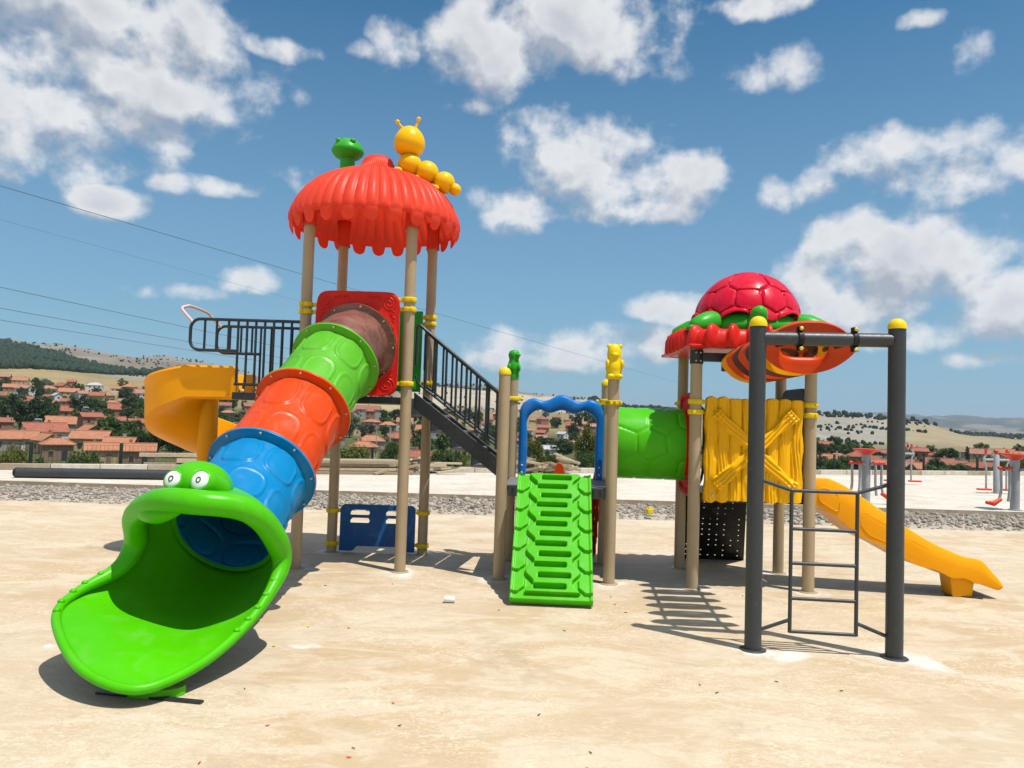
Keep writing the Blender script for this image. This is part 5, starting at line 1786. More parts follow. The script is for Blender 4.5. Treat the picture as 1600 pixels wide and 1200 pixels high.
# ------------------------------------------------------------------ outdoor gym equipment on the pale slab
def chest_station(loc, label, s=1.0, rz=0.0):
    root = thing('fitness_machine', loc, label, 'fitness machine')
    L = Vector(loc)
    R_ = lambda x, y, z: L + Matrix.Rotation(rz, 3, 'Z') @ Vector((x * s, y * s, z * s))
    z = 0
    MB().lathe([(0.12 * s, 0.0), (0.12 * s, 0.02), (0.085 * s, 0.022), (0.085 * s, 1.02 * s), (0.06 * s, 1.05 * s)], L, 24).build('post', STEEL, root)
    MB().lathe([(0.07 * s, 0.99 * s), (0.12 * s, 1.02 * s), (0.20 * s, 1.08 * s), (0.26 * s, 1.10 * s), (0.26 * s, 1.12 * s), (0.0, 1.125 * s)], L, 28).build('top_cone', FIT_RED, root)
    for (x, y) in ((-0.30, -0.04), (-0.17, -0.10), (0.15, -0.10), (0.30, -0.04)):
        arm = MB().tube(catmull([R_(x * 0.3, y, 0.80), R_(x * 0.8, y, 0.83), R_(x, y, 0.78), R_(x, y, 0.40), R_(x * 1.15, y, 0.18)], 5), 0.026 * s, 10).build('swing_arm', STEEL, root, angle=60)
        MB().cyl(R_(x - 0.055, y, 0.835), R_(x + 0.055, y, 0.835), 0.034 * s, 12).build('grip', FIT_RED, arm)
    for sx in (-1, 1):
        MB().tube([R_(sx * 0.30, -0.04, 0.22), R_(sx * 0.46, -0.06, 0.13), R_(sx * 0.62, -0.08, 0.15)], [0.035 * s, 0.055 * s, 0.03 * s], 10).build('footrest', FIT_RED, root, angle=60)
    return root
def walker_station(loc, label, s=1.0, arms=2):
    root = thing('fitness_machine', loc, label, 'fitness machine')
    L = Vector(loc)
    R_ = lambda x, y, z: L + Vector((x * s, y * s, z * s))
    MB().lathe([(0.12 * s, 0.0), (0.12 * s, 0.02), (0.07 * s, 0.022), (0.07 * s, 0.97 * s), (0.05 * s, 1.0 * s)], L, 20).build('post', STEEL, root)
    MB().cyl(R_(-0.32, 0, 0.86), R_(0.32, 0, 0.86), 0.03 * s, 10).build('cross_bar', STEEL, root)
    MB().tube([R_(0.0, -0.02, 0.95), R_(0.0, -0.04, 1.10)], 0.028 * s, 10).build('handle', FIT_RED, root)
    for sx in (-1, 1):
        arm = MB().tube(catmull([R_(sx * 0.27, 0, 1.10), R_(sx * 0.27, 0, 0.98), R_(sx * 0.33, 0, 0.86), R_(sx * 0.27, 0, 0.72), R_(sx * 0.26, 0, 0.40), R_(sx * 0.26, 0, 0.12)], 5), 0.024 * s, 10).build('swing_arm', STEEL, root, angle=60)
        MB().cyl(R_(sx * 0.27, -0.001, 1.0), R_(sx * 0.27, -0.001, 1.13), 0.032 * s, 10).build('grip', FIT_RED, arm)
        MB().box(R_(sx * 0.34, -0.05, 0.10), (0.34 * s, 0.13 * s, 0.045 * s)).build('pedal', FIT_RED, arm, bevel=0.015)
    return root
chest_station((7.3, 15.78, 0.045), 'grey fitness post with red cone top behind the yellow slide', 1.0)
chest_station((10.07, 15.35, 0.045), 'grey fitness post with red cone top cut by the right picture edge', 1.0)
walker_station((12.27, 19.42, 0.045), 'grey and red air walker next to the right picture edge', 0.98)
walker_station((11.0, 21.6, 0.045), 'grey and red air walker just right of the dark gate post', 1.0)

# ------------------------------------------------------------------ things lying about
def lying_pole():
    root = thing('steel_pipe', (-8.4, 16.0, 0.045), 'long dark grey pipe lying on the pale slab at the left', 'pipe')
    a, b = Vector((-10.05, 15.75, 0.15)), Vector((-5.6, 16.55, 0.15))
    MB().tube([a, b], 0.105, 24, caps=False).build('barrel', DARK_GATE, root)
    t = (b - a).normalized()
    MB().tube([a - t * 0.06, a - t * 0.05, a - t * 0.02, a + t * 0.01], [0.03, 0.075, 0.10, 0.107], 20).build('end_cap', BLACK, root)
lying_pole()
def small_things():
    r = tag(MB().lathe([(0.0, -0.045), (0.024, -0.045), (0.027, -0.04), (0.027, 0.04), (0.024, 0.045), (0.015, 0.045), (0.015, 0.03), (0.0, 0.03)], (-0.475, 6.62, 0.029), 20, Matrix.Rotation(PI / 2, 3, 'Y')).build('white_roll', WHITE), 'small white plastic cylinder lying on the concrete left of the green ramp', 'plastic piece')
    tag(MB().box((2.46, 13.45, 0.03), (0.11, 0.10, 0.09), 0.4).lathe([(0.03, 0.0), (0.03, 0.03)], (2.46, 13.45, 0.075), 12).build('yellow_block', LEMON, bevel=0.012), 'small yellow plastic block lying in the gravel strip', 'plastic piece')
    g = random.Random(21)
    def chip(name, x, y, L, w, mat, label, grp):
        a = g.uniform(0, PI)
        mb = MB()
        pts = [Vector((x + math.cos(a) * L * (k / 3 - 0.5), y + math.sin(a) * L * (k / 3 - 0.5) + g.uniform(-.2, .2) * w, 0.004 + 0.6 * w)) for k in range(4)]
        mb.tube(pts, [w * 0.5, w, w * 0.9, w * 0.4], 6)
        tag(mb.build(name, mat), label, 'scrap', grp)
    for (x, y) in ((-1.18, 3.95), (-0.70, 3.72), (-0.70, 3.62), (-0.62, 3.42), (-0.52, 3.08), (-0.62, 3.02), (-0.74, 2.98), (-1.35, 3.52), (0.95, 6.72), (-0.60, 4.30)):
        chip('red_scrap', x, y, 0.026, 0.003, RED, 'tiny red plastic shaving lying on the stained concrete', 'red plastic shavings on the ground')
    for (x, y) in ((-1.15, 5.75), (-1.45, 5.75), (-1.55, 5.25)):
        chip('yellow_scrap', x, y, 0.022, 0.006, LEMON, 'tiny yellow plastic crumb on the concrete right of the frog mouth', 'yellow crumbs on the ground')
    for (x, y) in ((1.20, 4.75), (1.27, 4.62), (0.2, 4.2), (0.43, 3.75), (0.43, 3.3), (0.40, 3.58), (1.7, 4.85), (3.4, 5.05), (3.85, 4.45), (3.0, 5.85), (1.0, 6.45), (-1.23, 7.35), (-1.06, 7.25), (-0.05, 6.4), (0.45, 5.85), (-0.52, 4.0), (-1.47, 4.45), (2.05, 4.72), (0.95, 7.0), (-2.9, 3.5), (3.2, 6.3), (-1.65, 7.1), (4.4, 8.6), (2.2, 7.2), (1.35, 7.15)):
        chip('dark_scrap', x, y, g.uniform(0.015, 0.04), 0.003, BLACK, 'tiny dark scrap of swarf lying on the stained concrete', 'dark scraps on the ground')
small_things()

# ------------------------------------------------------------------ fence along the back of the terrace
def fence():
    root = thing('boundary_fence', (0, 22.0, 0), 'low dark green wire mesh fence along the back of the terrace', 'fence')
    def line(x):
        y = 21.3 + 0.35 * x if x > -11.5 else 17.3
        return Vector((x, y + 0.75, 0))
    xs = [-16.5, -13.9, -11.25, -9.45, -7.55, -5.6, -3.7, -1.5, 0.55, 2.12, 4.2, 6.3, 8.3, 10.9, 12.2, 14.6, 17.0, 20.0]
    P = [line(x) for x in xs]
    for p in P:
        zb = float(terrain_z(p.x, p.y))
        MB().box((p.x, p.y, (0.66 + zb - 0.2) / 2), (0.06, 0.06, 0.66 - zb + 0.2)).build('fence_post', FENCE, root, smooth=False)
    # open wire mesh: each bay one welded panel
    for a, b in zip(P[:-1], P[1:]):
        mb = MB()
        n = max(int((b - a).length / 0.09), 6)
        za = -0.55
        d = (b - a)
        for k in range(1, n):
            q = a + d * k / n
            mb.bar(Vector((q.x, q.y, za)), Vector((q.x, q.y, 0.60)), 0.004, 0.004)
        for k in range(7):
            z = za + (0.60 - za) * k / 6
            mb.bar(Vector((a.x, a.y, z)), Vector((b.x, b.y, z)), 0.005, 0.005)
        stuff(mb.build('mesh_panel', FENCE, root, smooth=False))
fence()
def kerb():
    xs = [(-11.5, 17.35), (0, 21.3), (13.0, 25.85), (24.0, 29.7)]
    k = 0
    root = thing('kerb', (0, 21.4, 0), 'pale concrete kerb along the back edge of the pale slab', 'kerb')
    for (a, b) in zip(xs[:-1], xs[1:]):
        a, b = Vector((a[0], a[1] + 0.09, 0.0)), Vector((b[0], b[1] + 0.09, 0.0))
        n = int((b - a).length / 1.0)
        for i in range(n):
            p, q = a.lerp(b, i / n), a.lerp(b, (i + 0.988) / n)
            MB().bar(p + Vector((0, 0, 0.06)), q + Vector((0, 0, 0.06)), 0.15, 0.26).build('kerb_stone', CONCRETE_W if i % 3 else CONCRETE_E, root, smooth=False, bevel=0.01)
kerb()
def timber():
    g = random.Random(8)
    def stack(loc, label, planks, mat):
        root = thing('timber_stack', loc, label, 'timber stack')
        for (x, y, z, L, rz, rx, w, h) in planks:
            m = Matrix.Rotation(rz, 3, 'Z') @ Matrix.Rotation(rx, 3, 'Y')
            MB().box(Vector(loc) + Vector((x, y, z)), (L, w, h), m=m).build('plank', mat[g.randrange(len(mat))], root, smooth=False)
    base = (-4.3, 18.9, 0.045)
    pl = []
    for lay in range(4):
        for k in range(4):
            pl.append((g.uniform(-0.3, 0.3) - 0.15 * lay, 0.15 + 0.26 * k, 0.045 + 0.085 * lay, g.uniform(3.0, 4.2), 0.30 + g.uniform(-0.03, 0.03), 0, 0.2, 0.07))
    stack(base, 'long stack of weathered boards behind the tall tower', pl, [TIMBER, TIMBER, TIMBER_PALE])
    pl = []
    for k in range(9):
        pl.append((g.uniform(-0.5, 0.5), g.uniform(-0.1, 0.5), 0.05 + 0.035 * k, g.uniform(0.7, 1.5), g.uniform(-0.5, 0.9), g.uniform(-0.32, 0.22), 0.12, 0.05))
    stack((-2.85, 19.6, 0.045), 'untidy heap of broken boards at the end of the long board stack', pl, [TIMBER_PALE, TIMBER])
    pl = []
    for k in range(7):
        pl.append((g.uniform(-0.4, 0.4), g.uniform(-0.1, 0.4), 0.05 + 0.035 * k, g.uniform(0.7, 1.2), g.uniform(0.1, 1.0), g.uniform(-0.15, 0.2), 0.13, 0.05))
    stack((-1.75, 20.2, 0.045), 'small heap of pale offcuts below the staircase', pl, [TIMBER_PALE])
    pl = []
    for k in range(22):
        pl.append((g.uniform(-0.75, 0.75), g.uniform(-0.2, 0.5), 0.05 + 0.022 * k * max(0.2, 1 - abs(g.uniform(-0.6, 0.6))), g.uniform(0.5, 1.0), g.uniform(-0.8, 0.8), g.uniform(-0.3, 0.3), 0.10, 0.06))
    stack((0.95, 21.2, 0.045), 'heap of pale firewood offcuts seen through the blue arch', pl, [TIMBER_PALE, TIMBER])
    stack((-7.55, 18.8, 0.30), 'two pale beams stacked behind the frog head', [(0.2, 0.4, 0.10, 3.4, 0.30, 0, 0.16, 0.09), (0.7, 0.35, -0.02, 2.6, 0.30, 0, 0.16, 0.09), (0.3, 0.45, -0.16, 3.4, 0.30, 0, 0.22, 0.16)], [TIMBER_PALE])
timber()

# ------------------------------------------------------------------ houses of the village
#   x, y, z, width, roof (g gable / h hip), roof tiles, walls, storeys, turn
HOUSES = [
    (-127.2, 210.1, -9.14, 10.1, 'g', 1, 0, 1, 28), (-154.0, 263.8, -8.21, 9.1, 'g', 0, 1, 1, 5), (-142.4, 260.7, -8.44, 6.6, 'g', 1, 2, 2, 35),
    (-196.0, 336.6, -4.74, 7.6, 'g', 1, 4, 1, 3), (-179.1, 352.8, -3.66, 10.1, 'g', 1, 2, 1, 12), (-115.4, 211.6, -9.17, 7.9, 'g', 0, 2, 1, -62),
    (-94.6, 174.0, -9.26, 7.2, 'g', 0, 3, 1, -3), (-102.0, 169.6, -9.58, 5.5, 'g', 0, 3, 1, -58), (-92.1, 156.8, -10.08, 5.5, 'h', 0, 4, 1, 18),
    (-80.6, 152.2, -10.22, 5.5, 'g', 0, 3, 1, 14), (-113.5, 173.8, -9.54, 5.5, 'g', 0, 1, 1, 8), (-111.2, 176.1, -9.43, 5.5, 'g', 0, 0, 1, 4),
    (-82.2, 162.5, -9.7, 5.5, 'g', 0, 2, 1, -6), (-72.4, 150.6, -10.26, 5.5, 'g', 0, 4, 1, 6), (-137.5, 284.4, -7.62, 6.4, 'g', 1, 2, 1, 15),
    (-131.9, 288.2, -7.51, 6.9, 'g', 0, 4, 1, -10), (-242.2, 507.7, 3.81, 10.2, 'g', 3, 0, 2, 0), (-306.6, 565.0, 9.54, 10.5, 'h', 4, 0, 2, 5),
    (-316.7, 525.6, 8.0, 10.5, 'h', 3, 3, 1, 6), (-294.2, 511.1, 6.13, 11.6, 'g', 0, 3, 1, 3), (-255.1, 431.2, 0.17, 5.5, 'g', 4, 0, 2, -60),
    (-338.5, 521.4, 8.11, 11.1, 'g', 0, 2, 1, 10), (-298.1, 470.4, 4.12, 8.8, 'g', 3, 0, 2, -30), (-410.9, 619.7, 15.78, 10.7, 'g', 3, 2, 2, 0),
    (-402.3, 628.9, 15.91, 10.9, 'g', 0, 3, 1, 0), (-264.6, 503.6, 4.3, 7.4, 'h', 0, 3, 1, 0), (-384.3, 670.6, 17.17, 6.7, 'g', 1, 2, 1, 0),
    (-217.3, 418.7, -0.59, 6.1, 'h', 0, 4, 1, 20), (-211.2, 319.1, -5.71, 5.5, 'g', 1, 4, 1, 30), (-169.8, 257.6, -8.35, 5.5, 'g', 2, 2, 1, 20),
    (-330.2, 664.4, 14.1, 11.5, 'h', 0, 3, 1, 0), (-141.7, 385.3, -4.06, 6.7, 'h', 0, 4, 1, 0), (-167.1, 449.4, 0.16, 6.6, 'g', 2, 1, 1, 0),
    (-260.6, 466.6, 2.07, 6.2, 'g', 3, 0, 2, 40), (-222.4, 402.7, -1.6, 5.5, 'h', 0, 1, 1, 0), (-95.3, 513.1, -2.23, 15.7, 'g', 2, 1, 2, 0),
    (-65.9, 413.1, -8.02, 8.3, 'h', 0, 4, 1, 10), (-45.8, 254.1, -10.8, 8.1, 'h', 0, 1, 1, 8), (-38.2, 201.3, -10.45, 6.2, 'h', 0, 3, 1, -8),
    (-31.8, 306.1, -10.84, 11.0, 'g', 0, 0, 2, -4), (-20.5, 169.2, -10.55, 5.5, 'g', 1, 1, 1, 20), (-105.9, 856.7, 1.83, 10.3, 'g', 1, 2, 1, 0),
    (-89.1, 486.4, -3.62, 5.5, 'h', 1, 2, 2, 0), (-13.0, 771.8, -2.06, 10.3, 'g', 3, 2, 2, 0), (-18.3, 539.2, -6.63, 5.5, 'g', 1, 0, 1, 10),
    (-20.0, 432.9, -9.85, 5.5, 'h', 3, 4, 1, 0), (-5.6, 390.5, -11.56, 6.2, 'g', 1, 2, 1, -8), (-19.2, 698.1, -4.26, 5.6, 'g', 1, 2, 1, 30),
    (-2.6, 544.2, -7.11, 5.5, 'h', 1, 2, 1, 0), (21.9, 755.4, -4.05, 8.1, 'h', 0, 3, 1, 0), (22.1, 527.0, -8.25, 8.1, 'g', 1, 2, 1, 0),
    (17.9, 453.1, -10.31, 5.5, 'g', 1, 2, 1, -12), (16.8, 414.8, -12.02, 5.5, 'g', 3, 2, 1, 5), (31.2, 460.4, -10.47, 5.5, 'g', 4, 0, 1, -40),
    (51.9, 656.4, -6.11, 8.8, 'g', 1, 2, 1, 0), (63.2, 666.1, -5.89, 8.0, 'g', 3, 2, 1, 8), (28.8, 346.2, -12.78, 5.5, 'h', 3, 4, 1, 10),
    (13.8, 270.3, -12.13, 5.5, 'g', 4, 0, 1, 15), (54.9, 759.5, -3.07, 6.1, 'h', 3, 3, 1, 0), (50.0, 507.7, -8.69, 5.5, 'g', 3, 2, 1, 0),
    (11.2, 489.6, -9.47, 5.5, 'g', 3, 0, 1, 20), (39.4, 512.4, -8.71, 5.5, 'g', 1, 2, 2, 0), (141.4, 344.8, -12.11, 5.5, 'g', 1, 2, 2, 0),
    (116.8, 274.6, -12.14, 5.5, 'h', 3, 2, 1, 10), (115.7, 239.3, -12.31, 5.5, 'g', 0, 2, 1, -6), (121.2, 257.9, -12.23, 5.5, 'g', 2, 4, 1, 0),
    (155.2, 292.1, -12.31, 5.5, 'g', 1, 2, 2, 0), (130.8, 250.8, -12.27, 5.5, 'h', 1, 2, 1, 18), (146.2, 251.4, -12.47, 5.7, 'g', 2, 2, 1, -8),
    (152.1, 246.8, -12.56, 5.5, 'g', 1, 2, 1, 3), (138.8, 231.4, -12.56, 5.5, 'h', 1, 4, 1, 0), (116.9, 218.5, -12.38, 5.5, 'g', 0, 4, 1, 24),
    (118.6, 233.3, -12.37, 5.5, 'g', 3, 2, 1, 0), (187.0, 289.0, -12.81, 5.5, 'g', 3, 2, 1, 10), (237.2, 396.3, -12.43, 7.6, 'h', 0, 1, 1, -26),
    (-45.4, 300.0, -10.63, 6.1, 'g', 2, 3, 1, 38), (-147.9, 287.0, -7.44, 7.2, 'g', 1, 4, 1, 12), (-41.0, 513.1, -6.32, 7.7, 'h', 2, 0, 2, 5),
    (28.6, 693.4, -5.81, 8.7, 'h', 2, 2, 2, 39), (130.3, 287.0, -12.23, 8.3, 'h', 1, 4, 1, -35), (-174.2, 371.7, -2.85, 7.9, 'g', 2, 2, 1, 38),
    (196.6, 295.2, -13.02, 8.1, 'g', 0, 1, 2, -2), (-58.7, 427.7, -8.52, 8.6, 'g', 0, 0, 2, -8), (-227.1, 451.9, 0.68, 7.5, 'g', 3, 0, 1, -25),
    (-225.0, 354.6, -3.4, 8.3, 'g', 1, 0, 2, 33), (-39.1, 290.5, -10.78, 8.5, 'g', 1, 4, 1, 5), (-56.3, 527.0, -4.97, 8.5, 'h', 1, 2, 1, 7),
    (-63.2, 274.6, -10.46, 8.1, 'h', 2, 1, 1, 6), (-93.5, 391.0, -6.49, 6.8, 'g', 1, 3, 1, 26), (-200.9, 332.1, -4.99, 8.4, 'g', 0, 2, 2, -23),
    (6.0, 362.8, -12.47, 9.0, 'g', 1, 1, 1, 16), (-70.9, 343.9, -8.94, 6.5, 'g', 2, 3, 1, -37), (-93.3, 414.8, -5.2, 7.0, 'h', 0, 2, 1, -8),
    (-244.1, 452.5, 0.67, 8.1, 'g', 1, 3, 2, 2), (190.5, 343.9, -12.66, 7.0, 'h', 1, 0, 1, 8), (-293.2, 446.4, 1.91, 7.0, 'h', 1, 0, 1, 15),
    (183.7, 364.8, -12.51, 7.7, 'g', 0, 2, 2, -22), (-325.1, 634.0, 11.96, 9.1, 'g', 0, 0, 1, -7), (77.0, 709.4, -3.74, 8.1, 'h', 1, 0, 1, 27),
    (45.1, 763.6, -3.44, 8.2, 'h', 2, 4, 2, 2), (-277.4, 456.7, 1.91, 7.4, 'g', 2, 3, 1, -23), (-75.9, 419.2, -6.62, 8.5, 'h', 0, 2, 1, -40),
    (44.8, 520.7, -8.27, 7.2, 'h', 2, 1, 1, -10), (36.3, 369.2, -12.45, 6.1, 'g', 2, 0, 2, 17), (-196.5, 309.0, -6.32, 8.6, 'h', 0, 4, 1, -5),
    (-30.3, 399.0, -10.76, 9.5, 'g', 0, 3, 2, -9), (102.6, 253.1, -12.27, 9.3, 'g', 0, 1, 1, -21), (-328.6, 561.3, 10.86, 9.2, 'g', 1, 2, 1, -40),
    (213.1, 373.6, -12.23, 6.8, 'h', 0, 0, 1, 32), (239.3, 389.0, -12.47, 9.4, 'g', 3, 3, 1, -37), (264.9, 412.0, -12.59, 8.4, 'g', 0, 3, 1, -13),
    (137.2, 246.8, -12.33, 8.8, 'g', 2, 2, 1, 6), (-68.2, 360.9, -9.09, 6.9, 'g', 1, 2, 1, -21), (-247.2, 430.0, -0.32, 8.8, 'g', 1, 2, 1, 11),
    (-271.0, 547.2, 7.22, 8.2, 'h', 1, 3, 1, -7), (38.6, 652.9, -6.39, 7.4, 'g', 1, 3, 1, -30), (54.7, 504.9, -8.85, 6.7, 'g', 3, 4, 2, 18),
    (-102.4, 487.0, -2.54, 9.3, 'g', 1, 1, 1, -38), (-110.9, 464.7, -2.16, 7.0, 'g', 1, 2, 2, 7), (172.3, 353.2, -12.57, 6.6, 'g', 2, 0, 1, -11),
    (-105.6, 326.0, -8.43, 8.4, 'g', 1, 0, 2, -10), (-115.5, 401.7, -5.25, 7.6, 'g', 1, 1, 2, 1), (135.6, 415.3, -11.93, 6.3, 'g', 2, 2, 1, 8),
    (86.7, 237.7, -12.04, 6.1, 'g', 3, 2, 1, 32), (85.7, 309.4, -12.57, 8.6, 'g', 1, 1, 2, 25), (-88.6, 336.6, -8.85, 8.4, 'g', 2, 1, 2, -11),
    (83.7, 372.1, -12.7, 9.3, 'g', 2, 3, 1, -6), (98.3, 500.9, -9.43, 7.8, 'g', 1, 2, 1, -36), (-164.5, 484.4, 0.08, 8.3, 'g', 2, 2, 1, 25),
    (-176.2, 565.0, 1.94, 8.5, 'h', 0, 2, 2, 11), (74.7, 396.3, -12.53, 7.9, 'g', 0, 3, 1, 28), (130.4, 441.7, -11.77, 8.4, 'h', 2, 2, 1, -38)
]
ROOF_WORD = ['orange', 'red', 'brown', 'faded pink', 'grey']
WALL_WORD = ['white', 'grey', 'brick', 'ochre', 'brown']
def house(i, x, y, z, W, rt, rc, wc, st, rot):
    g = random.Random(100 + i)
    rz = math.radians(rot) + math.atan2(-x, y) * 0.6
    D = min(W * g.uniform(0.62, 0.8), 9.0)
    H = 2.7 * st + g.uniform(0.0, 0.5)
    root = bpy.data.objects.new('village_house', None)
    root.empty_display_size = 1
    COL.objects.link(root)
    root.location = (x, y, z)
    m = Matrix.Rotation(rz, 3, 'Z')
    c = Vector((x, y, z))
    rise = min(D * g.uniform(0.26, 0.34), 2.4)
    V = lambda a, b, d: c + m @ Vector((a, b, d))
    wall = MB()
    w2, d2 = W / 2, D / 2
    if rt == 'g':
        vs = [V(-w2, -d2, -1.5), V(w2, -d2, -1.5), V(w2, d2, -1.5), V(-w2, d2, -1.5), V(-w2, -d2, H), V(w2, -d2, H), V(w2, d2, H), V(-w2, d2, H), V(-w2, 0, H + rise), V(w2, 0, H + rise)]
        wall.add(vs, [(0, 1, 5, 4), (2, 3, 7, 6), (1, 2, 6, 9, 5), (3, 0, 4, 8, 7)])
    else:
        wall.box(V(0, 0, (H - 1.5) / 2), (W, D, H + 1.5), m=m)
    wo = wall.build('wall', WALLS[wc], root, smooth=False)
    o, t = 0.45, 0.16
    rf = MB()
    if rt == 'g':
        k = rise / d2
        for s in (-1, 1):
            e0, e1 = V(-w2 - o, s * (d2 + o), H - k * o), V(w2 + o, s * (d2 + o), H - k * o)
            r0, r1 = V(-w2 - o, 0, H + rise), V(w2 + o, 0, H + rise)
            u = Vector((0, 0, t))
            rf.add([e0, e1, r1, r0, e0 + u, e1 + u, r1 + u, r0 + u], [(0, 1, 2, 3), (4, 5, 6, 7), (0, 1, 5, 4), (1, 2, 6, 5), (3, 0, 4, 7)])
        rf.tube([V(-w2 - o, 0, H + rise + t), V(w2 + o, 0, H + rise + t)], 0.14, 6)
    else:
        a = w2 - d2 * 0.9
        u = Vector((0, 0, t))
        q = [V(-w2 - o, -d2 - o, H), V(w2 + o, -d2 - o, H), V(w2 + o, d2 + o, H), V(-w2 - o, d2 + o, H)]
        r0, r1 = V(-a, 0, H + rise), V(a, 0, H + rise)
        vs = q + [p + u for p in q] + [r0 + u, r1 + u]
        rf.add(vs, [(0, 1, 5, 4), (1, 2, 6, 5), (2, 3, 7, 6), (3, 0, 4, 7), (4, 5, 9, 8), (5, 6, 9), (6, 7, 8, 9), (7, 4, 8), (0, 3, 2, 1)])
        for p in vs[4:8]:
            rf.tube([p, (r0 if (p - r0).length < (p - r1).length else r1) + u], 0.12, 5)
    ro = rf.build('roof', TILES[rc], root, smooth=False)
    # chimney, windows and door on the sides that face the terrace
    MB().box(V(g.uniform(-0.3, 0.3) * W, 0.5, H + rise + 0.35), (0.55, 0.55, 1.1), m=m).build('chimney', WALLS[2] if wc != 2 else WALLS[1], ro, smooth=False)
    for s in range(st):
        zz = 1.5 + 2.7 * s
        n = 3 if W > 8 else 2
        for k in range(n):
            xx = (-0.5 + (k + 0.5) / n) * W * 0.86
            if s == 0 and k == n - 1:
                MB().box(V(xx, -d2 - 0.03, 1.0), (0.95, 0.08, 2.0), m=m).build('door', WALLS[4] if wc != 4 else PANE, root, smooth=False)
            else:
                wd = MB().box(V(xx, -d2 - 0.03, zz), (1.0, 0.08, 1.1), m=m).build('window', WALLS[4 if wc != 4 else 3], root, smooth=False)
                MB().box(V(xx, -d2 - 0.075, zz), (0.85, 0.03, 0.95), m=m).build('pane', PANE, wd, smooth=False)
    for sx in (-1, 1):
        wd = MB().box(V(sx * (w2 + 0.03), 0, 1.5 + 2.7 * (st - 1)), (0.08, 0.95, 1.0), m=m).build('window', WALLS[4 if wc != 4 else 3], root, smooth=False)
        MB().box(V(sx * (w2 + 0.075), 0, 1.5 + 2.7 * (st - 1)), (0.03, 0.8, 0.9), m=m).build('pane', PANE, wd, smooth=False)
    root['category'] = 'house'
    root['group'] = 'red-roofed village houses below the terrace'
    return root, ro
NAMED = {
    0: 'white gabled house with red roof and solar water heater on the left slope',
    2: 'two-storey brick house with a solar tank on its red gabled roof',
    17: 'white two-storey house with grey hipped roof below the stubble field'
}
def region(x, y):
    t = x / y
    return ('on the far left slope' if t < -0.49 else 'left of the spiral slide' if t < -0.36 else 'behind the orange tube' if t < -0.235 else 'behind the tall tower legs' if t < -0.14 else 'under the staircase' if t < -0.09 else 'seen through the stair railing' if t < -0.005 else 'seen through the blue arch' if t < 0.13 else 'beside the yellow slide' if t < 0.49 else 'by the right edge')
ORD = ['leftmost', 'second from left', 'third from left', 'fourth from left', 'fifth from left', 'sixth from left', 'seventh from left', 'eighth from left', 'ninth from left', 'tenth from left', 'eleventh from left', 'twelfth from left', 'thirteenth from left', 'fourteenth from left', 'fifteenth from left', 'sixteenth from left', 'seventeenth from left', 'eighteenth from left', 'nineteenth from left', 'twentieth from left', 'twenty-first from left', 'twenty-second from left', 'twenty-third from left', 'twenty-fourth from left', 'twenty-fifth from left', 'twenty-sixth from left', 'twenty-seventh from left', 'twenty-eighth from left']
def tell_apart(objs):
    """things that would share a label are told apart by their order from left to right"""
    by = {}
    for o in objs:
        by.setdefault(o['label'], []).append(o)
    for lab, L in by.items():
        if 1 < len(L) <= len(ORD):
            L.sort(key=lambda o: o.location.x / o.location.y)
            for k, o in enumerate(L):
                o['label'] = lab + ', ' + ORD[k]
def distance_word(y):
    return 'near' if y < 190 else 'mid-distance' if y < 330 else 'distant'
def village():
    allh = []
    for i, h in enumerate(HOUSES):
        root, ro = house(i, *h)
        x, y, z, W, rt, rc, wc, st, rot = h
        lab = '%s %s house with %s %s roof %s' % (distance_word(y), WALL_WORD[wc], ROOF_WORD[rc], 'hipped' if rt == 'h' else 'gabled', region(x, y))
        if i in NAMED:
            lab = NAMED[i]
        root['label'] = lab
        root['group'] = 'village houses %s' % region(x, y)
        allh.append(root)
        if i in (0, 2):
            # solar water heater on the roof
            m = Matrix.Rotation(math.radians(rot), 3, 'Z')
            top = Vector((x, y, z + 2.7 * st + 2.4))
            MB().box(top + Vector((-1.5, -1.2, 0.1)), (1.9, 1.5, 0.08), m=m @ Matrix.Rotation(math.radians(38), 3, 'X')).build('solar_panel', PANE, ro, smooth=False)
            MB().tube([top + Vector((-2.4, -0.4, 0.85)), top + Vector((-0.6, -0.4, 0.85))], 0.26, 14).build('water_tank', STEEL, ro)
    tell_apart(allh)
village()

# ------------------------------------------------------------------ trees
def leaf_cloud(seed, nclump, nleaf, leaf, spread, flat=0.8, low=0.12, poplar=False, cone=False):
    """unit crown (height 1, radius 0.5): leaves gathered in uneven clumps, gaps between them"""
    g = np.random.default_rng(seed)
    C = []
    while len(C) < nclump:
        p = g.uniform(-1, 1, 3)
        r = np.linalg.norm(p)
        if r > 1 or r < 0.25:
            continue
        if cone:
            if np.hypot(p[0], p[1]) > 0.55 * (1 - p[2]):
                continue
        C.append(p)
    C = np.array(C)
    lump = 0.75 + 0.4 * g.random(nclump)
    pts, nrm = [], []
    for c, l in zip(C, lump):
        q = g.normal(size=(nleaf, 3))
        q /= np.linalg.norm(q, axis=1)[:, None]
        rad = spread * l * g.random(nleaf) ** 0.45
        pts.append(c * 0.80 + q * rad[:, None])
        nrm.append(q * 0.8 + g.normal(size=(nleaf, 3)) * 0.55 + np.array([0, 0, 0.35]))
    P, Nn = np.concatenate(pts), np.concatenate(nrm)
    P = P * np.array([0.5, 0.5, 0.5 * (1 - low)]) + np.array([0, 0, 0.5 + low * 0.5])
    Nn /= np.linalg.norm(Nn, axis=1)[:, None]
    a = np.cross(Nn, g.normal(size=Nn.shape))
    a /= np.linalg.norm(a, axis=1)[:, None]
    b = np.cross(Nn, a)
    s = leaf * g.uniform(0.6, 1.3, (len(P), 1))
    V = np.stack([P - a * s, P - b * s * 0.6, P + a * s, P + b * s * 0.6], 1).reshape(-1, 3)
    return V
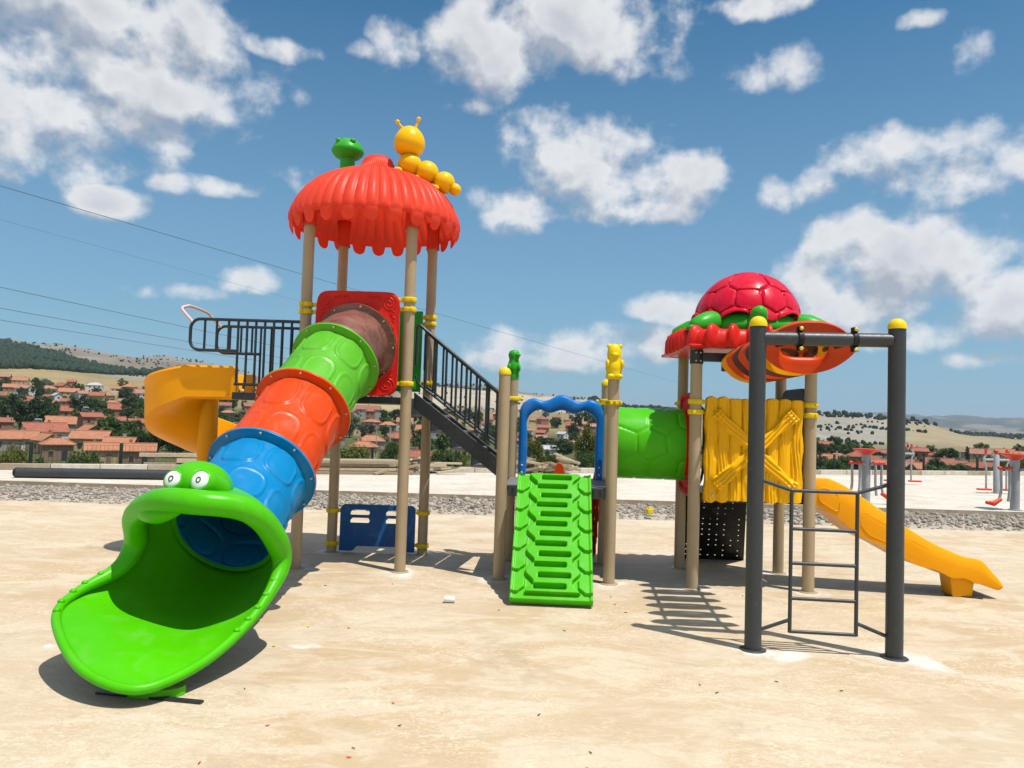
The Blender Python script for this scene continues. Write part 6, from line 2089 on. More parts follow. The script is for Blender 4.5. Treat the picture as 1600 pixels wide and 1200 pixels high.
def crown_mesh(name, V, mat):
    me = bpy.data.meshes.new(name)
    n = len(V)
    me.vertices.add(n)
    me.vertices.foreach_set('co', V.ravel())
    me.loops.add(n)
    me.loops.foreach_set('vertex_index', np.arange(n))
    me.polygons.add(n // 4)
    me.polygons.foreach_set('loop_start', np.arange(0, n, 4))
    me.update(calc_edges=True)
    me.materials.append(mat)
    return me
def trunk_mesh(seed):
    g = random.Random(seed)
    mb = MB()
    mb.tube([(0, 0, -0.06), (0.01, 0, 0.12), (-0.01, 0.01, 0.30), (0.015, -0.01, 0.55), (0, 0, 0.80)], [0.045, 0.036, 0.028, 0.018, 0.006], 7)
    for k in range(6):
        a = k * 2.4
        z = 0.22 + 0.08 * k
        L = 0.26 - 0.02 * k
        mb.tube([(0, 0, z), (math.cos(a) * L * 0.6, math.sin(a) * L * 0.6, z + 0.09), (math.cos(a) * L, math.sin(a) * L, z + 0.20)], [0.018, 0.011, 0.004], 5)
    return mb.mesh('trunk', BARK)
TREES = [
    (-177.7, 273.2, -7.76, 11.4, 10.2, 0), (-150.8, 241.2, -9.08, 12.5, 10.5, 0), (-168.6, 278.7, -7.54, 10.7, 9.3, 0), (-223.3, 347.6, -3.88, 8.7, 8.7, 3),
    (-280.9, 456.7, 2.02, 9.9, 8.4, 0), (-190.3, 339.8, -4.56, 10.2, 11.3, 0), (-187.4, 348.5, -3.92, 8.7, 11.0, 1), (-93.5, 180.2, -8.93, 7.8, 6.9, 1),
    (-86.8, 172.4, -9.24, 5.2, 6.0, 1), (-240.3, 478.0, 1.73, 10.4, 11.9, 0), (-166.0, 336.6, -4.92, 10.1, 11.2, 1), (-151.8, 320.3, -6.02, 9.6, 10.7, 0),
    (-140.2, 301.2, -6.99, 10.5, 8.5, 0), (-80.6, 166.9, -9.47, 5.8, 5.6, 0), (-76.8, 167.8, -9.42, 7.0, 7.0, 1), (-72.1, 167.2, -9.5, 7.0, 7.0, 0),
    (-69.8, 170.1, -9.45, 6.5, 7.1, 1), (-68.1, 175.2, -9.37, 5.8, 5.8, 0), (-64.3, 289.7, -10.26, 6.3, 7.2, 0), (-67.3, 322.1, -9.32, 11.3, 9.7, 3),
    (-58.4, 311.9, -9.81, 7.8, 9.4, 3), (-90.9, 404.9, -5.95, 10.1, 10.1, 0), (-72.1, 438.2, -6.48, 9.5, 9.5, 0), (-71.6, 483.1, -5.05, 8.9, 10.5, 0),
    (-29.1, 190.1, -10.51, 4.8, 5.7, 1), (-31.6, 268.1, -10.75, 6.7, 5.8, 0), (-25.2, 225.3, -10.97, 6.8, 7.5, 1), (-19.9, 229.9, -11.04, 6.9, 7.7, 1),
    (-79.9, 647.7, -4.11, 14.0, 16.2, 0), (-52.1, 475.4, -7.56, 11.9, 11.9, 0), (-23.7, 539.2, -6.34, 11.7, 11.7, 0), (-10.9, 374.6, -11.51, 6.9, 9.4, 0),
    (-42.7, 752.4, -3.54, 11.3, 16.3, 0), (18.0, 260.0, -12.11, 6.5, 9.1, 0), (14.2, 320.3, -12.61, 6.4, 11.2, 0), (52.5, 593.7, -7.19, 14.8, 7.9, 4),
    (66.3, 669.7, -5.83, 16.7, 7.8, 4), (66.3, 602.5, -6.92, 13.1, 13.1, 0), (33.7, 414.2, -12.17, 11.0, 6.9, 0), (37.6, 644.2, -6.91, 8.6, 11.8, 0),
    (84.5, 212.4, -12.2, 6.4, 7.1, 0), (98.6, 234.5, -12.11, 3.9, 7.0, 1), (148.8, 335.7, -12.22, 7.3, 7.3, 0), (120.7, 218.2, -12.42, 5.8, 7.3, 0),
    (147.7, 259.3, -12.36, 7.8, 9.1, 0), (130.7, 223.5, -12.55, 4.5, 7.4, 1), (194.1, 326.4, -12.75, 8.2, 2.2, 4), (142.4, 228.3, -12.59, 3.4, 7.6, 2),
    (158.1, 242.2, -12.83, 7.3, 8.1, 1), (164.9, 344.8, -12.53, 3.4, 8.6, 0), (170.0, 255.8, -12.92, 6.4, 6.4, 0), (119.3, 296.8, -12.24, 7.4, 5.9, 0),
    (102.5, 224.7, -12.22, 4.9, 5.6, 0), (153.9, 306.9, -12.27, 5.1, 5.1, 0), (189.3, 340.7, -12.67, 3.4, 7.4, 0), (116.7, 694.4, -4.65, 8.1, 17.4, 0),
    (121.3, 801.3, -3.38, 8.0, 20.0, 4), (6.8, 353.2, -12.58, 7.7, 7.1, 0), (7.6, 645.9, -7.32, 8.6, 8.6, 0), (-69.5, 848.7, 0.22, 8.5, 18.4, 0),
    (-47.8, 690.6, -5.1, 9.2, 11.5, 0), (-6.5, 918.5, 2.11, 10.7, 15.3, 1), (-42.4, 473.5, -7.97, 7.9, 9.5, 0), (-295.5, 522.8, 6.95, 8.7, 9.7, 0),
    (-108.8, 244.1, -9.34, 6.6, 5.5, 0), (148.4, 339.8, -12.18, 6.5, 5.5, 0), (-61.3, 459.8, -7.19, 9.1, 10.7, 0), (-79.5, 195.8, -9.24, 6.3, 7.7, 2),
    (-166.7, 396.3, -1.94, 8.8, 9.4, 0), (-223.0, 536.3, 5.93, 6.4, 6.7, 2), (-8.9, 249.4, -11.13, 6.3, 5.1, 0), (60.5, 369.7, -12.65, 6.8, 8.5, 0),
    (-188.7, 505.6, 2.04, 8.5, 6.9, 1), (-49.5, 805.6, -2.13, 6.7, 7.4, 0), (-94.2, 271.4, -9.46, 7.3, 8.7, 0), (-44.1, 375.7, -10.78, 8.7, 10.6, 2),
    (-176.2, 379.7, -2.37, 6.0, 6.2, 1), (-2.2, 290.9, -11.55, 5.6, 4.8, 0), (-148.9, 396.3, -3.08, 6.1, 5.0, 1), (-41.4, 355.6, -10.85, 6.2, 5.0, 1),
    (140.5, 349.9, -12.12, 7.3, 7.9, 2), (-188.7, 428.9, 0.57, 8.4, 9.8, 1), (73.9, 401.1, -12.46, 5.6, 6.9, 1), (-113.2, 294.0, -8.18, 7.5, 8.3, 0),
    (-228.5, 578.8, 7.89, 6.3, 5.7, 1), (-154.2, 283.2, -7.53, 5.9, 6.7, 0), (-161.7, 308.6, -6.5, 6.1, 5.5, 1), (-277.3, 646.8, 12.37, 6.3, 7.0, 2),
    (-64.0, 502.2, -5.08, 5.9, 4.8, 1), (-280.9, 465.4, 2.62, 7.6, 6.1, 2), (127.0, 304.1, -12.22, 7.1, 5.8, 0), (-129.1, 295.2, -7.38, 6.6, 7.4, 0),
    (-88.5, 253.1, -9.91, 5.7, 7.1, 3), (-115.7, 332.6, -7.5, 7.4, 9.2, 0), (-147.4, 328.6, -5.66, 6.3, 5.2, 1), (137.5, 318.2, -12.16, 6.5, 8.1, 2),
    (140.8, 314.8, -12.22, 7.2, 6.6, 1), (-79.0, 181.1, -8.94, 6.8, 7.1, 1), (-208.9, 527.7, 4.06, 6.4, 7.0, 0), (-107.2, 260.3, -8.9, 6.6, 5.7, 0),
    (-85.0, 213.0, -9.47, 6.6, 5.4, 1), (167.6, 359.4, -12.43, 5.8, 6.6, 2), (-227.3, 509.0, 3.67, 8.5, 9.3, 0), (-121.1, 304.5, -7.51, 8.6, 8.4, 0),
    (214.9, 322.1, -12.98, 6.2, 5.5, 0), (-283.3, 446.4, 1.61, 6.4, 5.8, 1), (-44.5, 480.5, -7.53, 6.6, 5.8, 1), (-150.3, 311.0, -6.44, 6.6, 8.2, 1),
    (-216.4, 323.8, -5.39, 7.0, 8.1, 1), (-68.4, 431.8, -7.3, 6.8, 6.2, 2), (-218.6, 524.2, 4.36, 7.4, 7.5, 3), (-11.4, 429.4, -10.08, 7.7, 7.2, 0),
    (-175.1, 403.3, -1.42, 6.3, 7.1, 0), (-110.3, 257.2, -8.85, 6.2, 6.1, 1), (-151.2, 275.4, -7.82, 5.9, 5.7, 1), (34.9, 304.9, -12.48, 6.8, 5.6, 1),
    (-176.5, 453.1, 1.23, 7.7, 9.4, 0), (85.2, 554.5, -7.49, 6.7, 8.1, 2), (242.3, 360.9, -12.66, 8.0, 7.1, 2), (142.1, 362.3, -12.29, 8.3, 10.1, 0),
    (-237.5, 534.1, 6.68, 9.4, 9.4, 1), (-160.1, 397.9, -2.3, 6.6, 6.9, 0), (279.5, 420.9, -12.17, 7.3, 8.4, 0), (99.9, 553.1, -7.45, 7.7, 8.4, 0),
    (-348.5, 562.0, 11.66, 7.5, 7.5, 0), (-204.5, 527.7, 3.66, 9.1, 9.6, 1), (-138.0, 306.9, -6.76, 6.6, 7.0, 0), (170.8, 367.2, -12.37, 7.1, 6.9, 0),
    (-74.1, 186.3, -9.2, 6.1, 6.1, 1), (-184.5, 304.5, -6.6, 6.2, 5.5, 0), (-43.8, 393.7, -10.36, 5.8, 6.4, 0), (-120.9, 305.3, -7.51, 5.7, 5.6, 0),
    (-246.0, 513.8, 4.69, 8.3, 7.6, 1), (-119.8, 225.0, -9.3, 6.4, 6.0, 0), (-353.8, 536.3, 10.11, 8.0, 8.5, 1), (-179.2, 412.0, -0.9, 5.9, 5.6, 0),
    (-188.9, 435.2, 1.0, 7.4, 7.9, 3), (19.1, 295.6, -12.54, 5.7, 4.9, 1), (-177.4, 413.1, -0.91, 5.5, 5.7, 0), (204.5, 373.6, -12.27, 6.5, 6.7, 1),
    (-165.7, 397.9, -1.94, 8.4, 7.9, 0), (-378.0, 621.4, 13.33, 7.8, 9.6, 3), (-143.6, 337.1, -5.45, 8.0, 7.9, 3), (-126.7, 299.2, -7.4, 8.7, 7.5, 0),
    (-90.9, 182.8, -8.9, 6.3, 7.5, 1), (-131.6, 343.4, -6.11, 5.7, 6.0, 1), (-95.4, 255.8, -9.53, 6.2, 5.0, 0), (-168.4, 400.6, -1.75, 9.1, 7.4, 1),
    (-160.9, 362.3, -3.69, 6.6, 8.0, 0), (-294.6, 463.5, 3.34, 6.9, 6.9, 0), (32.7, 291.3, -12.5, 6.4, 6.3, 1), (-189.1, 427.2, 0.41, 8.0, 9.6, 2),
    (-75.0, 184.3, -9.12, 7.1, 8.5, 0), (90.5, 526.3, -7.96, 8.9, 9.7, 3), (-58.3, 356.5, -9.78, 5.9, 4.8, 0), (182.2, 356.1, -12.66, 6.2, 6.1, 2),
    (-246.3, 369.2, -3.01, 6.8, 7.3, 0), (-95.3, 284.8, -9.38, 6.9, 6.2, 3), (-185.2, 397.9, -1.5, 9.0, 8.4, 2), (41.7, 304.5, -12.6, 7.1, 8.0, 1),
    (-219.8, 338.4, -4.45, 6.6, 6.6, 3), (-111.9, 264.9, -8.61, 6.5, 6.4, 0), (-26.2, 404.9, -10.64, 6.9, 8.0, 2), (-70.6, 202.1, -9.74, 5.6, 6.1, 1),
    (-185.7, 423.7, 0.0, 9.5, 8.5, 0), (-342.5, 676.0, 15.49, 8.9, 11.0, 2), (46.5, 329.0, -12.72, 5.9, 7.0, 0), (-267.5, 414.8, -1.01, 5.9, 7.2, 0),
    (-122.1, 251.1, -9.02, 5.7, 4.8, 0), (-228.3, 530.6, 5.94, 9.4, 11.1, 0), (-92.1, 243.8, -9.85, 8.1, 6.7, 1), (-85.2, 253.1, -10.08, 7.8, 6.3, 1),
    (43.2, 352.8, -12.6, 7.0, 7.0, 0), (-211.7, 456.7, 1.41, 6.9, 6.0, 0), (-173.9, 410.9, -1.15, 6.5, 7.4, 1), (-205.0, 553.8, 4.76, 8.3, 8.8, 1),
    (-159.4, 406.5, -1.89, 6.3, 6.6, 1), (-28.7, 455.5, -9.2, 6.5, 5.6, 1), (-82.0, 225.9, -9.93, 7.9, 8.3, 1), (139.1, 306.5, -12.31, 5.7, 7.0, 0),
    (-71.5, 198.9, -9.63, 5.6, 4.6, 1), (99.3, 227.7, -12.15, 5.5, 4.6, 1), (-154.2, 388.4, -2.9, 7.8, 8.1, 0), (72.7, 534.1, -7.98, 9.0, 7.9, 0),
    (-67.1, 194.7, -9.72, 7.0, 6.1, 1), (-275.5, 509.7, 5.35, 6.6, 8.1, 0), (-314.0, 571.1, 10.27, 6.7, 5.9, 0), (58.9, 718.0, -3.47, 6.2, 5.4, 1),
    (85.4, 584.3, -7.28, 5.6, 5.2, 0), (69.9, 493.6, -9.52, 9.2, 8.3, 3), (-225.1, 544.2, 6.49, 9.0, 10.3, 1), (-192.5, 359.9, -3.14, 5.6, 4.9, 1),
    (-215.6, 539.9, 5.52, 6.1, 6.4, 0), (65.0, 470.4, -11.16, 5.9, 6.0, 3), (-198.2, 472.9, 2.69, 5.7, 5.8, 0), (70.2, 418.1, -12.21, 6.8, 8.4, 0),
    (-116.1, 325.1, -7.58, 7.0, 8.4, 3), (-270.1, 644.2, 11.5, 7.2, 8.2, 0), (-128.6, 335.3, -6.48, 6.1, 6.5, 0), (-97.5, 252.1, -9.48, 6.6, 6.7, 1),
    (-84.1, 222.6, -9.76, 6.3, 7.1, 1), (-111.1, 291.7, -8.31, 7.9, 9.9, 0), (-229.6, 508.3, 3.69, 9.4, 8.9, 0), (-176.1, 419.2, -0.69, 9.0, 10.8, 0),
    (-89.0, 251.8, -9.9, 8.0, 8.8, 1), (-107.3, 277.6, -8.63, 6.6, 5.9, 2), (-162.8, 274.6, -7.75, 6.4, 5.3, 1), (158.7, 363.3, -12.19, 5.6, 6.5, 0),
    (246.8, 403.3, -12.44, 7.8, 7.5, 1), (-179.4, 430.0, 0.26, 7.5, 9.2, 0), (-91.9, 268.1, -9.6, 5.8, 5.1, 0), (-164.9, 308.6, -6.52, 5.7, 4.6, 3),
    (-333.1, 540.6, 9.83, 5.6, 6.7, 0), (-255.8, 404.3, -1.74, 6.3, 5.3, 0), (-64.9, 439.3, -7.51, 7.6, 7.4, 0), (-84.7, 202.7, -9.22, 5.7, 5.3, 0),
    (-90.9, 248.4, -9.84, 6.0, 7.4, 1), (-69.8, 191.9, -9.53, 6.6, 6.3, 1), (-388.7, 576.5, 12.69, 6.8, 6.3, 3), (54.8, 378.7, -12.51, 6.1, 7.0, 3),
    (-228.3, 504.3, 3.14, 5.6, 5.6, 0), (-117.4, 217.9, -9.22, 6.4, 5.1, 2), (-182.6, 423.2, -0.14, 7.3, 7.8, 0), (-141.1, 321.6, -6.07, 9.1, 10.5, 0),
    (-148.3, 325.1, -5.8, 6.7, 8.1, 0), (-84.2, 204.6, -9.28, 8.7, 7.1, 1), (-0.0, 550.1, -6.98, 8.5, 9.7, 0), (-106.8, 253.1, -9.07, 7.4, 6.3, 0),
    (-156.0, 354.2, -4.25, 7.1, 6.9, 1), (-78.2, 203.2, -9.46, 6.7, 6.5, 0), (-91.2, 206.2, -9.16, 5.8, 5.3, 1), (-109.3, 281.7, -8.45, 5.6, 5.6, 1),
    (-76.6, 225.0, -10.1, 7.8, 6.7, 1), (-256.1, 539.9, 7.11, 5.9, 5.8, 0), (-225.7, 522.8, 4.82, 6.1, 5.4, 1), (146.9, 286.3, -12.27, 6.1, 7.2, 3),
    (-93.6, 233.9, -9.7, 9.2, 8.3, 0), (54.5, 459.2, -11.44, 7.4, 7.1, 0), (120.2, 307.7, -12.21, 7.8, 6.7, 0), (-349.6, 640.8, 12.79, 5.8, 5.8, 3),
    (-174.7, 453.7, 1.1, 6.7, 6.7, 1), (33.8, 411.4, -12.24, 6.7, 5.4, 1), (-124.5, 309.0, -7.16, 8.7, 10.2, 2), (-140.6, 292.5, -7.3, 7.6, 8.9, 2),
    (-111.8, 278.0, -8.35, 7.9, 9.5, 0), (-125.7, 312.7, -6.99, 8.4, 7.9, 2), (-92.9, 227.1, -9.57, 8.9, 7.3, 0), (-231.4, 344.8, -4.14, 6.5, 5.8, 0),
    (-84.8, 201.1, -9.18, 8.2, 6.6, 2), (-245.8, 563.5, 8.74, 8.2, 10.0, 1), (37.9, 841.9, -0.52, 8.8, 9.5, 3), (64.1, 819.7, -1.1, 6.8, 6.5, 3),
    (-208.9, 432.3, 0.46, 5.6, 5.2, 2), (-153.6, 309.0, -6.5, 6.6, 6.8, 0), (-161.5, 286.7, -7.33, 6.8, 7.5, 2), (-260.7, 559.8, 8.74, 5.9, 7.2, 0),
    (-208.6, 535.6, 4.54, 9.0, 10.6, 1), (-106.8, 258.6, -8.94, 6.8, 7.8, 1), (-139.4, 351.8, -5.23, 6.3, 5.0, 3), (-280.7, 472.3, 3.48, 5.6, 5.7, 0),
    (-113.9, 303.2, -8.07, 5.9, 4.8, 1), (-176.4, 507.7, 1.16, 6.7, 5.5, 2), (-230.9, 358.9, -3.22, 6.3, 6.3, 1), (161.5, 258.6, -12.58, 6.4, 5.7, 1),
    (-261.4, 549.4, 7.66, 8.3, 8.2, 0), (65.1, 468.5, -11.28, 5.7, 6.6, 1), (-203.8, 328.6, -5.18, 5.8, 4.9, 0), (-41.9, 724.7, -4.24, 7.7, 7.6, 3),
    (-376.0, 625.5, 13.33, 5.6, 6.5, 2), (-18.3, 311.5, -11.01, 6.7, 5.7, 0), (-42.1, 561.3, -5.55, 8.6, 7.4, 1), (3.0, 447.6, -10.37, 7.8, 7.1, 1),
    (129.0, 322.9, -12.11, 5.6, 5.4, 0), (-176.9, 390.0, -1.9, 7.4, 8.2, 0), (133.7, 299.2, -12.27, 7.0, 7.0, 1), (51.7, 397.4, -12.59, 7.3, 6.4, 0),
    (-165.0, 456.1, 0.09, 7.7, 7.7, 1), (85.8, 509.0, -8.71, 6.1, 5.6, 0), (-186.3, 407.1, -1.07, 8.0, 8.1, 1), (-137.8, 330.4, -5.96, 8.2, 7.5, 2),
    (-118.8, 329.5, -7.28, 7.1, 7.5, 1), (147.9, 350.9, -12.3, 9.5, 7.6, 0), (-31.9, 762.6, -3.23, 6.2, 6.3, 1), (-360.9, 586.6, 12.66, 5.7, 5.4, 1),
    (-173.5, 322.1, -5.66, 5.9, 7.2, 1), (-242.6, 494.2, 2.53, 5.8, 6.4, 0), (77.8, 609.8, -6.51, 8.2, 10.3, 1), (-189.1, 479.9, 2.38, 6.0, 6.2, 0),
    (47.2, 350.9, -12.66, 7.5, 7.3, 0), (-132.1, 248.7, -9.0, 5.5, 5.6, 1), (-162.5, 395.8, -2.19, 7.1, 6.5, 1), (94.1, 278.0, -12.37, 5.7, 6.5, 0),
    (97.2, 505.6, -9.02, 7.9, 8.3, 1), (-118.1, 365.2, -6.46, 6.8, 6.8, 0), (109.2, 305.7, -12.29, 7.3, 8.0, 0), (-85.7, 245.1, -10.11, 6.6, 5.4, 2),
    (90.7, 294.0, -12.58, 5.7, 7.0, 1), (125.0, 339.8, -12.04, 7.4, 7.5, 0), (95.8, 511.7, -8.54, 8.0, 7.9, 3), (120.4, 307.3, -12.21, 5.7, 6.5, 1),
    (108.9, 402.7, -12.25, 5.6, 6.6, 0), (-81.2, 264.5, -10.19, 7.3, 8.6, 0), (-82.9, 266.0, -10.09, 7.0, 8.1, 0), (110.9, 307.3, -12.27, 7.6, 6.3, 0),
    (101.0, 579.6, -7.15, 9.1, 10.1, 0), (-65.2, 214.7, -10.26, 8.0, 8.1, 1), (-112.7, 325.1, -7.9, 6.2, 5.7, 0), (-82.3, 244.5, -10.24, 8.0, 8.7, 0),
    (114.2, 644.2, -6.69, 8.2, 9.2, 0), (91.1, 255.5, -12.25, 5.5, 4.9, 0), (-120.5, 418.7, -4.28, 8.2, 8.1, 0), (162.6, 509.0, -10.64, 7.4, 8.8, 1),
    (-141.5, 445.8, -2.49, 6.2, 5.2, 1), (108.1, 401.7, -12.25, 8.6, 8.6, 3), (114.6, 659.0, -5.57, 8.0, 8.6, 1), (149.7, 429.4, -11.86, 8.6, 8.9, 1),
    (-116.7, 343.9, -7.21, 7.1, 8.0, 1), (127.6, 457.3, -11.69, 7.9, 8.4, 0), (75.9, 296.8, -12.75, 5.8, 5.7, 0), (-86.1, 256.9, -10.0, 6.9, 6.5, 0),
    (92.9, 265.6, -12.3, 5.7, 6.7, 0), (98.3, 515.9, -8.44, 7.1, 5.9, 0), (-99.6, 294.8, -9.13, 5.5, 4.9, 1), (140.3, 536.3, -9.46, 5.7, 6.1, 0),
    (-114.5, 334.8, -7.55, 7.2, 6.4, 1)
]
KIND = ['dark broadleaf tree', 'green leafy tree', 'yellow-green shrub', 'grey-green willow', 'slender dark poplar', 'dry bush']
def make_trees():
    protos = {}
    for t in range(5):
        protos[t] = []
        for v in range(4):
            seed = t * 10 + v
            if t == 4:
                V = leaf_cloud(seed, 46, 60, 0.036, 0.20, low=0.05)
            elif t == 2:
                V = leaf_cloud(seed, 44, 60, 0.036, 0.22, low=0.02)
            else:
                V = leaf_cloud(seed, 40, 75, 0.034, 0.26)
            protos[t].append(crown_mesh('crown', V, LEAF[min(t, 4)]))
    trunks = [trunk_mesh(k) for k in range(3)]
    g = random.Random(77)
    allt = []
    for i, (x, y, z, h, w, t) in enumerate(TREES):
        root = bpy.data.objects.new('poplar_tree' if t == 4 else 'willow_tree' if t == 3 else 'shrub' if t == 2 else 'broadleaf_tree', None)
        COL.objects.link(root)
        root.location = (x, y, z)
        root.rotation_euler = (0, 0, g.uniform(0, 6.28))
        root.scale = (w * g.uniform(0.95, 1.15), w * g.uniform(0.95, 1.15), h * 1.08)
        for nm, me in (('crown', protos[t][g.randrange(4)]), ('trunk', trunks[g.randrange(3)])):
            o = bpy.data.objects.new(nm, me)
            COL.objects.link(o)
            o.parent = root
        lab = '%s %s among the houses %s' % (distance_word(y), KIND[t], region(x, y))
        allt.append(root)
        tag(root, lab, 'shrub' if t == 2 else 'tree', '%ss %s %s' % (KIND[t], distance_word(y), region(x, y)))
    tell_apart(allt)
    # bushes close behind the fence, finer leaves
    near = [
        (-15.38, 28.00, 2.80, 2.03, 1, 'round green bush behind the left end of the fence'),
        (-19.30, 30.00, 3.07, 1.27, 2, 'sparse yellowish bush at the far left behind the fence'),
        (-16.67, 27.00, 2.42, 1.01, 1, 'low green bush next to the sparse yellowish one at the far left'),
        (-2.40, 29.00, 2.05, 1.59, 1, 'dark green bush behind the fence below the staircase'),
        (-1.70, 27.50, 1.66, 0.96, 2, 'pale green bush touching the fence post below the staircase'),
        (0.87, 29.00, 1.98, 1.23, 2, 'yellow-green bush at the left side of the arch opening'),
        (1.63, 30.00, 1.73, 0.83, 1, 'dark green bush in the middle of the arch opening'),
        (3.68, 36.00, 3.72, 1.53, 2, 'tall yellow-green tree at the right side of the arch opening'),
        (3.28, 33.00, 1.85, 1.81, 1, 'dark bush under the tall yellow-green tree in the arch'),
        (-5.79, 28.00, 2.19, 2.10, 2, 'wide yellowish bush behind the long board stack'),
        (-4.30, 28.00, 2.04, 1.12, 1, 'green bush right of the wide yellowish bush, between the tower legs'),
        (20.52, 32.00, 1.95, 0.96, 2, 'tufted yellow-green bush behind the air walker at the right edge'),
        (21.87, 33.00, 2.17, 1.24, 2, 'spiky pale bush at the very right edge'),
        (18.25, 33.00, 1.68, 2.06, 1, 'low green bush behind the fence right of the dark gate'),
        (13.02, 31.00, 1.51, 1.55, 1, 'low bush between the yellow slide and the cone-topped fitness post')
    ]
    for k, (x, y, h, w, t, lab) in enumerate(near):
        z = float(terrain_z(x, y)) - 0.1
        root = bpy.data.objects.new('bush', None)
        COL.objects.link(root)
        root.location = (x, y, z)
        root.scale = (w, w, h)
        me = crown_mesh('crown', leaf_cloud(300 + k, 60, 130, 0.022, 0.24, low=0.0), LEAF[t])
        for nm, m2 in (('crown', me), ('stem', trunks[k % 3])):
            o = bpy.data.objects.new(nm, m2)
            COL.objects.link(o)
            o.parent = root
        tag(root, lab, 'bush')
make_trees()

# ------------------------------------------------------------------ uncountable growth: dry grass, scrub on the hills, woods
def land_stuff():
    g = np.random.default_rng(12)
    # dry grass tufts behind the kerb
    n = 5200
    x = g.uniform(-24, 26, n)
    y = np.where(x > -11.5, 21.3 + 0.35 * x, 17.3) + 0.35 + g.gamma(1.4, 2.2, n)
    z = terrain_z(x, y)
    blades = []
    for k in range(6):
        V, F = [], []
        for b in range(7):
            a, l = g.uniform(0, 6.28), g.uniform(0.5, 1.0)
            dx, dy = math.cos(a), math.sin(a)
            q = len(V)
            V += [(-dy * 0.03, dx * 0.03, 0), (dy * 0.03, -dx * 0.03, 0), (dx * 0.25 + dy * .015, dy * 0.25 - dx * .015, l * 0.7), (dx * 0.45, dy * 0.45, l)]
            F += [(q, q + 1, q + 2), (q, q + 2, q + 3)]
        blades.append((np.array(V), np.array(F)))
    s = g.uniform(0.15, 0.6, n)
    tag(scatter('dry_grass', blades, np.stack([x, y, z - 0.02], -1), np.stack([s, s, s * g.uniform(0.7, 1.4, n)], -1), 4, LEAF[5]), 'dry straw-coloured grass growing behind the kerb', 'grass')
    shapes = []
    for sh in range(6):
        bm = bmesh.new()
        bmesh.ops.create_icosphere(bm, subdivisions=2, radius=1)
        rr = random.Random(sh)
        for v in bm.verts:
            v.co *= 0.7 + 0.55 * rr.random()
        shapes.append((np.array([v.co[:] for v in bm.verts]), np.array([[v.index for v in f.verts] for f in bm.faces])))
        bm.free()
    def place(name, n, fn, size, mat, label, seed):
        gg = np.random.default_rng(seed)
        P, S = [], []
        while len(P) < n:
            t, d = gg.uniform(-0.85, 0.85, 4000), np.exp(gg.uniform(math.log(420), math.log(1750), 4000))
            X, Y = t * d, d
            nz = fbm(X / 60, Y / 60, 4)
            ok = fn(t, d, nz, gg.random(4000))
            X, Y = X[ok], Y[ok]
            Z = terrain_z(X, Y)
            for a, b, c in zip(X, Y, Z):
                s = gg.uniform(*size)
                P.append((a, b, c + s * 0.55))
                S.append((s, s, s * gg.uniform(0.9, 1.5)))
                if len(P) >= n:
                    break
        tag(scatter(name, shapes, np.array(P), np.array(S), seed, mat, smooth=False), label, 'woodland')
    def wood_left(t, d, n, r):
        lo = np.interp(t, [-0.9, -0.667, -0.60, -0.55, -0.49, -0.44], [800, 815, 860, 900, 1000, 1090])
        hi = np.interp(t, [-0.9, -0.667, -0.60, -0.55, -0.49, -0.44], [1540, 1500, 1270, 1110, 1080, 1100])
        return (t < -0.44) & (d > lo + n * 60) & (d < hi + n * 120)
    place('pine_wood', 5200, wood_left, (2.6, 4.6), LEAF[4], 'dark pine wood covering the slope on the far left hill', 31)
    def scrub(t, d, n, r):
        a = (d > 950) & (t < 0.2) & (n > 0.05) & (r < 0.10)
        b = (d > 440) & (d < 560) & (t < -0.4) & (n > 0.1) & (r < 0.2)
        e = (d > 560) & (d < 1050) & (t > 0.34) & (t < 0.54) & (n > 0.16) & (r < 0.05)
        return a | b | e
    place('hillside_scrub', 1900, scrub, (0.8, 1.9), LEAF[4], 'sparse dark scrub dotted over the bare hillsides', 32)
    def ridge_pines(t, d, n, r):
        a = (t > 0.375) & (t < 0.60) & (d > 955) & (d < 1010) & (r < 0.22)
        b = (t > 0.40) & (t < 0.53) & (d > np.interp(t, [0.40, 0.45, 0.53], [850, 920, 930])) & (d < np.interp(t, [0.40, 0.45, 0.53], [890, 965, 990])) & (r < 0.30)
        e = (t > 0.55) & (d > 1300) & (d < 1650) & (r < 0.8)
        f = (t > 0.10) & (t < 0.30) & (d > 1350) & (d < 1700) & (r < 0.8)
        h = (t > -0.10) & (t < -0.03) & (d > 1480) & (d < 1600) & (r < 0.6)
        return a | b | e | f | h
    place('ridge_pines', 1500, ridge_pines, (1.8, 3.4), LEAF[4], 'dark pines along the ridge and plateau edge on the right', 33)
land_stuff()

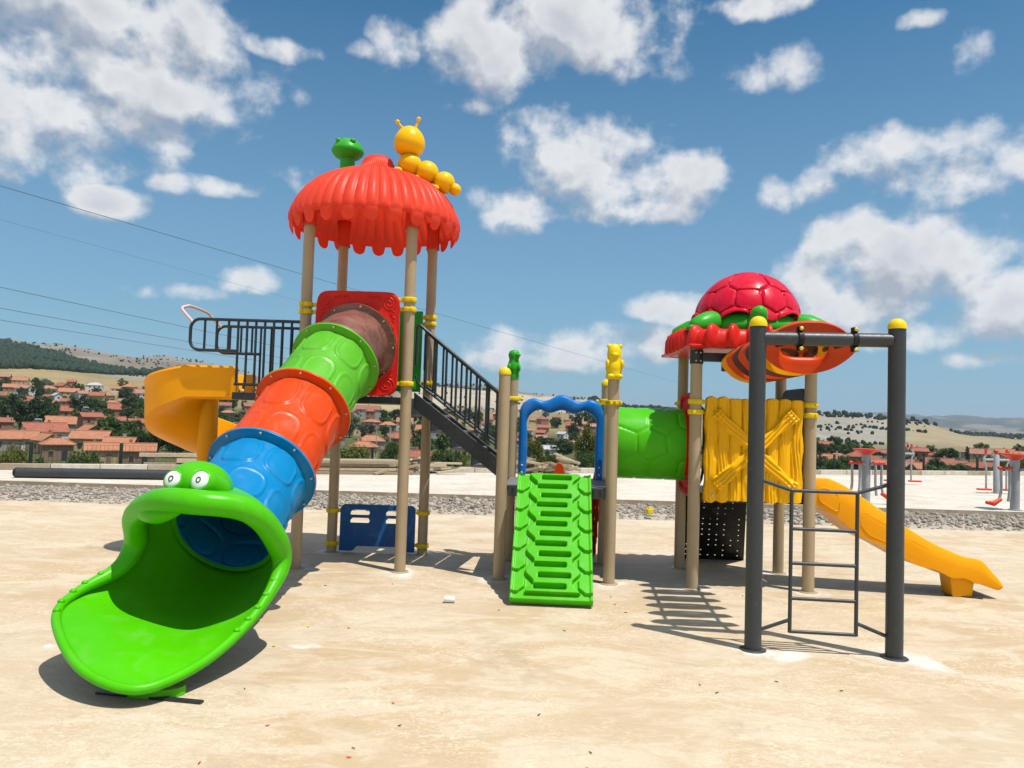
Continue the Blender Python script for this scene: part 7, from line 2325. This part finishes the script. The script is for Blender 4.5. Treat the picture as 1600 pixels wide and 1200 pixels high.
# ------------------------------------------------------------------ overhead wires and poles of the valley
def wires():
    W = [((-60.0, 24.0, 13.0), (-27.0, 40.0, 13.0), (110.0, 365.0, 13.0), 'highest thin power line crossing the sky from the upper left', 0.019),
         ((-60.0, 22.0, 14.0), (-29.0, 44.0, 12.0), (40.0, 260.0, 12.0), 'faint second power line just below the highest one on the left', 0.007),
         ((-60.0, 26.0, 9.0), (-32.0, 48.5, 9.0), (-8.0, 190.0, 9.0), 'third power line passing behind the balcony railing', 0.020),
         ((-60.0, 30.0, 8.4), (-36.0, 54.0, 8.4), (-8.0, 200.0, 8.4), 'fourth power line running just under the third at the left', 0.021),
         ((-60.0, 32.0, 7.9), (-38.0, 57.5, 7.9), (-10.0, 200.0, 7.9), 'lowest power line on the left above the hill', 0.021)]
    for a, b, c, lab, r in W:
        d = (Vector(c) - Vector(b))
        a2 = Vector(b) - d * (35.0 / d.length) * 1.0
        pts = []
        for k in range(49):
            t = k / 48
            p = a2.lerp(Vector(c), t)
            p.z -= 4 * 0.5 * t * (1 - t) * (0.6 if r < 0.01 else 1.0)
            pts.append(p)
        tag(MB().tube(pts, r, 5).build('power_line', WIRE), lab, 'wire')
    spots = [(-56.5, 160.0, 'slim grey lamp pole among the trees left of the spiral slide'), (-40.0, 230.0, 'slim pale pole above the roofs behind the tall tower, left one'), (-32.0, 205.0, 'slim pale pole above the roofs behind the tall tower, right one')]
    for x, y, lab in spots:
        z = float(terrain_z(x, y))
        root = thing('utility_pole', (x, y, z), lab, 'utility pole')
        MB().tube([(x, y, z - 0.5), (x, y, z + 8.5)], [0.16, 0.10], 8).build('pole', STEEL, root)
        MB().tube([(x, y, z + 8.3), (x - 0.5, y, z + 8.7), (x - 1.2, y, z + 8.7)], 0.07, 6).build('lamp_arm', STEEL, root)
wires()

# ------------------------------------------------------------------ air
def haze():
    m = bpy.data.materials.new('summer haze')
    m.use_nodes = True
    N = NT(m.node_tree)
    out = N.n('ShaderNodeOutputMaterial')
    v = N.n('ShaderNodeVolumePrincipled')
    v.inputs['Color'].default_value = (0.72, 0.82, 1.0, 1)
    v.inputs['Density'].default_value = 7.5e-5
    v.inputs['Anisotropy'].default_value = 0.2
    N.put(out, 1, v)
    mb = MB().box((0, 0, 90), (32000, 32000, 300))
    o = mb.build('haze', m, smooth=False)
    stuff(o)
    tag(o, 'thin blue summer haze over the valley', 'haze')
if USE_HAZE:
    haze()
